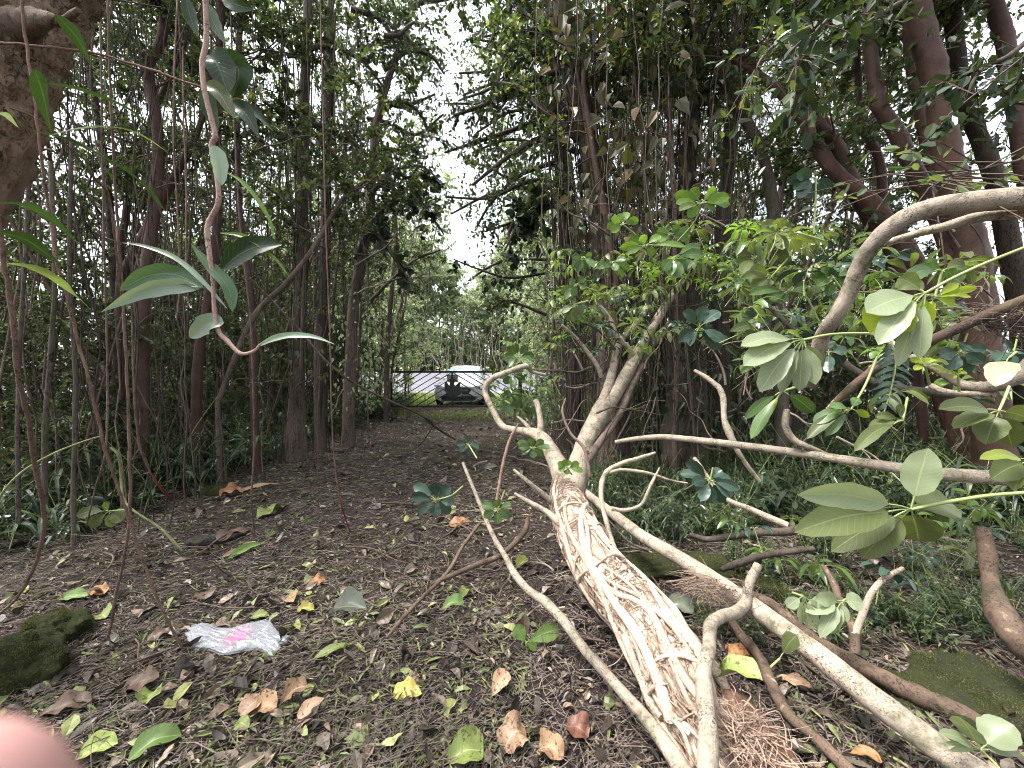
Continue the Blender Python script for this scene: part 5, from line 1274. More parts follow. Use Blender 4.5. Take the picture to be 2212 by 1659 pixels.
# hanging roots and lianas at the left -----------------------------------------------
RR = [
 ("pale brown hanging root that starts at the upper left corner", 'aerial_root', [(46, -20, 1.3, 4), (57, 100, 1.3, 3.5), (72, 200, 1.3, 3.5), (85, 300, 1.32, 3.5), (97, 395, 1.35, 4), (104, 450, 1.38, 3.5), (128, 580, 1.4, 4), (150, 660, 1.43, 4), (172, 750, 1.48, 4), (190, 810, 1.5, 4), (208, 890, 1.55, 4), (225, 964, 1.6, 4), (250, 1040, 1.7, 4), (270, 1094, 1.75, 4), (282, 1134, 1.8, 4), (311, 1216, 1.85, 4), (349, 1315, 1.9, 4), (390, 1392, 1.95, 4), (409, 1416, 1.98, 4), (444, 1424, 1.96, 4), (476, 1414, 1.98, 3.5), (571, 1400, 2.03, 3), (650, 1400, 2.03, 2)]),
 ("thick knobbly reddish root hanging at the left edge", 'aerial_root', [(-12, 430, 1.15, 6), (0, 500, 1.15, 6), (10, 570, 1.17, 6), (22, 650, 1.2, 6), (32, 740, 1.22, 6), (38, 810, 1.25, 5.5), (50, 870, 1.3, 5.5), (62, 912, 1.35, 5.5), (75, 1005, 1.45, 5.5), (91, 1083, 1.55, 5.5), (94, 1152, 1.65, 5), (73, 1226, 1.75, 4.5), (35, 1293, 1.85, 4), (-5, 1330, 1.95, 4)]),
 ("long straight red-brown root running the whole picture height", 'aerial_root', [(233, -20, 2.0, 3), (236, 120, 2.0, 3), (241, 240, 2.0, 3), (247, 360, 2.0, 3.2), (254, 480, 2.0, 3.4), (262, 600, 2.0, 3.6), (268, 700, 2.0, 3.8), (275, 810, 2.0, 4), (280, 981, 2.0, 4.2), (282, 1083, 2.0, 4), (279, 1134, 2.0, 4), (266, 1213, 2.02, 3.8), (244, 1318, 2.04, 3.5), (236, 1388, 2.06, 3.2), (254, 1415, 2.0, 2.5)]),
 ("thin grey root just left of the long red-brown root", 'vine_bark', [(216, -20, 2.2, 3), (219, 200, 2.2, 2.5), (222, 400, 2.2, 2.5), (228, 600, 2.2, 2.8), (232, 780, 2.2, 2.8), (232, 900, 2.2, 2.8), (226, 985, 2.2, 2.5), (205, 1060, 2.3, 2.3), (188, 1135, 2.4, 2)]),
 ("hanging root whose red tip touches the path", 'aerial_root', [(692, -20, 2.9, 2), (695, 150, 2.9, 2), (700, 350, 2.9, 2), (706, 560, 2.9, 2.2), (712, 700, 2.9, 2), (716, 880, 2.9, 2), (722, 990, 2.9, 2), (733, 1070, 2.95, 2)]),
 ("red root tip lying on the path below the middle hanging root", 'red_root', [(732, 1066, 2.95, 2.2), (738, 1092, 3.0, 2.4), (746, 1120, 3.2, 2.2), (757, 1150, 3.4, 1.8)]),
 ("dark hanging root right of the climbing plant's lower stem", 'vine_bark', [(497, -20, 2.6, 2), (503, 200, 2.6, 2), (512, 380, 2.6, 2.3), (522, 520, 2.6, 2.3), (538, 650, 2.6, 2.5), (545, 760, 2.6, 2.6), (549, 900, 2.6, 2.8), (548, 1000, 2.65, 2.6), (543, 1083, 2.7, 2.4), (550, 1150, 2.9, 2)]),
 ("wispy pale root hanging left of the climbing plant", 'aerial_root', [(384, -20, 2.4, 2), (378, 120, 2.4, 2), (374, 280, 2.4, 1.8), (380, 400, 2.4, 1.8), (386, 520, 2.4, 1.8), (386, 640, 2.4, 1.6), (381, 693, 2.4, 1.4)]),
 ("short wispy root close behind the climbing plant", 'aerial_root', [(395, 100, 2.5, 1.8), (397, 260, 2.5, 1.8), (402, 400, 2.5, 1.8), (402, 560, 2.5, 1.7), (408, 660, 2.5, 1.4)]),
 ("long thin oblique stem crossing the upper left corner", 'aerial_root', [(-30, 90, 1.4, 4), (60, 97, 1.42, 3.5), (130, 104, 1.45, 3.2), (215, 118, 1.5, 3), (300, 142, 1.55, 3), (380, 170, 1.6, 3), (440, 190, 1.65, 3)]),
 ("red-brown shoot slanting down from the upper left trunk", 'aerial_root', [(20, 232, 1.5, 2.5), (90, 262, 1.55, 2.5), (150, 320, 1.65, 2.5), (205, 385, 1.75, 2.5), (235, 425, 1.85, 2.5), (246, 500, 1.9, 2.8), (256, 580, 1.95, 2.8), (262, 640, 2.0, 2)]),
 ("curved root with a bright red tip in the grass left of the path", 'aerial_root', [(284, 640, 3.0, 2), (288, 810, 3.0, 2.8), (292, 880, 3.0, 2.8), (302, 965, 3.05, 2.8), (325, 1020, 3.1, 2.5)]),
 ("bright red end of the curved root in the left grass", 'red_root', [(323, 1016, 3.1, 2.6), (340, 1045, 3.15, 3), (358, 1066, 3.3, 2.8), (372, 1080, 3.6, 2.2)]),
 ("dark upright stem near the left edge behind the hanging roots", 'grey_bark', [(40, 1130, 2.6, 6), (38, 900, 2.6, 5), (45, 700, 2.6, 5), (60, 450, 2.6, 5), (58, 200, 2.6, 4)]),
 ("greenish upright sapling stem between the two left roots", 'grey_bark', [(158, 1180, 2.9, 6), (160, 1000, 2.9, 6), (163, 800, 2.9, 6), (150, 600, 2.9, 5), (155, 300, 2.9, 5)]),
 ("grey stem beside the thick knobbly root", 'grey_bark', [(96, 1090, 2.4, 8), (98, 920, 2.4, 7), (108, 780, 2.4, 6), (118, 600, 2.4, 6), (110, 350, 2.4, 5)]),
]
for k, (lab, mat, pts) in enumerate(RR):
    pts = [(a, b, c, d * .72) for a, b, c, d in pts]
    limb("hanging_root", lab, "hanging root", pts, mat, n=7, rough=.14, per=9, wob=.0012, seed=80 + k)
M_['green_bark'] = bark_mat("green_vine_bark", (0.20, 0.22, 0.10), (0.33, 0.36, 0.20), (0.10, 0.12, 0.05), scale=2.5)
for lab, pts in (("pale green vine snaking onto the path from the left grass", [(239, 967, 2.6, 2.5), (256, 985, 2.6, 2.5), (262, 1030, 2.6, 2.5), (267, 1077, 2.55, 2.5), (290, 1104, 2.5, 2.5), (342, 1138, 2.5, 2.8), (370, 1165, 2.5, 3.2), (393, 1190, 2.5, 2.5)]),
                 ("thin green shoot arching at the left edge above the grass", [(-10, 1090, 2.0, 2.2), (20, 1046, 2.0, 2.2), (58, 1012, 2.05, 2.2), (113, 981, 2.1, 2), (171, 957, 2.15, 1.8), (215, 943, 2.2, 1.4)])):
    limb("green_vine", lab, "vine", pts, 'green_bark', n=6, rough=.08, per=8)
# ------------------------------------------------------------ hero leaves
EYE = np.array([0, 0, CAM_H])
def path_leaf(mb, ctrl, W, shape='oval', nl=12, nw=6, fold=0.22, nrm=None, mat=0, roll=0.0, wave=0.0, seed=0):
    """a leaf blade swept along a curved midrib with rounded outline; faces nrm"""
    P = smooth_path(ctrl, max(3, nl // max(1, len(ctrl) - 1)))
    n = len(P); t = np.linspace(0, 1, n)
    w = {'oval': np.sin(math.pi * t ** 0.9) ** 0.60, 'obov': np.sin(math.pi * t ** 1.45) ** 0.62, 'lance': np.sin(math.pi * t ** 0.75) ** 0.9,
         'strap': np.minimum(1, 3 * t + 0.25) * (1 - t ** 3) ** 0.9, 'tongue': np.sin(math.pi * t ** 0.95) ** 0.75, 'heart': np.sin(math.pi * (0.10 + 0.90 * t) ** 0.6) ** 0.75}[shape]
    w = np.maximum(w, 0.012) * W * 0.5
    T = unit(np.gradient(P, axis=0))
    nv = (EYE - P[n // 2]) if nrm is None else np.asarray(nrm, float)
    S = unit(np.cross(T, nv)); N = np.cross(S, T)
    S, N = S * math.cos(roll) + N * math.sin(roll), N * math.cos(roll) - S * math.sin(roll)
    q = np.linspace(-1, 1, nw + 1)
    r = np.random.default_rng(seed + n)
    ph = r.uniform(0, 6.28, 3)
    up = fold * np.abs(q)[None] ** 1.4 * w[:, None] + wave * w[:, None] * np.abs(q)[None] * np.sin(t[:, None] * 14 + ph[0] + 2 * np.sign(q)[None])
    jag = 1 + 0.05 * np.sin(t * 23 + ph[1])
    V = P[:, None] + (q[None] * (w * jag)[:, None])[..., None] * S[:, None] + up[..., None] * N[:, None]
    i = np.arange(n - 1)[:, None] * (nw + 1); j = np.arange(nw)[None]
    F = np.stack([i + j, i + j + 1, i + nw + 2 + j, i + nw + 1 + j], -1).reshape(-1, 4)
    uv = np.stack(np.broadcast_arrays(q[None] * 0.5 + 0.5, t[:, None]), -1).reshape(-1, 2)
    mb.add(V.reshape(-1, 3), F, mat, uv)

def whorl(label, node, stalk, tips, wpx, mat='schef', bow=0.10, pet=0.2, seed=0, shape='obov', dY=0.25, stem_r=2.2, name="umbrella_leaf", cat="compound leaf", group=None, face=None):
    """an umbrella-shaped compound leaf: stalk, and leaflets ending where the photo shows their tips"""
    r = np.random.default_rng(seed + int(node[0] * 7 + node[1]))
    Y = node[2]; c = at(*node)
    e = empty(name, c, label, cat, group)
    m = MB()
    if stalk:
        P, R = wpath([(node[0], node[1], Y, stem_r)] + [(a[0], a[1], a[2], stem_r * 1.15) for a in stalk], 8)
        tube(m, P - c, R, 6, 0)
    ends = []
    for k, tp in enumerate(tips):
        w = tp[2] if len(tp) > 2 else wpx
        yy = Y * (1 + r.uniform(-dY, dY) * math.hypot(tp[0] - node[0], tp[1] - node[1]) / 400.0) * (0.999 - 0.004 * (k % 3)) + (tp[3] if len(tp) > 3 else 0)
        tip = at(tp[0], tp[1], yy)
        L = np.linalg.norm(tip - c)
        b = c + (tip - c) * pet + np.array([0, 0, bow * L * .35])
        mid = c + (tip - c) * 0.58 + np.array([0, 0, bow * L])
        tube(m, smooth_path([c, c + (b - c) * .5 + [0, 0, bow * L * .15], b], 3) - c, stem_r * .55 * Y / FPX, 5, 0, cap=False)
        ends.append((b, mid, tip, w * yy / FPX, tp[4] if len(tp) > 4 else mat))
    m.build("stalk", M_['green_stem'], e)
    for k, (b, mid, tip, W, mt) in enumerate(ends):
        m = MB()
        nv = unit(EYE - mid) + np.array([0, 0, .25]) + r.normal(0, .22, 3) if face is None else np.array(face) + r.normal(0, .2, 3)
        path_leaf(m, np.array([b, mid, tip]) - c, W, shape, 10, 6, fold=r.uniform(.08, .3), nrm=nv, seed=k, wave=.06, roll=r.normal(0, .18))
        m.build("leaflet", M_[mt], e)
    return e

whorl("nearest umbrella leaf, large pale and olive leaflets on a long green stalk, lower right", (1968, 1100, 1.0), [(2060, 1082, .98), (2150, 1069, .97), (2260, 1062, .95)],
      [(1723, 1068, 60, -.02, 'schef_pale'), (1716, 1150, 74, .03, 'schef_olive'), (1795, 1192, 56, .05, 'schef_olive'), (1861, 1208, 58, .04, 'schef_olive'), (1985, 1170, 84, .05, 'schef_olive'), (2006, 968, 64, 0, 'schef_pale'), (2062, 1092, 84, .06, 'schef_olive'), (2030, 1120, 60, .07, 'schef_olive')], 60, 'schef_olive', bow=.05, stem_r=3.4, dY=.05, shape='oval')
whorl("pale umbrella leaf with seven drooping leaflets hanging left of the arching branch", (1735, 734, 1.3), [(1800, 722, 1.32), (1888, 721, 1.35), (1960, 730, 1.5)],
      [(1600, 748, 42), (1606, 790, 50), (1641, 847, 48), (1687, 851, 34), (1727, 845, 36), (1762, 831, 34), (1766, 798, 34), (1700, 716, 14, 0, 'schef_yel')], 40, 'schef_pale', bow=.08, stem_r=2.6, dY=.06)
whorl("umbrella leaf with round-ended pale leaflets hanging under a long oblique stalk", (1999, 633, 1.15), [(2060, 600, 1.13), (2130, 568, 1.1), (2212, 535, 1.08), (2290, 505, 1.05)],
      [(1871, 675, 66, 0, 'schef_pale'), (1897, 745, 48, -.01, 'schef_pale'), (1940, 792, 32, 0, 'schef_pale'), (1985, 777, 34, -.01, 'schef_pale'), (1880, 722, 92, .06, 'schef_yel'), (1993, 705, 40, .04, 'schef_yel'), (1940, 600, 40, .05, 'schef_olive')], 44, 'schef_pale', bow=.06, stem_r=3.0, dY=.05)
whorl("yellow-green umbrella leaf spreading right above the round-ended pale one", (2017, 644, 1.2), [(2005, 637, 1.18)],
      [(2111, 622, 17), (2071, 612, 17), (2098, 641, 19), (2062, 658, 24), (2002, 678, 22), (2075, 632, 14)], 18, 'schef_yel', bow=.04, stem_r=1.6, dY=.05)
whorl("blue-green umbrella leaf behind the long oblique stalk", (2035, 585, 1.5), [(2020, 640, 1.5)], [(1950, 612), (1975, 590), (1992, 572), (2065, 600), (2085, 575, 30, 0, 'schef_olive'), (2075, 612)], 32, 'schef', bow=.10, seed=4)
whorl("olive umbrella leaf hanging from the mossy knot at the right edge", (2158, 887, 1.15), [(2170, 860, 1.2), (2180, 835, 1.3)],
      [(2027, 884, 44), (2061, 926, 46), (2128, 960, 54), (2187, 966, 52), (2225, 905, 48)], 48, 'schef_olive', bow=.05, stem_r=2.2, dY=.05, shape='oval')
whorl("yellow-green leaf spray cut by the right edge above the nearest umbrella leaf", (2225, 995, 1.05), None, [(2116, 992, 30, 0, 'schef_yel'), (2140, 1035, 52, .03, 'schef_olive'), (2190, 1060, 40, .03, 'schef_olive')], 34, 'schef_yel', bow=.06, shape='oval')
whorl("single round pale leaf before the peeling branch at the right edge", (2180, 772, 1.45), [(2195, 760, 1.5)], [(2150, 835, 50, 0, 'schef_pale')], 50, 'schef_pale', shape='oval')
whorl("grey-green leaf pair drooping left of the curved branch", (1690, 845, 1.9), [(1740, 830, 2.0)], [(1757, 891, 32), (1622, 948, 28), (1607, 905, 22), (1648, 912, 18, 0, 'schef_yel')], 26, 'schef', bow=.06, dY=.1)
whorl("bright glossy leaf cluster over the curved branch", (1839, 884, 1.8), [(1870, 830, 1.85), (1895, 770, 1.9)], [(1757, 916, 30), (1794, 880, 24), (1743, 948, 26, 0, 'schef_olive'), (1785, 942, 24), (1877, 902, 16, 0, 'schef_yel'), (1856, 860, 22)], 26, 'schef', dY=.1)
whorl("slender olive leaf cluster hanging behind the horizontal branch", (1950, 909, 1.7), [(1960, 860, 1.8)], [(1941, 873, 18), (1878, 928, 26), (1845, 975, 28), (1890, 900, 18)], 24, 'schef_olive', dY=.1)
whorl("small bright seedling whorl on the peeling branch", (1998, 790, 1.75), [(2008, 830, 1.8)], [(1965, 776), (1975, 800), (2020, 776), (2050, 786), (2045, 805), (2000, 772)], 14, 'schef_yel', seed=3)
whorl("tiny bright seedling right of the small seedling whorl", (2068, 808, 1.75), [(2072, 845, 1.8)], [(2046, 806), (2090, 806), (2080, 798), (2058, 818)], 9, 'schef_yel')
whorl("pale umbrella leaf on the soil in the bottom right corner", (2118, 1619, 1.22), [(2150, 1650, 1.15), (2190, 1700, 1.1)], [(2027, 1582, 26), (2070, 1547, 54), (2190, 1566, 66), (2040, 1606, 12), (2050, 1622, 12), (2200, 1625, 30)], 40, 'schef_pale', bow=.06, shape='oval', stem_r=2.2, dY=.05)
whorl("limp pale umbrella leaf lying over the rough brown log", (1819, 1299, 1.75), [(1835, 1290, 1.8)], [(1866, 1305, 38), (1771, 1378, 30), (1795, 1370, 28), (1740, 1322, 36), (1760, 1295, 34), (1830, 1345, 16)], 30, 'schef_pale', bow=.05, dY=.1, shape='oval')
whorl("torn pale umbrella leaf left of the limp one on the log", (1735, 1288, 1.75), [(1712, 1280, 1.8)], [(1730, 1348, 18), (1748, 1360, 16), (1768, 1352, 16), (1700, 1312, 24), (1780, 1320, 14)], 18, 'schef_pale', bow=.05, dY=.1)
whorl("olive leaf draped over the long smooth log", (1684, 1423, 1.6), [(1665, 1440, 1.55)], [(1722, 1372, 34)], 34, 'schef_olive', bow=.10)
# middle distance
MW = [
 ("topmost bright green umbrella leaf standing before the massive dark trunk", (1514, 440, 3.0), [(1500, 480, 3.1), (1456, 530, 3.3)], [(1456, 421), (1460, 440), (1491, 408), (1548, 409), (1577, 427), (1577, 442), (1545, 452), (1486, 470), (1467, 456, 22, 0, 'schef_olive')], 24, 'schef_yel2'),
 ("bright green umbrella leaf upper left of the middle group", (1346, 485, 3.2), [(1370, 505, 3.3), (1395, 531, 3.4)], [(1310, 493), (1320, 472), (1338, 461), (1355, 458), (1380, 477), (1320, 503)], 18, 'schef_yel2'),
 ("bright green umbrella leaf in the centre of the middle group", (1395, 531, 3.2), [(1415, 570, 3.3)], [(1338, 536), (1361, 515), (1385, 508), (1428, 509), (1354, 548), (1411, 553), (1482, 533, 14)], 19, 'schef_yel2'),
 ("green umbrella leaf right of the centre one in the middle group", (1446, 507, 3.3), [(1440, 550, 3.4)], [(1418, 500), (1436, 492), (1467, 490), (1499, 501), (1489, 520), (1424, 524)], 18, 'schef'),
 ("hanging dark glossy umbrella leaf below the middle group", (1456, 555, 3.1), [(1450, 590, 3.2)], [(1432, 585), (1446, 596), (1478, 583), (1467, 600), (1513, 534), (1520, 552)], 24, 'schef'),
 ("small drooping umbrella leaf by the vine-wrapped trunk", (1260, 555, 3.6), [(1275, 580, 3.7)], [(1234, 580), (1247, 588), (1261, 590), (1283, 578), (1236, 556), (1279, 552)], 16, 'schef'),
 ("drooping glossy umbrella leaf right of the small drooping one", (1322, 566, 3.5), [(1340, 600, 3.6)], [(1291, 580), (1306, 577), (1333, 585), (1346, 600), (1360, 582), (1352, 562)], 17, 'schef'),
 ("glossy umbrella leaf on the left of the fallen tree's crown", (1247, 614, 3.5), [(1290, 630, 3.6)], [(1212, 634), (1228, 608), (1220, 647), (1266, 622), (1236, 640), (1262, 600)], 17, 'schef'),
 ("olive umbrella leaf hanging on the far left of the crown", (1242, 657, 3.5), [(1270, 650, 3.6)], [(1226, 694), (1238, 697), (1259, 678), (1214, 676), (1252, 690)], 17, 'schef_olive'),
 ("large dark blue-green umbrella leaf before the hollow trunk", (1510, 708, 2.6), [(1500, 735, 2.7)], [(1467, 737), (1491, 748), (1564, 741), (1556, 757), (1556, 673), (1521, 661), (1475, 673), (1535, 722)], 28, 'schef_dark'),
 ("fan of grey-green leaves at the top right of the middle group", (1693, 501, 2.5), [(1730, 505, 2.5), (1780, 520, 2.5)], [(1644, 487), (1647, 508), (1660, 527), (1722, 544), (1679, 472), (1705, 478), (1690, 540)], 28, 'schef_olive'),
 ("fan of pale-backed leaves left below the top right fan", (1631, 555, 2.6), [(1600, 600, 2.7)], [(1585, 543), (1591, 568), (1601, 592), (1645, 582), (1620, 525), (1655, 560)], 25, 'schef_olive'),
 ("grey-green umbrella leaf below the pale-backed fan", (1666, 598, 2.5), [(1700, 560, 2.5), (1712, 540, 2.5)], [(1607, 601), (1623, 622), (1618, 585), (1686, 606), (1650, 626)], 27, 'schef_olive'),
 ("round-leaved dark whorl against the sky in the upper right", (1763, 386, 2.6), [(1762, 430, 2.6), (1758, 505, 2.6)], [(1701, 389), (1720, 375), (1714, 410), (1722, 428), (1750, 428), (1790, 410)], 26, 'schef_dark'),
 ("glossy bright umbrella leaf right of the middle group", (1706, 628, 2.4), [(1740, 640, 2.4), (1772, 700, 2.4)], [(1618, 636), (1643, 662), (1660, 650), (1690, 655, 16), (1700, 652, 16), (1738, 634), (1700, 608), (1745, 618)], 22, 'schef'),
 ("glossy umbrella leaf half behind the arching branch", (1800, 600, 2.3), [(1830, 640, 2.3)], [(1750, 600), (1765, 620), (1788, 640), (1836, 612), (1845, 595), (1800, 578), (1772, 585)], 20, 'schef'),
 ("flat layered umbrella leaf behind the arching branch's bend", (1915, 555, 2.5), [(1900, 600, 2.5)], [(1868, 560), (1885, 545), (1945, 548), (1985, 545), (1970, 560), (1905, 570)], 16, 'schef_dark'),
 ("dark umbrella leaf below the fan in the middle distance", (1632, 690, 2.7), [(1650, 660, 2.7)], [(1597, 700), (1605, 680), (1630, 716), (1662, 700), (1655, 680), (1620, 668)], 20, 'schef_dark'),
 ("dark umbrella leaf silhouetted behind the pale drooping one", (1790, 895 - 135, 2.3), [(1800, 800, 2.3)], [(1750, 770), (1765, 795), (1790, 805), (1822, 785), (1830, 760), (1790, 735)], 24, 'schef_dark'),
 ("dark blue umbrella leaf by the slanting grey branch at the right", (2075, 760, 1.9), [(2090, 720, 1.9)], [(2030, 770), (2050, 800), (2085, 810), (2125, 785), (2130, 757), (2095, 745)], 30, 'schef_dark'),
 ("small dark umbrella leaf low at the right edge", (2190, 760, 2.1), [(2200, 720, 2.1)], [(2150, 780), (2175, 800), (2215, 790), (2165, 745)], 26, 'schef_dark'),
 ("fresh green umbrella leaf lying on the fallen tree's left limb", (1151, 968, 3.3), [(1158, 985, 3.35)], [(1117, 956), (1128, 980), (1152, 990), (1144, 947), (1172, 985), (1188, 968), (1175, 951), (1120, 968)], 17, 'schef'),
 ("bright umbrella leaf lying at the base of the fork", (1226, 1011, 3.1), [(1235, 1025, 3.15)], [(1204, 1002), (1206, 1016), (1225, 1025), (1248, 1014), (1260, 1019), (1252, 1002), (1229, 994), (1214, 995)], 16, 'schef_yel2'),
 ("big dark glossy umbrella leaf among grass right of the fork", (1534, 1038, 2.5), [(1540, 1010, 2.5)], [(1468, 1024), (1480, 1000), (1495, 1045), (1515, 1083), (1536, 1088), (1563, 1087), (1582, 1075), (1597, 1058), (1578, 1033), (1560, 1015)], 25, 'schef_dark'),
 ("blue-green umbrella leaf on the path left of the thin bent branch", (942, 1080, 2.9), [(975, 1070, 2.9), (1000, 1050, 3.0)], [(893, 1048), (886, 1075), (903, 1108), (940, 1116), (972, 1110), (982, 1088), (974, 1052), (938, 1043)], 24, 'schef_dark'),
 ("green umbrella leaf right of the blue-green one on the path", (1075, 1102, 2.8), [(1090, 1060, 2.8)], [(1040, 1092), (1045, 1118), (1075, 1132), (1100, 1118), (1105, 1092), (1072, 1078)], 20, 'schef'),
 ("small blue-green leaf cluster above the thin bent branch", (1012, 960, 3.8), [(1030, 990, 3.7)], [(985, 958), (992, 975), (1015, 985), (1035, 968), (1012, 940)], 16, 'schef_dark'),
 ("pale umbrella leaf lying in the grass at the left edge", (236, 1104, 2.45), [(285, 1100, 2.45)], [(164, 1114), (195, 1140), (219, 1092), (284, 1110), (262, 1128), (240, 1140, 24, 0, 'schef_olive')], 24, 'schef_olive'),
 ("leafy tip at the end of the left limb near the gate", (1120, 770, 4.7), [(1137, 792, 4.65)], [(1085, 775), (1095, 752), (1110, 742), (1140, 748), (1155, 770), (1150, 785), (1100, 790)], 18, 'schef'),
 ("dark leaf cluster over the latch end of the gate", (1105, 808, 4.8), [(1125, 815, 4.8)], [(1075, 815), (1090, 830), (1110, 838), (1135, 825), (1130, 800)], 18, 'schef'),
 ("leaf cluster growing below the bend of the left limb", (1080, 860, 4.7), [(1062, 870, 4.6)], [(1040, 852), (1105, 850), (1120, 870), (1090, 885), (1108, 900), (1130, 862)], 18, 'schef'),
 ("green leaf cluster between the left limb and its stub", (1125, 885, 4.7), [(1140, 910, 4.6)], [(1098, 880), (1108, 900), (1128, 905), (1150, 890), (1140, 868), (1115, 868)], 18, 'schef'),
]
M_['schef_yel2'] = leaf_mat("umbrella_leaf_fresh", [(0, (0.085, 0.16, 0.03)), (1, (0.13, 0.21, 0.04))], 0.42, 0.3, veins=True, vein_col=(0.19, 0.27, 0.08))
for lab, node, stalk, tips, w, mat in MW:
    whorl(lab, node, stalk, tips, w, mat, bow=.07, stem_r=1.6, dY=.25)

# foliage of the fallen tree's crown: many smaller umbrella leaves on its limbs
def whorl_mesh(seed, n=8, L=.12, W=.038, droop=.5, mat='schef'):
    r = np.random.default_rng(seed); S, Lf = MB(), MB()
    tube(S, [(0, 0, -.16), (.01, 0, -.08), (0, 0, 0)], .0022, 5)
    for k in range(n):
        a = 2 * math.pi * k / n + r.normal(0, .15); d = np.array([math.cos(a), math.sin(a), 0.0]); l = L * r.uniform(.75, 1.15)
        b = d * .025 + [0, 0, .005]; mid = d * (.025 + l * .5) + [0, 0, .012 - droop * l * .12]; tip = d * (.025 + l * .9) + [0, 0, -droop * l * .6]
        tube(S, [(0, 0, 0), b], .0012, 4, cap=False)
        path_leaf(Lf, np.array([b, mid, tip]), W * r.uniform(.85, 1.15), 'obov', 6, 4, .2, nrm=(0, 0, 1), seed=k)
    return S.mesh("wm%d_s" % seed, M_['green_stem']), Lf.mesh("wm%d_l" % seed, M_[mat])
WM = [whorl_mesh(401, 8, mat='schef'), whorl_mesh(402, 7, droop=.9, mat='schef'), whorl_mesh(403, 7, .11, mat='schef_dark'), whorl_mesh(404, 8, .10, mat='schef_yel2'), whorl_mesh(405, 6, .13, .045, 1.0, 'schef_olive')]
rg = np.random.default_rng(606)
ZN = [((1195, 1420), (540, 760), (3.6, 5.0), 85, "glossy umbrella leaf in the crown of the fallen tree"),
      ((1420, 1620), (480, 740), (3.4, 4.8), 60, "umbrella leaf on the upper right of the fallen tree's crown"),
      ((1590, 1900), (480, 800), (2.3, 3.8), 75, "umbrella leaf in the thicket behind the pale drooping leaves"),
      ((1900, 2200), (560, 900), (2.0, 3.2), 26, "umbrella leaf in shade near the right edge"),
      ((1060, 1200), (700, 900), (4.6, 6.2), 26, "umbrella leaf among stems beside the latch end of the gate"),
      ((1580, 2150), (1080, 1330), (2.0, 2.9), 22, "small umbrella leaf near the soil among the right-hand branches")]
for (u0, u1), (v0, v1), (y0, y1), n, lab in ZN:
    for k in range(n):
        p = at(rg.uniform(u0, u1), rg.uniform(v0, v1), rg.uniform(y0, y1))
        q = int(rg.integers(len(WM)))
        e = empty("small_umbrella_leaf", (p[0], p[1], max(p[2], .12)), lab, "compound leaf", lab)
        e.rotation_euler = (rg.normal(.25, .35), rg.normal(0, .35), rg.uniform(0, 6.28)); s = rg.uniform(.75, 1.25); e.scale = (s, s, s)
        link("stalk", WM[q][0], e); link("leaflets", WM[q][1], e)

# climbing plant with long leaves in front of the left thicket --------------------------
M_['pink_stem'] = bark_mat("pinkish_stem", (0.40, 0.28, 0.24), (0.52, 0.42, 0.37), (0.24, 0.14, 0.11), scale=2.0, bstr=.3)
c0 = at(460, 330, 1.3)
cl = empty("climbing_plant", c0, "climbing plant with a zigzag pinkish stem and long glossy green leaves", "climbing plant")
P, R = wpath([(445, -30, 1.3, 5), (444, 0, 1.3, 5), (446, 85, 1.3, 5), (437, 135, 1.3, 5), (441, 191, 1.3, 5), (457, 258, 1.3, 5), (465, 294, 1.3, 5), (457, 316, 1.3, 5), (467, 369, 1.3, 5), (472, 435, 1.3, 5), (452, 478, 1.3, 5), (448, 506, 1.3, 5.5), (454, 560, 1.3, 4.5), (460, 604, 1.3, 4), (463, 666, 1.3, 4), (472, 714, 1.3, 4.5), (492, 737, 1.3, 4.5), (519, 763, 1.3, 4), (547, 759, 1.3, 3), (562, 744, 1.3, 2.5)], 9)
m = MB(); tube(m, P - c0, R * (1 + .16 * (np.arange(len(P)) % 9 == 0)), 10, 0, .03); m.build("stem", M_['pink_stem'], cl)
def cleaf(pts, W, shape='lance', mat='orchid', roll=0.0, Y=1.3, dy=(0, 0, 0, 0), fold=.35):
    k = len(pts); m = MB()
    path_leaf(m, np.array([at(a, b, Y + (dy[i] if i < len(dy) else 0)) for i, (a, b) in enumerate(pts)]) - c0, W * Y / FPX, shape, 16, 6, fold, nrm=EYE - at(pts[k // 2][0], pts[k // 2][1], Y) + np.array([0, 0, .5]), roll=roll, wave=.03)
    m.build("leaf", M_[mat], cl)
M_['climb_dark'] = leaf_mat("climber_leaf_dark", [(0, (0.014, 0.032, 0.012)), (1, (0.026, 0.05, 0.018))], 0.25, 0.3, veins=True, vein_col=(0.08, 0.13, 0.05))  # dark green deepened to carry the backlit silhouette
M_['climb_pale'] = leaf_mat("climber_leaf_pale", [(0, (0.21, 0.28, 0.21)), (1, (0.26, 0.33, 0.25))], 0.22, 0.35, veins=True, vein_col=(0.28, 0.34, 0.22))  # albedo raised to carry the bluish sky sheen on the blades
cleaf([(463, 314), (474, 350), (479, 401)], 30, 'oval', 'climb_pale')
cleaf([(489, 372), (520, 390), (552, 425), (580, 470), (589, 500), (594, 528)], 9, 'strap', 'schef_yel2')
cleaf([(476, 503), (520, 508), (560, 530), (600, 565), (626, 600)], 10, 'strap', 'schef_yel2')
cleaf([(478, 582), (520, 548), (560, 532), (609, 528)], 48, 'oval', 'climb_dark', .2)
cleaf([(502, 674), (492, 620), (448, 570), (411, 525)], 28, 'lance', 'orchid', -.2)
cleaf([(492, 668), (432, 602), (376, 556), (310, 531), (262, 524)], 11, 'lance', 'climb_pale')
cleaf([(440, 622), (380, 594), (320, 596), (258, 628)], 40, 'oval', 'orchid', .1, dy=(0, 0, -.02, -.04))
cleaf([(432, 624), (370, 620), (300, 635), (218, 674)], 34, 'lance', 'climb_pale', .1, dy=(0, -.02, -.04, -.06))
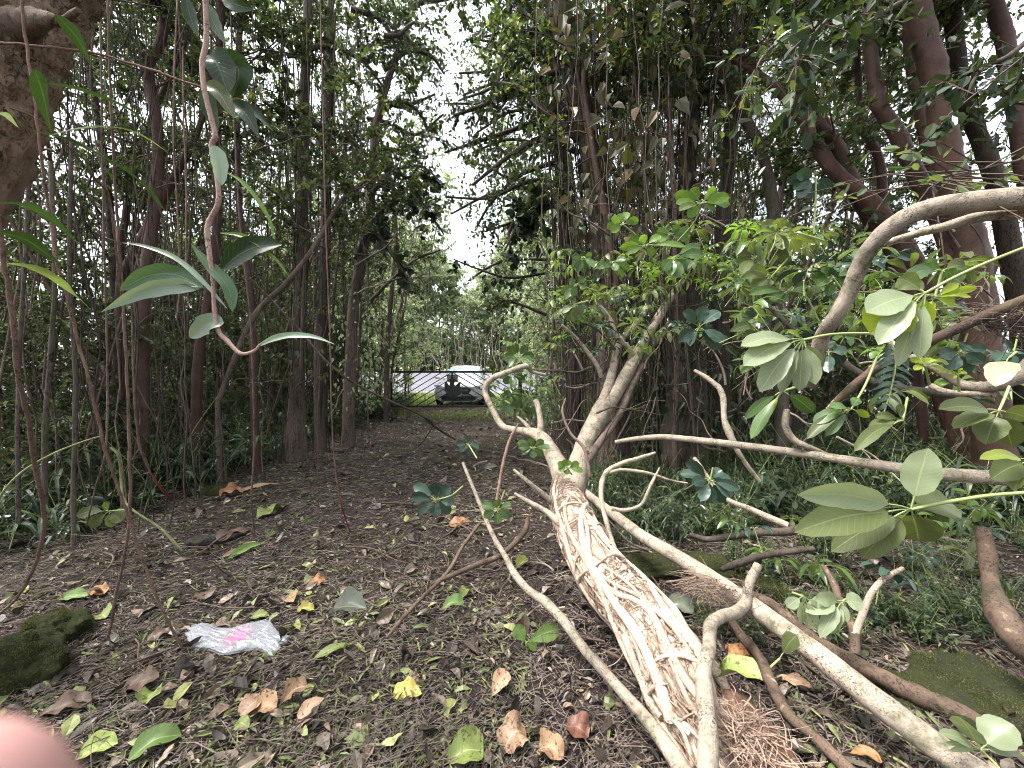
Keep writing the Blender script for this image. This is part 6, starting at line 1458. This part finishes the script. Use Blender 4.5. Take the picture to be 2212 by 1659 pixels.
cleaf([(484, 698), (450, 700), (410, 730)], 42, 'oval', 'climb_pale', -.1)
cleaf([(553, 750), (590, 732), (632, 724), (680, 728), (724, 744)], 14, 'lance', 'climb_pale')
cleaf([(442, 182), (472, 200), (506, 255)], 34, 'oval', 'schef_olive', .2, Y=1.45)
cleaf([(455, 180), (450, 230), (470, 286)], 30, 'oval', 'climb_dark', Y=1.5)
cleaf([(449, 118), (470, 140), (492, 200)], 62, 'oval', 'climb_dark', .1, Y=1.5)
cleaf([(475, 135), (515, 150), (502, 212)], 52, 'oval', 'climb_dark', -.1, Y=1.55)
cleaf([(499, 219), (530, 245), (560, 298)], 32, 'lance', 'climb_dark', Y=1.5)
cleaf([(510, 219), (548, 240), (592, 284)], 18, 'lance', 'climb_dark', Y=1.55)
cleaf([(446, 5), (462, 50), (489, 98)], 26, 'lance', 'climb_dark', Y=1.5)
cleaf([(400, -10), (412, 40), (428, 80)], 24, 'lance', 'climb_dark', Y=1.5)
cleaf([(480, -10), (510, 10), (550, 20)], 30, 'lance', 'climb_dark', Y=1.5)

sp = empty("strap_leaved_plant", at(20, 300, 1.05), "plant of long dark strap-shaped leaves reaching in from the left edge", "plant")
s0 = np.array(sp.location)
for pts, W, mat in (([(120, 30), (165, 80), (198, 142)], 24, 'climb_dark'), ([(80, 176), (150, 190), (220, 212), (290, 245), (354, 302)], 26, 'climb_dark'), ([(110, 292), (180, 278), (250, 276), (310, 295), (363, 330)], 15, 'schef'),
                    ([(60, 280), (150, 305), (240, 350), (310, 400), (361, 460)], 28, 'climb_dark'), ([(-10, 438), (60, 446), (120, 480), (180, 535)], 20, 'climb_dark'), ([(-10, 500), (60, 520), (128, 570)], 30, 'climb_dark'),
                    ([(12, 568), (80, 582), (145, 620), (204, 676)], 18, 'schef'), ([(75, 150), (95, 210), (112, 290)], 34, 'climb_dark'), ([(-10, 245), (15, 250), (40, 276)], 12, 'climb_pale')):
    m = MB(); path_leaf(m, np.array([at(a, b, 1.05 + .1 * i) for i, (a, b) in enumerate(pts)]) - s0, W * 1.15 / FPX, 'lance', 18, 6, .3, nrm=(.1, -1, .6)); m.build("leaf", M_[mat], sp)

# fern frond on the right
ff = empty("fern_frond", at(1925, 735, 1.9), "lacy dark blue-green fern frond hanging in the right thicket", "fern"); f0 = np.array(ff.location)
P, R = wpath([(1925, 735, 1.9, 2), (1935, 780, 1.88, 2), (1925, 840, 1.85, 1.5), (1905, 905, 1.82, 1)], 8); m = MB(); tube(m, P - f0, R, 5); m.build("rachis", M_['green_stem'], ff)
m = MB()
for k in range(2, len(P) - 1, 2):
    for s in (-1, 1):
        l = .105 * math.sin(math.pi * (.12 + .85 * k / len(P))); path_leaf(m, [P[k] - f0, P[k] - f0 + [s * l * .6, .02 * s, -.012], P[k] - f0 + [s * l, .01, -.05]], .020, 'lance', 5, 2, .1, nrm=(0, -1, .4))
m.build("pinnae", M_['schef_dark'], ff)

# branches with leaves that reach over the path ------------------------------------------
def spray(label, pts, n, L, lw, leafm, seed, shape=(.30, .72), side=.42, group=None, tw=14):
    r = np.random.default_rng(seed)
    P, R = wpath([(a, b, y, w) for a, b, y, w in pts], 7)
    e = link("leafy_branch", None); e.location = tuple(P[0]); tag(e, label, "branch", group)
    S, C = MB(), MB(); tube(S, P - P[0], R, 6, 0, .05)
    LP, LD = [], []
    for k in range(tw):
        i = int(r.uniform(.15, 1) * (len(P) - 1)); d = unit(unit(P[min(i + 1, len(P) - 1)] - P[max(i - 1, 0)]) * .4 + r.normal(0, .6, 3) + [0, 0, -.05]); l = side * r.uniform(.5, 1.3)
        q = np.array([P[i], P[i] + d * l * .5, P[i] + d * l + [0, 0, -.12 * l]]) - P[0]; tube(C, q, [.004, .003, .002], 4, 0, cap=False)
        m = max(4, n // tw); f = r.uniform(.1, 1.05, (m, 1))
        LP.append(np.where(f < .5, q[0] + (q[1] - q[0]) * f * 2, q[1] + (q[2] - q[1]) * (f * 2 - 1)) + r.normal(0, .012, (m, 3))); LD.append(d * .5 + r.normal(0, .7, (m, 3)) + [0, 0, -.2])
    LP, LD = np.vstack(LP), np.vstack(LD); k = len(LP); LL = L * r.uniform(.65, 1.25, k)
    leaves(C, LP, LD, r.normal(0, .6, (k, 3)) + [0, -.3, .8], LL, LL * lw * r.uniform(.8, 1.15, k), 1, lo=shape[0], hi=shape[1], fold=.15)
    S.build("branch", M_['grey_bark'], e); C.build("foliage", [M_['twig'], M_[leafm]], e, smooth=False)
    return e
RS, OS = (.30, .78), (.30, .72)
SP = [
 ("round-leaved branch hanging low left of the bright gap", [(768, 560, 6.6, 5), (800, 500, 6.4, 5), (840, 540, 6.3, 4), (880, 600, 6.2, 2)], 130, .14, .75, 'leaf_round', RS),
 ("round-leaved branch reaching right from the pale tall trunk", [(790, 500, 7, 5), (830, 450, 6.8, 4), (880, 430, 6.6, 3), (925, 455, 6.5, 2)], 130, .14, .75, 'leaf_round', RS),
 ("round-leaved branch above the bright gap on the left", [(800, 420, 7, 5), (850, 370, 6.8, 4), (910, 360, 6.6, 3), (960, 400, 6.5, 2)], 120, .13, .75, 'leaf_round', RS),
 ("round-leaved branch hanging right of the bright gap", [(1240, 430, 6, 6), (1180, 450, 6, 5), (1130, 470, 6, 4), (1090, 540, 6, 2)], 170, .15, .7, 'leaf_round', RS),
 ("round-leaved branch tip dangling in the bright gap's right side", [(1230, 380, 6, 5), (1150, 430, 6.2, 4), (1100, 500, 6.4, 3), (1110, 560, 6.4, 2)], 120, .14, .7, 'leaf_round', RS),
 ("leafy branch reaching from the right over the middle of the path", [(1250, 330, 6, 7), (1180, 300, 6, 6), (1110, 330, 6, 5), (1020, 400, 6, 3)], 420, .08, .5, 'leaf_mid', OS),
 ("mossy leafy branch from the vine-wrapped trunk toward the sky gap", [(1250, 300, 5.6, 9), (1170, 235, 5.7, 8), (1120, 190, 5.8, 6), (1060, 180, 5.9, 4)], 520, .08, .55, 'leaf_dark', OS),
 ("dense leafy branch filling the upper middle", [(1230, 150, 6, 7), (1150, 170, 6, 6), (1060, 220, 6, 5), (980, 250, 6, 3)], 560, .08, .5, 'leaf_dark', OS),
 ("leafy branch hanging in the upper middle right", [(1220, 60, 6, 7), (1140, 70, 6, 6), (1090, 120, 6, 5), (1070, 200, 6, 3)], 480, .09, .55, 'leaf_mid', OS),
 ("long leafy branch under the dense upper middle foliage", [(1230, 240, 6.4, 6), (1140, 270, 6.4, 5), (1050, 300, 6.4, 4), (960, 330, 6.4, 2)], 520, .08, .5, 'leaf_dark', OS),
 ("drooping leafy branch right of the small sky opening", [(1200, 350, 6.8, 5), (1120, 380, 6.8, 4), (1060, 440, 6.8, 3), (1030, 490, 6.8, 2)], 360, .08, .5, 'leaf_mid', OS),
 ("leafy branch over the left side of the gap near the top", [(830, 150, 7, 6), (880, 110, 7, 5), (930, 120, 7, 4), (960, 160, 7, 2)], 300, .08, .2, 'leaf_dark', OS),
 ("feathery branch high on the left of the sky gap", [(850, 60, 7, 6), (900, 10, 7, 5), (950, 0, 7, 4), (1010, -10, 7, 2)], 380, .09, .14, 'leaf_dark', OS),
 ("feathery branch below the high feathery one", [(820, 240, 7.4, 5), (870, 220, 7.4, 4), (910, 250, 7.4, 3), (930, 300, 7.4, 2)], 260, .09, .14, 'leaf_dark', OS),
 ("leafy branch from the left thicket high above the shaggy trunks", [(620, 120, 6, 6), (700, 100, 6.2, 5), (780, 130, 6.4, 4), (830, 190, 6.5, 2)], 480, .08, .5, 'leaf_dark', OS),
 ("leafy branch across the shaggy trunks", [(600, 300, 6, 6), (680, 270, 6.2, 5), (750, 300, 6.4, 4), (800, 340, 6.5, 2)], 420, .08, .5, 'leaf_dark', OS),
 ("fine leafy branch reaching into the bright gap from the left", [(800, 650, 9, 4), (850, 600, 9, 3), (900, 560, 9, 3), (950, 540, 9, 2)], 300, .09, .5, 'leaf_mid', OS),
 ("fine leafy branch reaching into the bright gap from the right", [(1180, 560, 9, 4), (1120, 560, 9, 3), (1070, 570, 9, 3), (1020, 600, 9, 2)], 300, .09, .5, 'leaf_mid', OS),
 ("thin round-leaved shoot before the sunlit trees", [(1180, 590, 7.5, 3), (1100, 600, 7.5, 3), (1030, 580, 7.5, 2), (980, 560, 7.5, 1.5)], 60, .12, .75, 'leaf_round', RS),
 ("low leafy branch in front of the sunlit trees on the right", [(1180, 680, 8, 4), (1130, 660, 8, 3), (1090, 650, 8, 3), (1060, 670, 8, 2)], 160, .10, .7, 'leaf_mid', RS),
 ("leafy branch hiding the upper edge right of the sky gap", [(1180, -30, 6.5, 6), (1120, 0, 6.5, 5), (1080, 40, 6.5, 4), (1060, 90, 6.5, 2)], 420, .09, .5, 'leaf_dark', OS),
 ("leafy bough at the top left of the gap", [(760, 20, 6.5, 6), (820, 40, 6.5, 5), (850, 90, 6.5, 4), (860, 140, 6.5, 2)], 420, .08, .5, 'leaf_dark', OS),
 ("bough of drooping green leaves in the upper right", [(1750, 60, 3.2, 5), (1700, 80, 3.1, 4), (1650, 120, 3, 3), (1620, 180, 3, 2)], 130, .09, .5, 'leaf_mid', OS),
 ("bluish-leaved twig near the upper right", [(1790, 40, 2.4, 4), (1760, 70, 2.4, 3), (1735, 110, 2.4, 3), (1700, 180, 2.4, 2)], 34, .10, .5, 'leaf_round', OS),
 ("dark large-leaved twig hanging in the upper right", [(1760, 100, 2.6, 4), (1745, 150, 2.6, 3), (1740, 200, 2.6, 2), (1725, 240, 2.6, 2)], 30, .12, .6, 'leaf_round', RS),
 ("thin twig with small pale leaves crossing the broad red trunk", [(2230, 340, 1.9, 2), (2140, 420 - 60, 1.9, 2), (2050, 470 - 85, 1.9, 1.5), (2000, 500 - 100, 1.9, 1)], 14, .06, .45, 'schef', OS),
 ("dark leafy bough along the top right edge", [(2000, -20, 3.4, 6), (1920, 20, 3.4, 5), (1850, 70, 3.4, 4), (1810, 130, 3.4, 2)], 260, .09, .5, 'leaf_dark', OS),
 ("leafy bough in the upper right behind the corner trunk", [(2250, 60, 3.4, 6), (2180, 120, 3.4, 5), (2120, 150, 3.4, 4), (2080, 220, 3.4, 2)], 220, .09, .5, 'leaf_dark', OS),
]
rg = np.random.default_rng(31)
for k in range(26):
    left = k % 3 == 0
    v = [60, 110, 160, 210, 260, 310, 360, 410, 440, 90][k % 10] + rg.uniform(-20, 20); y = rg.uniform(5.8, 9.0)
    a, b = (rg.uniform(790, 850), rg.uniform(900, 960)) if left else (rg.uniform(1190, 1260), rg.uniform(960, 1060))
    mid = .5 * (a + b)
    q = k % 4
    SP.append(("leafy bough crossing high over the path from the %s" % ("left thicket" if left else "right-hand trees"), [(a, v, y, 5), (.7 * a + .3 * b, v + rg.uniform(-40, 20), y, 4), (.35 * a + .65 * b, v + rg.uniform(-30, 40), y, 3), (b, v + rg.uniform(-20, 70), y, 2)], 360, .075, [.5, .55, .45, .5][q], ['leaf_dark', 'leaf_mid', 'leaf_dark', 'leaf_mid'][q], OS))
for k, (lab, pts, n, L, lw, lm, sh) in enumerate(SP):
    spray(lab, pts, n, L, lw, lm, 700 + k, sh, group=lab if 'crossing high' in lab else None, tw=10 if lm == 'leaf_round' else 20, side=.35 if lm == 'leaf_round' else .55)

# climbing vines with large dull leaves on the right-hand trunks -------------------------
def leafy_vine(label, pts, n, L, lw, leafm, seed, spread):
    r = np.random.default_rng(seed); P, R = wpath(pts, 8)
    e = link("leafy_vine", None); e.location = tuple(P[0]); tag(e, label, "vine")
    S, C = MB(), MB(); tube(S, P - P[0], R, 6, 0, .1)
    i = r.integers(0, len(P), n); a = r.uniform(0, 6.28, n); off = np.stack([np.cos(a), np.sin(a) - .5, r.normal(0, .4, n)], 1) * spread * r.uniform(.2, 1.2, (n, 1))
    b = P[i] - P[0] + off
    LL = L * r.uniform(.6, 1.3, n)
    leaves(C, b, off / spread * .5 + r.normal(0, .4, (n, 3)) + [0, 0, -.8], r.normal(0, .5, (n, 3)) + [0, -.9, .4], LL, LL * lw * r.uniform(.8, 1.2, n), 0, lo=.22, hi=.62, wl=1.0, wh=.75, fold=.25, droop=.3)
    S.build("stem", M_['vine_bark'], e); C.build("foliage", M_[leafm], e, smooth=False)
for k, (lab, pts, n, L, lw, lm, spd) in enumerate([
 ("climbing vine of dull brown-green leaves on the vine-wrapped trunk", [(1290, 480, 5.3, 3), (1270, 300, 5.3, 3), (1240, 120, 5.3, 3), (1210, -20, 5.3, 3)], 190, .17, .55, 'leaf_brown', .45),
 ("climbing vine with big brownish leaves left of the massive trunk", [(1400, 560, 5.0, 3), (1390, 350, 5.0, 3), (1370, 150, 5.0, 3), (1360, -20, 5.0, 3)], 190, .20, .55, 'leaf_brown', .55),
 ("climbing vine with drooping dark leaves on the massive trunk", [(1490, 480, 4.9, 3), (1480, 300, 4.9, 3), (1500, 150, 4.9, 3), (1500, -20, 4.9, 3)], 130, .16, .5, 'leaf_brown', .4),
 ("climbing vine of dark leaves on the trunk above the fork", [(1200, 560, 6.0, 3), (1190, 400, 6.0, 3), (1180, 250, 6.0, 3), (1170, 60, 6.0, 3)], 160, .14, .5, 'leaf_dark', .5),
 ("leafy creeper low on the vine-wrapped trunk", [(1325, 760, 5.2, 3), (1315, 640, 5.2, 3), (1310, 520, 5.2, 3)], 120, .09, .5, 'leaf_dark', .35),
 ("leafy creeper covering the shaggy trunks at mid height", [(650, 800, 6.0, 3), (655, 640, 6.0, 3), (665, 480, 6.0, 3)], 240, .08, .5, 'leaf_mid', .4),
 ("bright creeper at the path edge right of the shaggy trunks", [(770, 860, 7.5, 3), (775, 760, 7.5, 3), (780, 660, 7.5, 3)], 260, .10, .45, 'leaf_bright', .45),
 ("bright leafy creeper beside the gate's hinge post", [(820, 880, 10.5, 3), (822, 800, 10.5, 3), (826, 700, 10.5, 3)], 260, .12, .45, 'leaf_bright', .45),
 ("dark creeper mass low on the massive trunk", [(1500, 940, 4.6, 3), (1490, 830, 4.6, 3), (1480, 740, 4.6, 3)], 120, .12, .4, 'leaf_round', .4),
]): leafy_vine(lab, pts, n, L, lw, lm, 800 + k, spd)

# single large fallen leaves --------------------------------------------------------------
def cm(name, c, rough=.5, spots=.35): M_[name] = leaf_mat(name, [(0, tuple(x * .8 for x in c)), (1, tuple(x * .95 for x in c))], 0, rough, veins=True, spots=max(spots, .35), vein_col=tuple(min(1, x * 1.35 + .03) for x in c))
cm('fl_orange', (.40, .19, .085), spots=.8); cm('fl_yellow', (.36, .32, .09), spots=.6); cm('fl_lime', (.23, .29, .09), spots=.8); cm('fl_green', (.13, .21, .06)); cm('fl_tan', (.34, .22, .14), spots=.9)
cm('fl_brown', (.13, .085, .065), spots=.9); cm('fl_red', (.17, .075, .055), spots=.8); M_['fl_pink'] = None; cm('fl_grey', (.10, .115, .095), .35, .3); cm('fl_pink', (.42, .27, .19), spots=.8)
for k, (lab, u, v, L, W, ang, mat, lift) in enumerate([
 ("bright orange dead leaf in the middle of the path", 992, 1134, 46, 30, 10, 'fl_orange', .02), ("lime green leaf near the bottom left beside a green one", 213, 1627, 76, 44, 20, 'fl_lime', .02), ("smooth green leaf at the bottom left with its tip up", 336, 1622, 100, 44, 35, 'fl_green', .04),
 ("large pale lime leaf cut by the bottom edge left of centre", 1005, 1632, 92, 60, 15, 'fl_lime', .03), ("yellow-brown oval leaf beside the looping vine", 880, 1502, 72, 42, -5, 'fl_yellow', .02), ("tan oval leaf standing near the lower centre", 1081, 1482, 54, 34, 45, 'fl_pink', .04),
 ("dark grey-green leaf left of the leaning stick", 756, 1321, 56, 34, -10, 'fl_grey', .02), ("pinkish tan spotted leaf at the lower left", 545, 1535, 50, 46, 60, 'fl_pink', .02), ("round spotted tan leaf overlapping the pinkish one", 575, 1545, 52, 44, 0, 'fl_tan', .03),
 ("green oval leaf near the mossy rocks", 160, 1283, 60, 26, 5, 'fl_green', .01), ("torn orange-brown leaf right of the green oval one", 210, 1273, 58, 26, -10, 'fl_orange', .02), ("lime leaf above the bag's right end", 562, 1338, 42, 20, 5, 'fl_lime', .01),
 ("yellow-green black-spotted leaf leaning on the elbow branch", 1585, 1508, 92, 52, -40, 'fl_lime', .10), ("large glossy dark leaf on the soil right of the roots", 1466, 1320, 62, 42, -20, 'fl_grey', .03), ("orange-brown leaf right of the elbow branch", 1592, 1418, 52, 28, -15, 'fl_orange', .03),
 ("curled pinkish brown bark-like leaf at the bottom centre", 1112, 1598, 66, 58, 30, 'fl_pink', .05), ("brown curled leaf right of the bark-like leaf", 1190, 1622, 66, 44, -30, 'fl_tan', .03), ("dark red-brown leaf near the pale trunk's foot", 1246, 1577, 60, 48, -30, 'fl_red', .03),
 ("dull brown leaf near the fingertip", 140, 1540, 96, 40, 25, 'fl_brown', .02), ("brown folded leaf above the lime leaf", 300, 1490, 80, 42, 15, 'fl_brown', .03), ("lime folded leaf touching the brown folded one", 325, 1512, 44, 40, -60, 'fl_lime', .02),
 ("small lime leaf lying left of the bent stick", 522, 1578, 46, 26, -20, 'fl_lime', .02), ("green round leaf left of the bag", 222, 1330, 40, 34, -20, 'fl_lime', .02), ("brown leaf at the left end of the bag", 344, 1380, 48, 26, 30, 'fl_brown', .02), ("curled grey-brown leaf with pale edges at lower centre left", 635, 1520, 60, 34, 20, 'fl_tan', .05),
 ("reddish dead leaf pair at the lower centre left", 672, 1545, 60, 26, 35, 'fl_pink', .03), ("wrinkled dark leaf above the bag", 445, 1300, 40, 34, -40, 'fl_brown', .04), ("speckled tan leaf up right of the bag", 628, 1302, 44, 30, -35, 'fl_tan', .02), ("yellow-brown oval leaf right of the bag", 660, 1327, 42, 20, 0, 'fl_yellow', .02),
 ("orange-brown leaf right of the speckled tan one", 683, 1262, 36, 24, 20, 'fl_orange', .02), ("lime oval leaf by the thin bent branch", 1130, 1218, 32, 24, 30, 'fl_lime', .02), ("green leaf below the leaning sticks", 978, 1313, 32, 16, 10, 'fl_green', .02), ("lime leaf above the green leaf near the sticks", 1003, 1288, 24, 22, 50, 'fl_lime', .02),
 ("curled orange-brown leaf at the left side of the path", 500, 1073, 40, 26, 20, 'fl_orange', .03), ("long tan sliver of leaf on the left of the path", 560, 1060, 60, 14, 30, 'fl_tan', .02), ("reddish brown leaf in the middle left of the path", 500, 1160, 60, 30, 40, 'fl_brown', .03), ("lime torn leaves at the left of the path", 590, 1105, 46, 34, 60, 'fl_lime', .02),
 ("slim green leaf on the left of the path", 530, 1192, 48, 18, 50, 'fl_green', .02), ("tan leaf beside the slim green leaf", 500, 1200, 40, 18, 10, 'fl_tan', .01), ("pale bleached leaf curled under the right-hand logs", 1712, 1480, 70, 24, -35, 'fl_pink', .03), ("green oval leaf on dark soil in the lower right", 1800, 1670 - 1, 30, 16, 0, 'fl_green', .02),
 ("rust-coloured leaf at the bottom right of the rotten base", 1870, 1640, 60, 24, -40, 'fl_orange', .03), ("long lime leaf by the stick junction", 720, 1414, 80, 18, 25, 'fl_lime', .02), ("pale grey crumpled leaf at the gate side of the path", 1060, 1010, 30, 18, 10, 'fl_grey', .02)]):
    c = gp(u, v, .01); Y = c[1]; ry = 1.0 / max(.35, (CAM_H / Y))               # stretch along the view for foreshortening
    a = math.radians(ang); d = np.array([math.cos(a), math.sin(a) * min(ry, 2.0), 0]); l = L * Y / FPX * .92; d = d * l
    r = np.random.default_rng(900 + k)
    p0, p1 = -d * .5, d * .5 + [0, 0, lift * r.uniform(.2, 1.2)]
    m = MB(); nz = np.array([r.normal(0, .15), -.35, 1.0])
    path_leaf(m, [p0, d * .0 + [0, 0, lift], p1], W * Y / FPX * 1.12, r.choice(['oval', 'obov', 'lance']), 14, 6, r.uniform(.1, .9), nrm=nz, wave=.35 if 'brown' in lab or 'curl' in lab or 'torn' in lab else .12, seed=k)
    tube(m, [p0 * 1.18 + [0, 0, .001], p0 * .98], .0011 * Y, 4)
    o = m.build("fallen_leaf", M_[mat]); g0 = float(gh(c[0], c[1]))
    o.location = (c[0], c[1], g0 + .012 + (.16 if 'leaning' in lab else 0))
    if 'leaning' in lab: o.location = tuple(at(u, v, 1.38))
    tag(o, lab, "leaf")
# seedling with a pair of thick leaves
whorl("seedling with two thick round green leaves and one brown leaf on bare soil", (1136, 1388, 1.98), [(1140, 1410, 1.98)], [(1207, 1358, 36), (1112, 1352, 32), (1132, 1326, 24, .03, 'fl_brown'), (1160, 1402, 18, 0, 'schef_yel2')], 30, 'fl_green', bow=.03, pet=.08, name="seedling", cat="seedling", face=(0, -1, .8))

# crumpled clear plastic bag with a pink print ---------------------------------------------
def bag():
    nt_m, nt, N, Lk = new_mat("clear_film")
    c = noise_tex(nt, mapped(nt, (1, 1, 1)), 16, 3, .5)
    tc = N("ShaderNodeTexCoord"); sub = N("ShaderNodeVectorMath"); sub.operation = 'DISTANCE'; Lk(tc.outputs["Object"], sub.inputs[0]); sub.inputs[1].default_value = (.03, -.015, .04)
    mr = N("ShaderNodeMapRange"); mr.inputs[1].default_value = .09; mr.inputs[2].default_value = .04; Lk(sub.outputs["Value"], mr.inputs[0])
    mu = N("ShaderNodeMath"); mu.operation = 'MULTIPLY'; Lk(mr.outputs[0], mu.inputs[0]); Lk(ramp(nt, [(.40, (0, 0, 0)), (.52, (1, 1, 1))], c), mu.inputs[1])
    col = mixc(nt, mu.outputs[0], (.50, .52, .57), (.60, .20, .34))
    p = N("ShaderNodeBsdfPrincipled"); Lk(col, p.inputs["Base Color"]); p.inputs["Roughness"].default_value = .16; p.inputs["Specular IOR Level"].default_value = .9
    tr = N("ShaderNodeBsdfTransparent"); tr.inputs[0].default_value = (.95, .95, .97, 1); mx = N("ShaderNodeMixShader"); lw = N("ShaderNodeLayerWeight"); lw.inputs[0].default_value = .35
    ma = N("ShaderNodeMath"); ma.operation = 'MULTIPLY_ADD'; ma.inputs[1].default_value = .3; ma.inputs[2].default_value = .34; ma.use_clamp = True; Lk(lw.outputs["Facing"], ma.inputs[0])
    m2 = N("ShaderNodeMath"); m2.operation = 'MAXIMUM'; Lk(ma.outputs[0], m2.inputs[0]); m3 = N("ShaderNodeMath"); m3.operation = 'MULTIPLY'; m3.inputs[1].default_value = .8; Lk(mu.outputs[0], m3.inputs[0]); Lk(m3.outputs[0], m2.inputs[1])
    Lk(m2.outputs[0], mx.inputs[0]); Lk(tr.outputs[0], mx.inputs[1]); Lk(p.outputs[0], mx.inputs[2]); o = N("ShaderNodeOutputMaterial"); Lk(mx.outputs[0], o.inputs["Surface"])
    c0 = gp(508, 1375, .02); nx, ny = 90, 46
    q, w = np.meshgrid(np.linspace(-1, 1, nx), np.linspace(-1, 1, ny))
    hw = .30; prof = .085 * (1 + .35 * np.sin(q * 3.1 + 1) + .2 * np.sin(q * 7.3))
    x = q * hw + .012 * np.sin(w * 9 + q * 4); y = w * prof + .03 * np.sin(q * 4) - .02 * q
    z = np.zeros_like(x)
    for i in range(ny):
        for j in range(nx):
            pnt = Vector((x[i, j] * 4.5 + y[i, j] * 4, y[i, j] * 17 + x[i, j] * 2, 3.3)); a = noise.noise(pnt); b = noise.noise(pnt * 2.3)
            z[i, j] = .030 + .034 * (1 - abs(a) * 2.2) * max(0, 1 - w[i, j] ** 2) + .012 * (1 - abs(b) * 2)
    edge = np.clip(1 - np.abs(w), 0, 1) ** .5 * np.clip((1 - np.abs(q)) * 4, 0, 1) ** .5
    z = .006 + z * .72 * (.25 + .75 * edge)
    mb = MB(); i = np.arange(ny - 1)[:, None] * nx; j = np.arange(nx - 1)[None]; F = np.stack([i + j, i + j + 1, i + nx + j + 1, i + nx + j], -1).reshape(-1, 4)
    mb.add(np.stack([x, y, z], -1).reshape(-1, 3), F); mb.add(np.stack([x * 1.01, y * 1.03, z * 0 + .002], -1).reshape(-1, 3), F)
    o = mb.build("plastic_bag", nt_m); o.location = (c0[0], c0[1], float(gh(c0[0], c0[1])) + .006); o.rotation_euler = (0, 0, -.10)
    tag(o, "crumpled clear plastic bag with a pink print lying on the path", "plastic bag")
bag()

# the photographer's hand, close to the lens in the lower left corner -----------------------
def hand():
    skin, nt, N, Lk = new_mat("skin")
    p = fin(nt, mixc(nt, noise_tex(nt, mapped(nt), 40, 3, .5), (.46, .25, .23), (.52, .30, .27)), .45); p.inputs["Subsurface Weight"].default_value = .3; p.inputs["Subsurface Radius"].default_value = (.01, .004, .002)
    e = empty("person", (-.0668, .0045, CAM_H - .0663), "photographer's blurred pink fingertip in the lower left corner", "person")
    def skinned(nm, V, E, R, mat):
        me = bpy.data.meshes.new(nm); me.from_pydata(V, E, []); me.materials.append(mat)
        o = link(nm, me, e); sk = o.modifiers.new("skin", 'SKIN')
        for v, rr in zip(me.skin_vertices[0].data, R): v.radius = (rr, rr)
        me.skin_vertices[0].data[0].use_root = True
        s = o.modifiers.new("subsurf", 'SUBSURF'); s.levels = s.render_levels = 2
        for f in me.polygons: f.use_smooth = True
        sk.use_smooth_shade = True
        return o
    V = [(-.020, -.030, -.045), (-.012, -.010, -.020), (-.01, .004, .0)]; R = [.026, .028, .024]; E = [(0, 1), (1, 2)]
    V += [(-.045, -.06, -.10)]; R += [.024]; E += [(0, 3)]
    def chain(start, pts, rad):
        pr = start
        for q, rr in zip(pts, rad): V.append(q); R.append(rr); E.append((pr, len(V) - 1)); pr = len(V) - 1
    chain(2, [(.004, .012, .020), (.020, .016, .033), (.038, .0155, .0385)], [.0105, .0095, .0082])          # index finger that enters the frame
    chain(2, [(.010, .022, .008), (.030, .030, .010), (.044, .024, .012)], [.010, .009, .008])
    chain(1, [(.008, .014, -.012), (.028, .022, -.010), (.040, .014, -.008)], [.010, .009, .008])
    chain(1, [(.004, .006, -.032), (.020, .012, -.030), (.032, .006, -.027)], [.009, .008, .007])
    chain(0, [(.006, -.03, -.030), (.026, -.028, -.014), (.038, -.024, .0)], [.012, .0105, .009])            # thumb
    skinned("hand", V, E, R, skin)
hand()
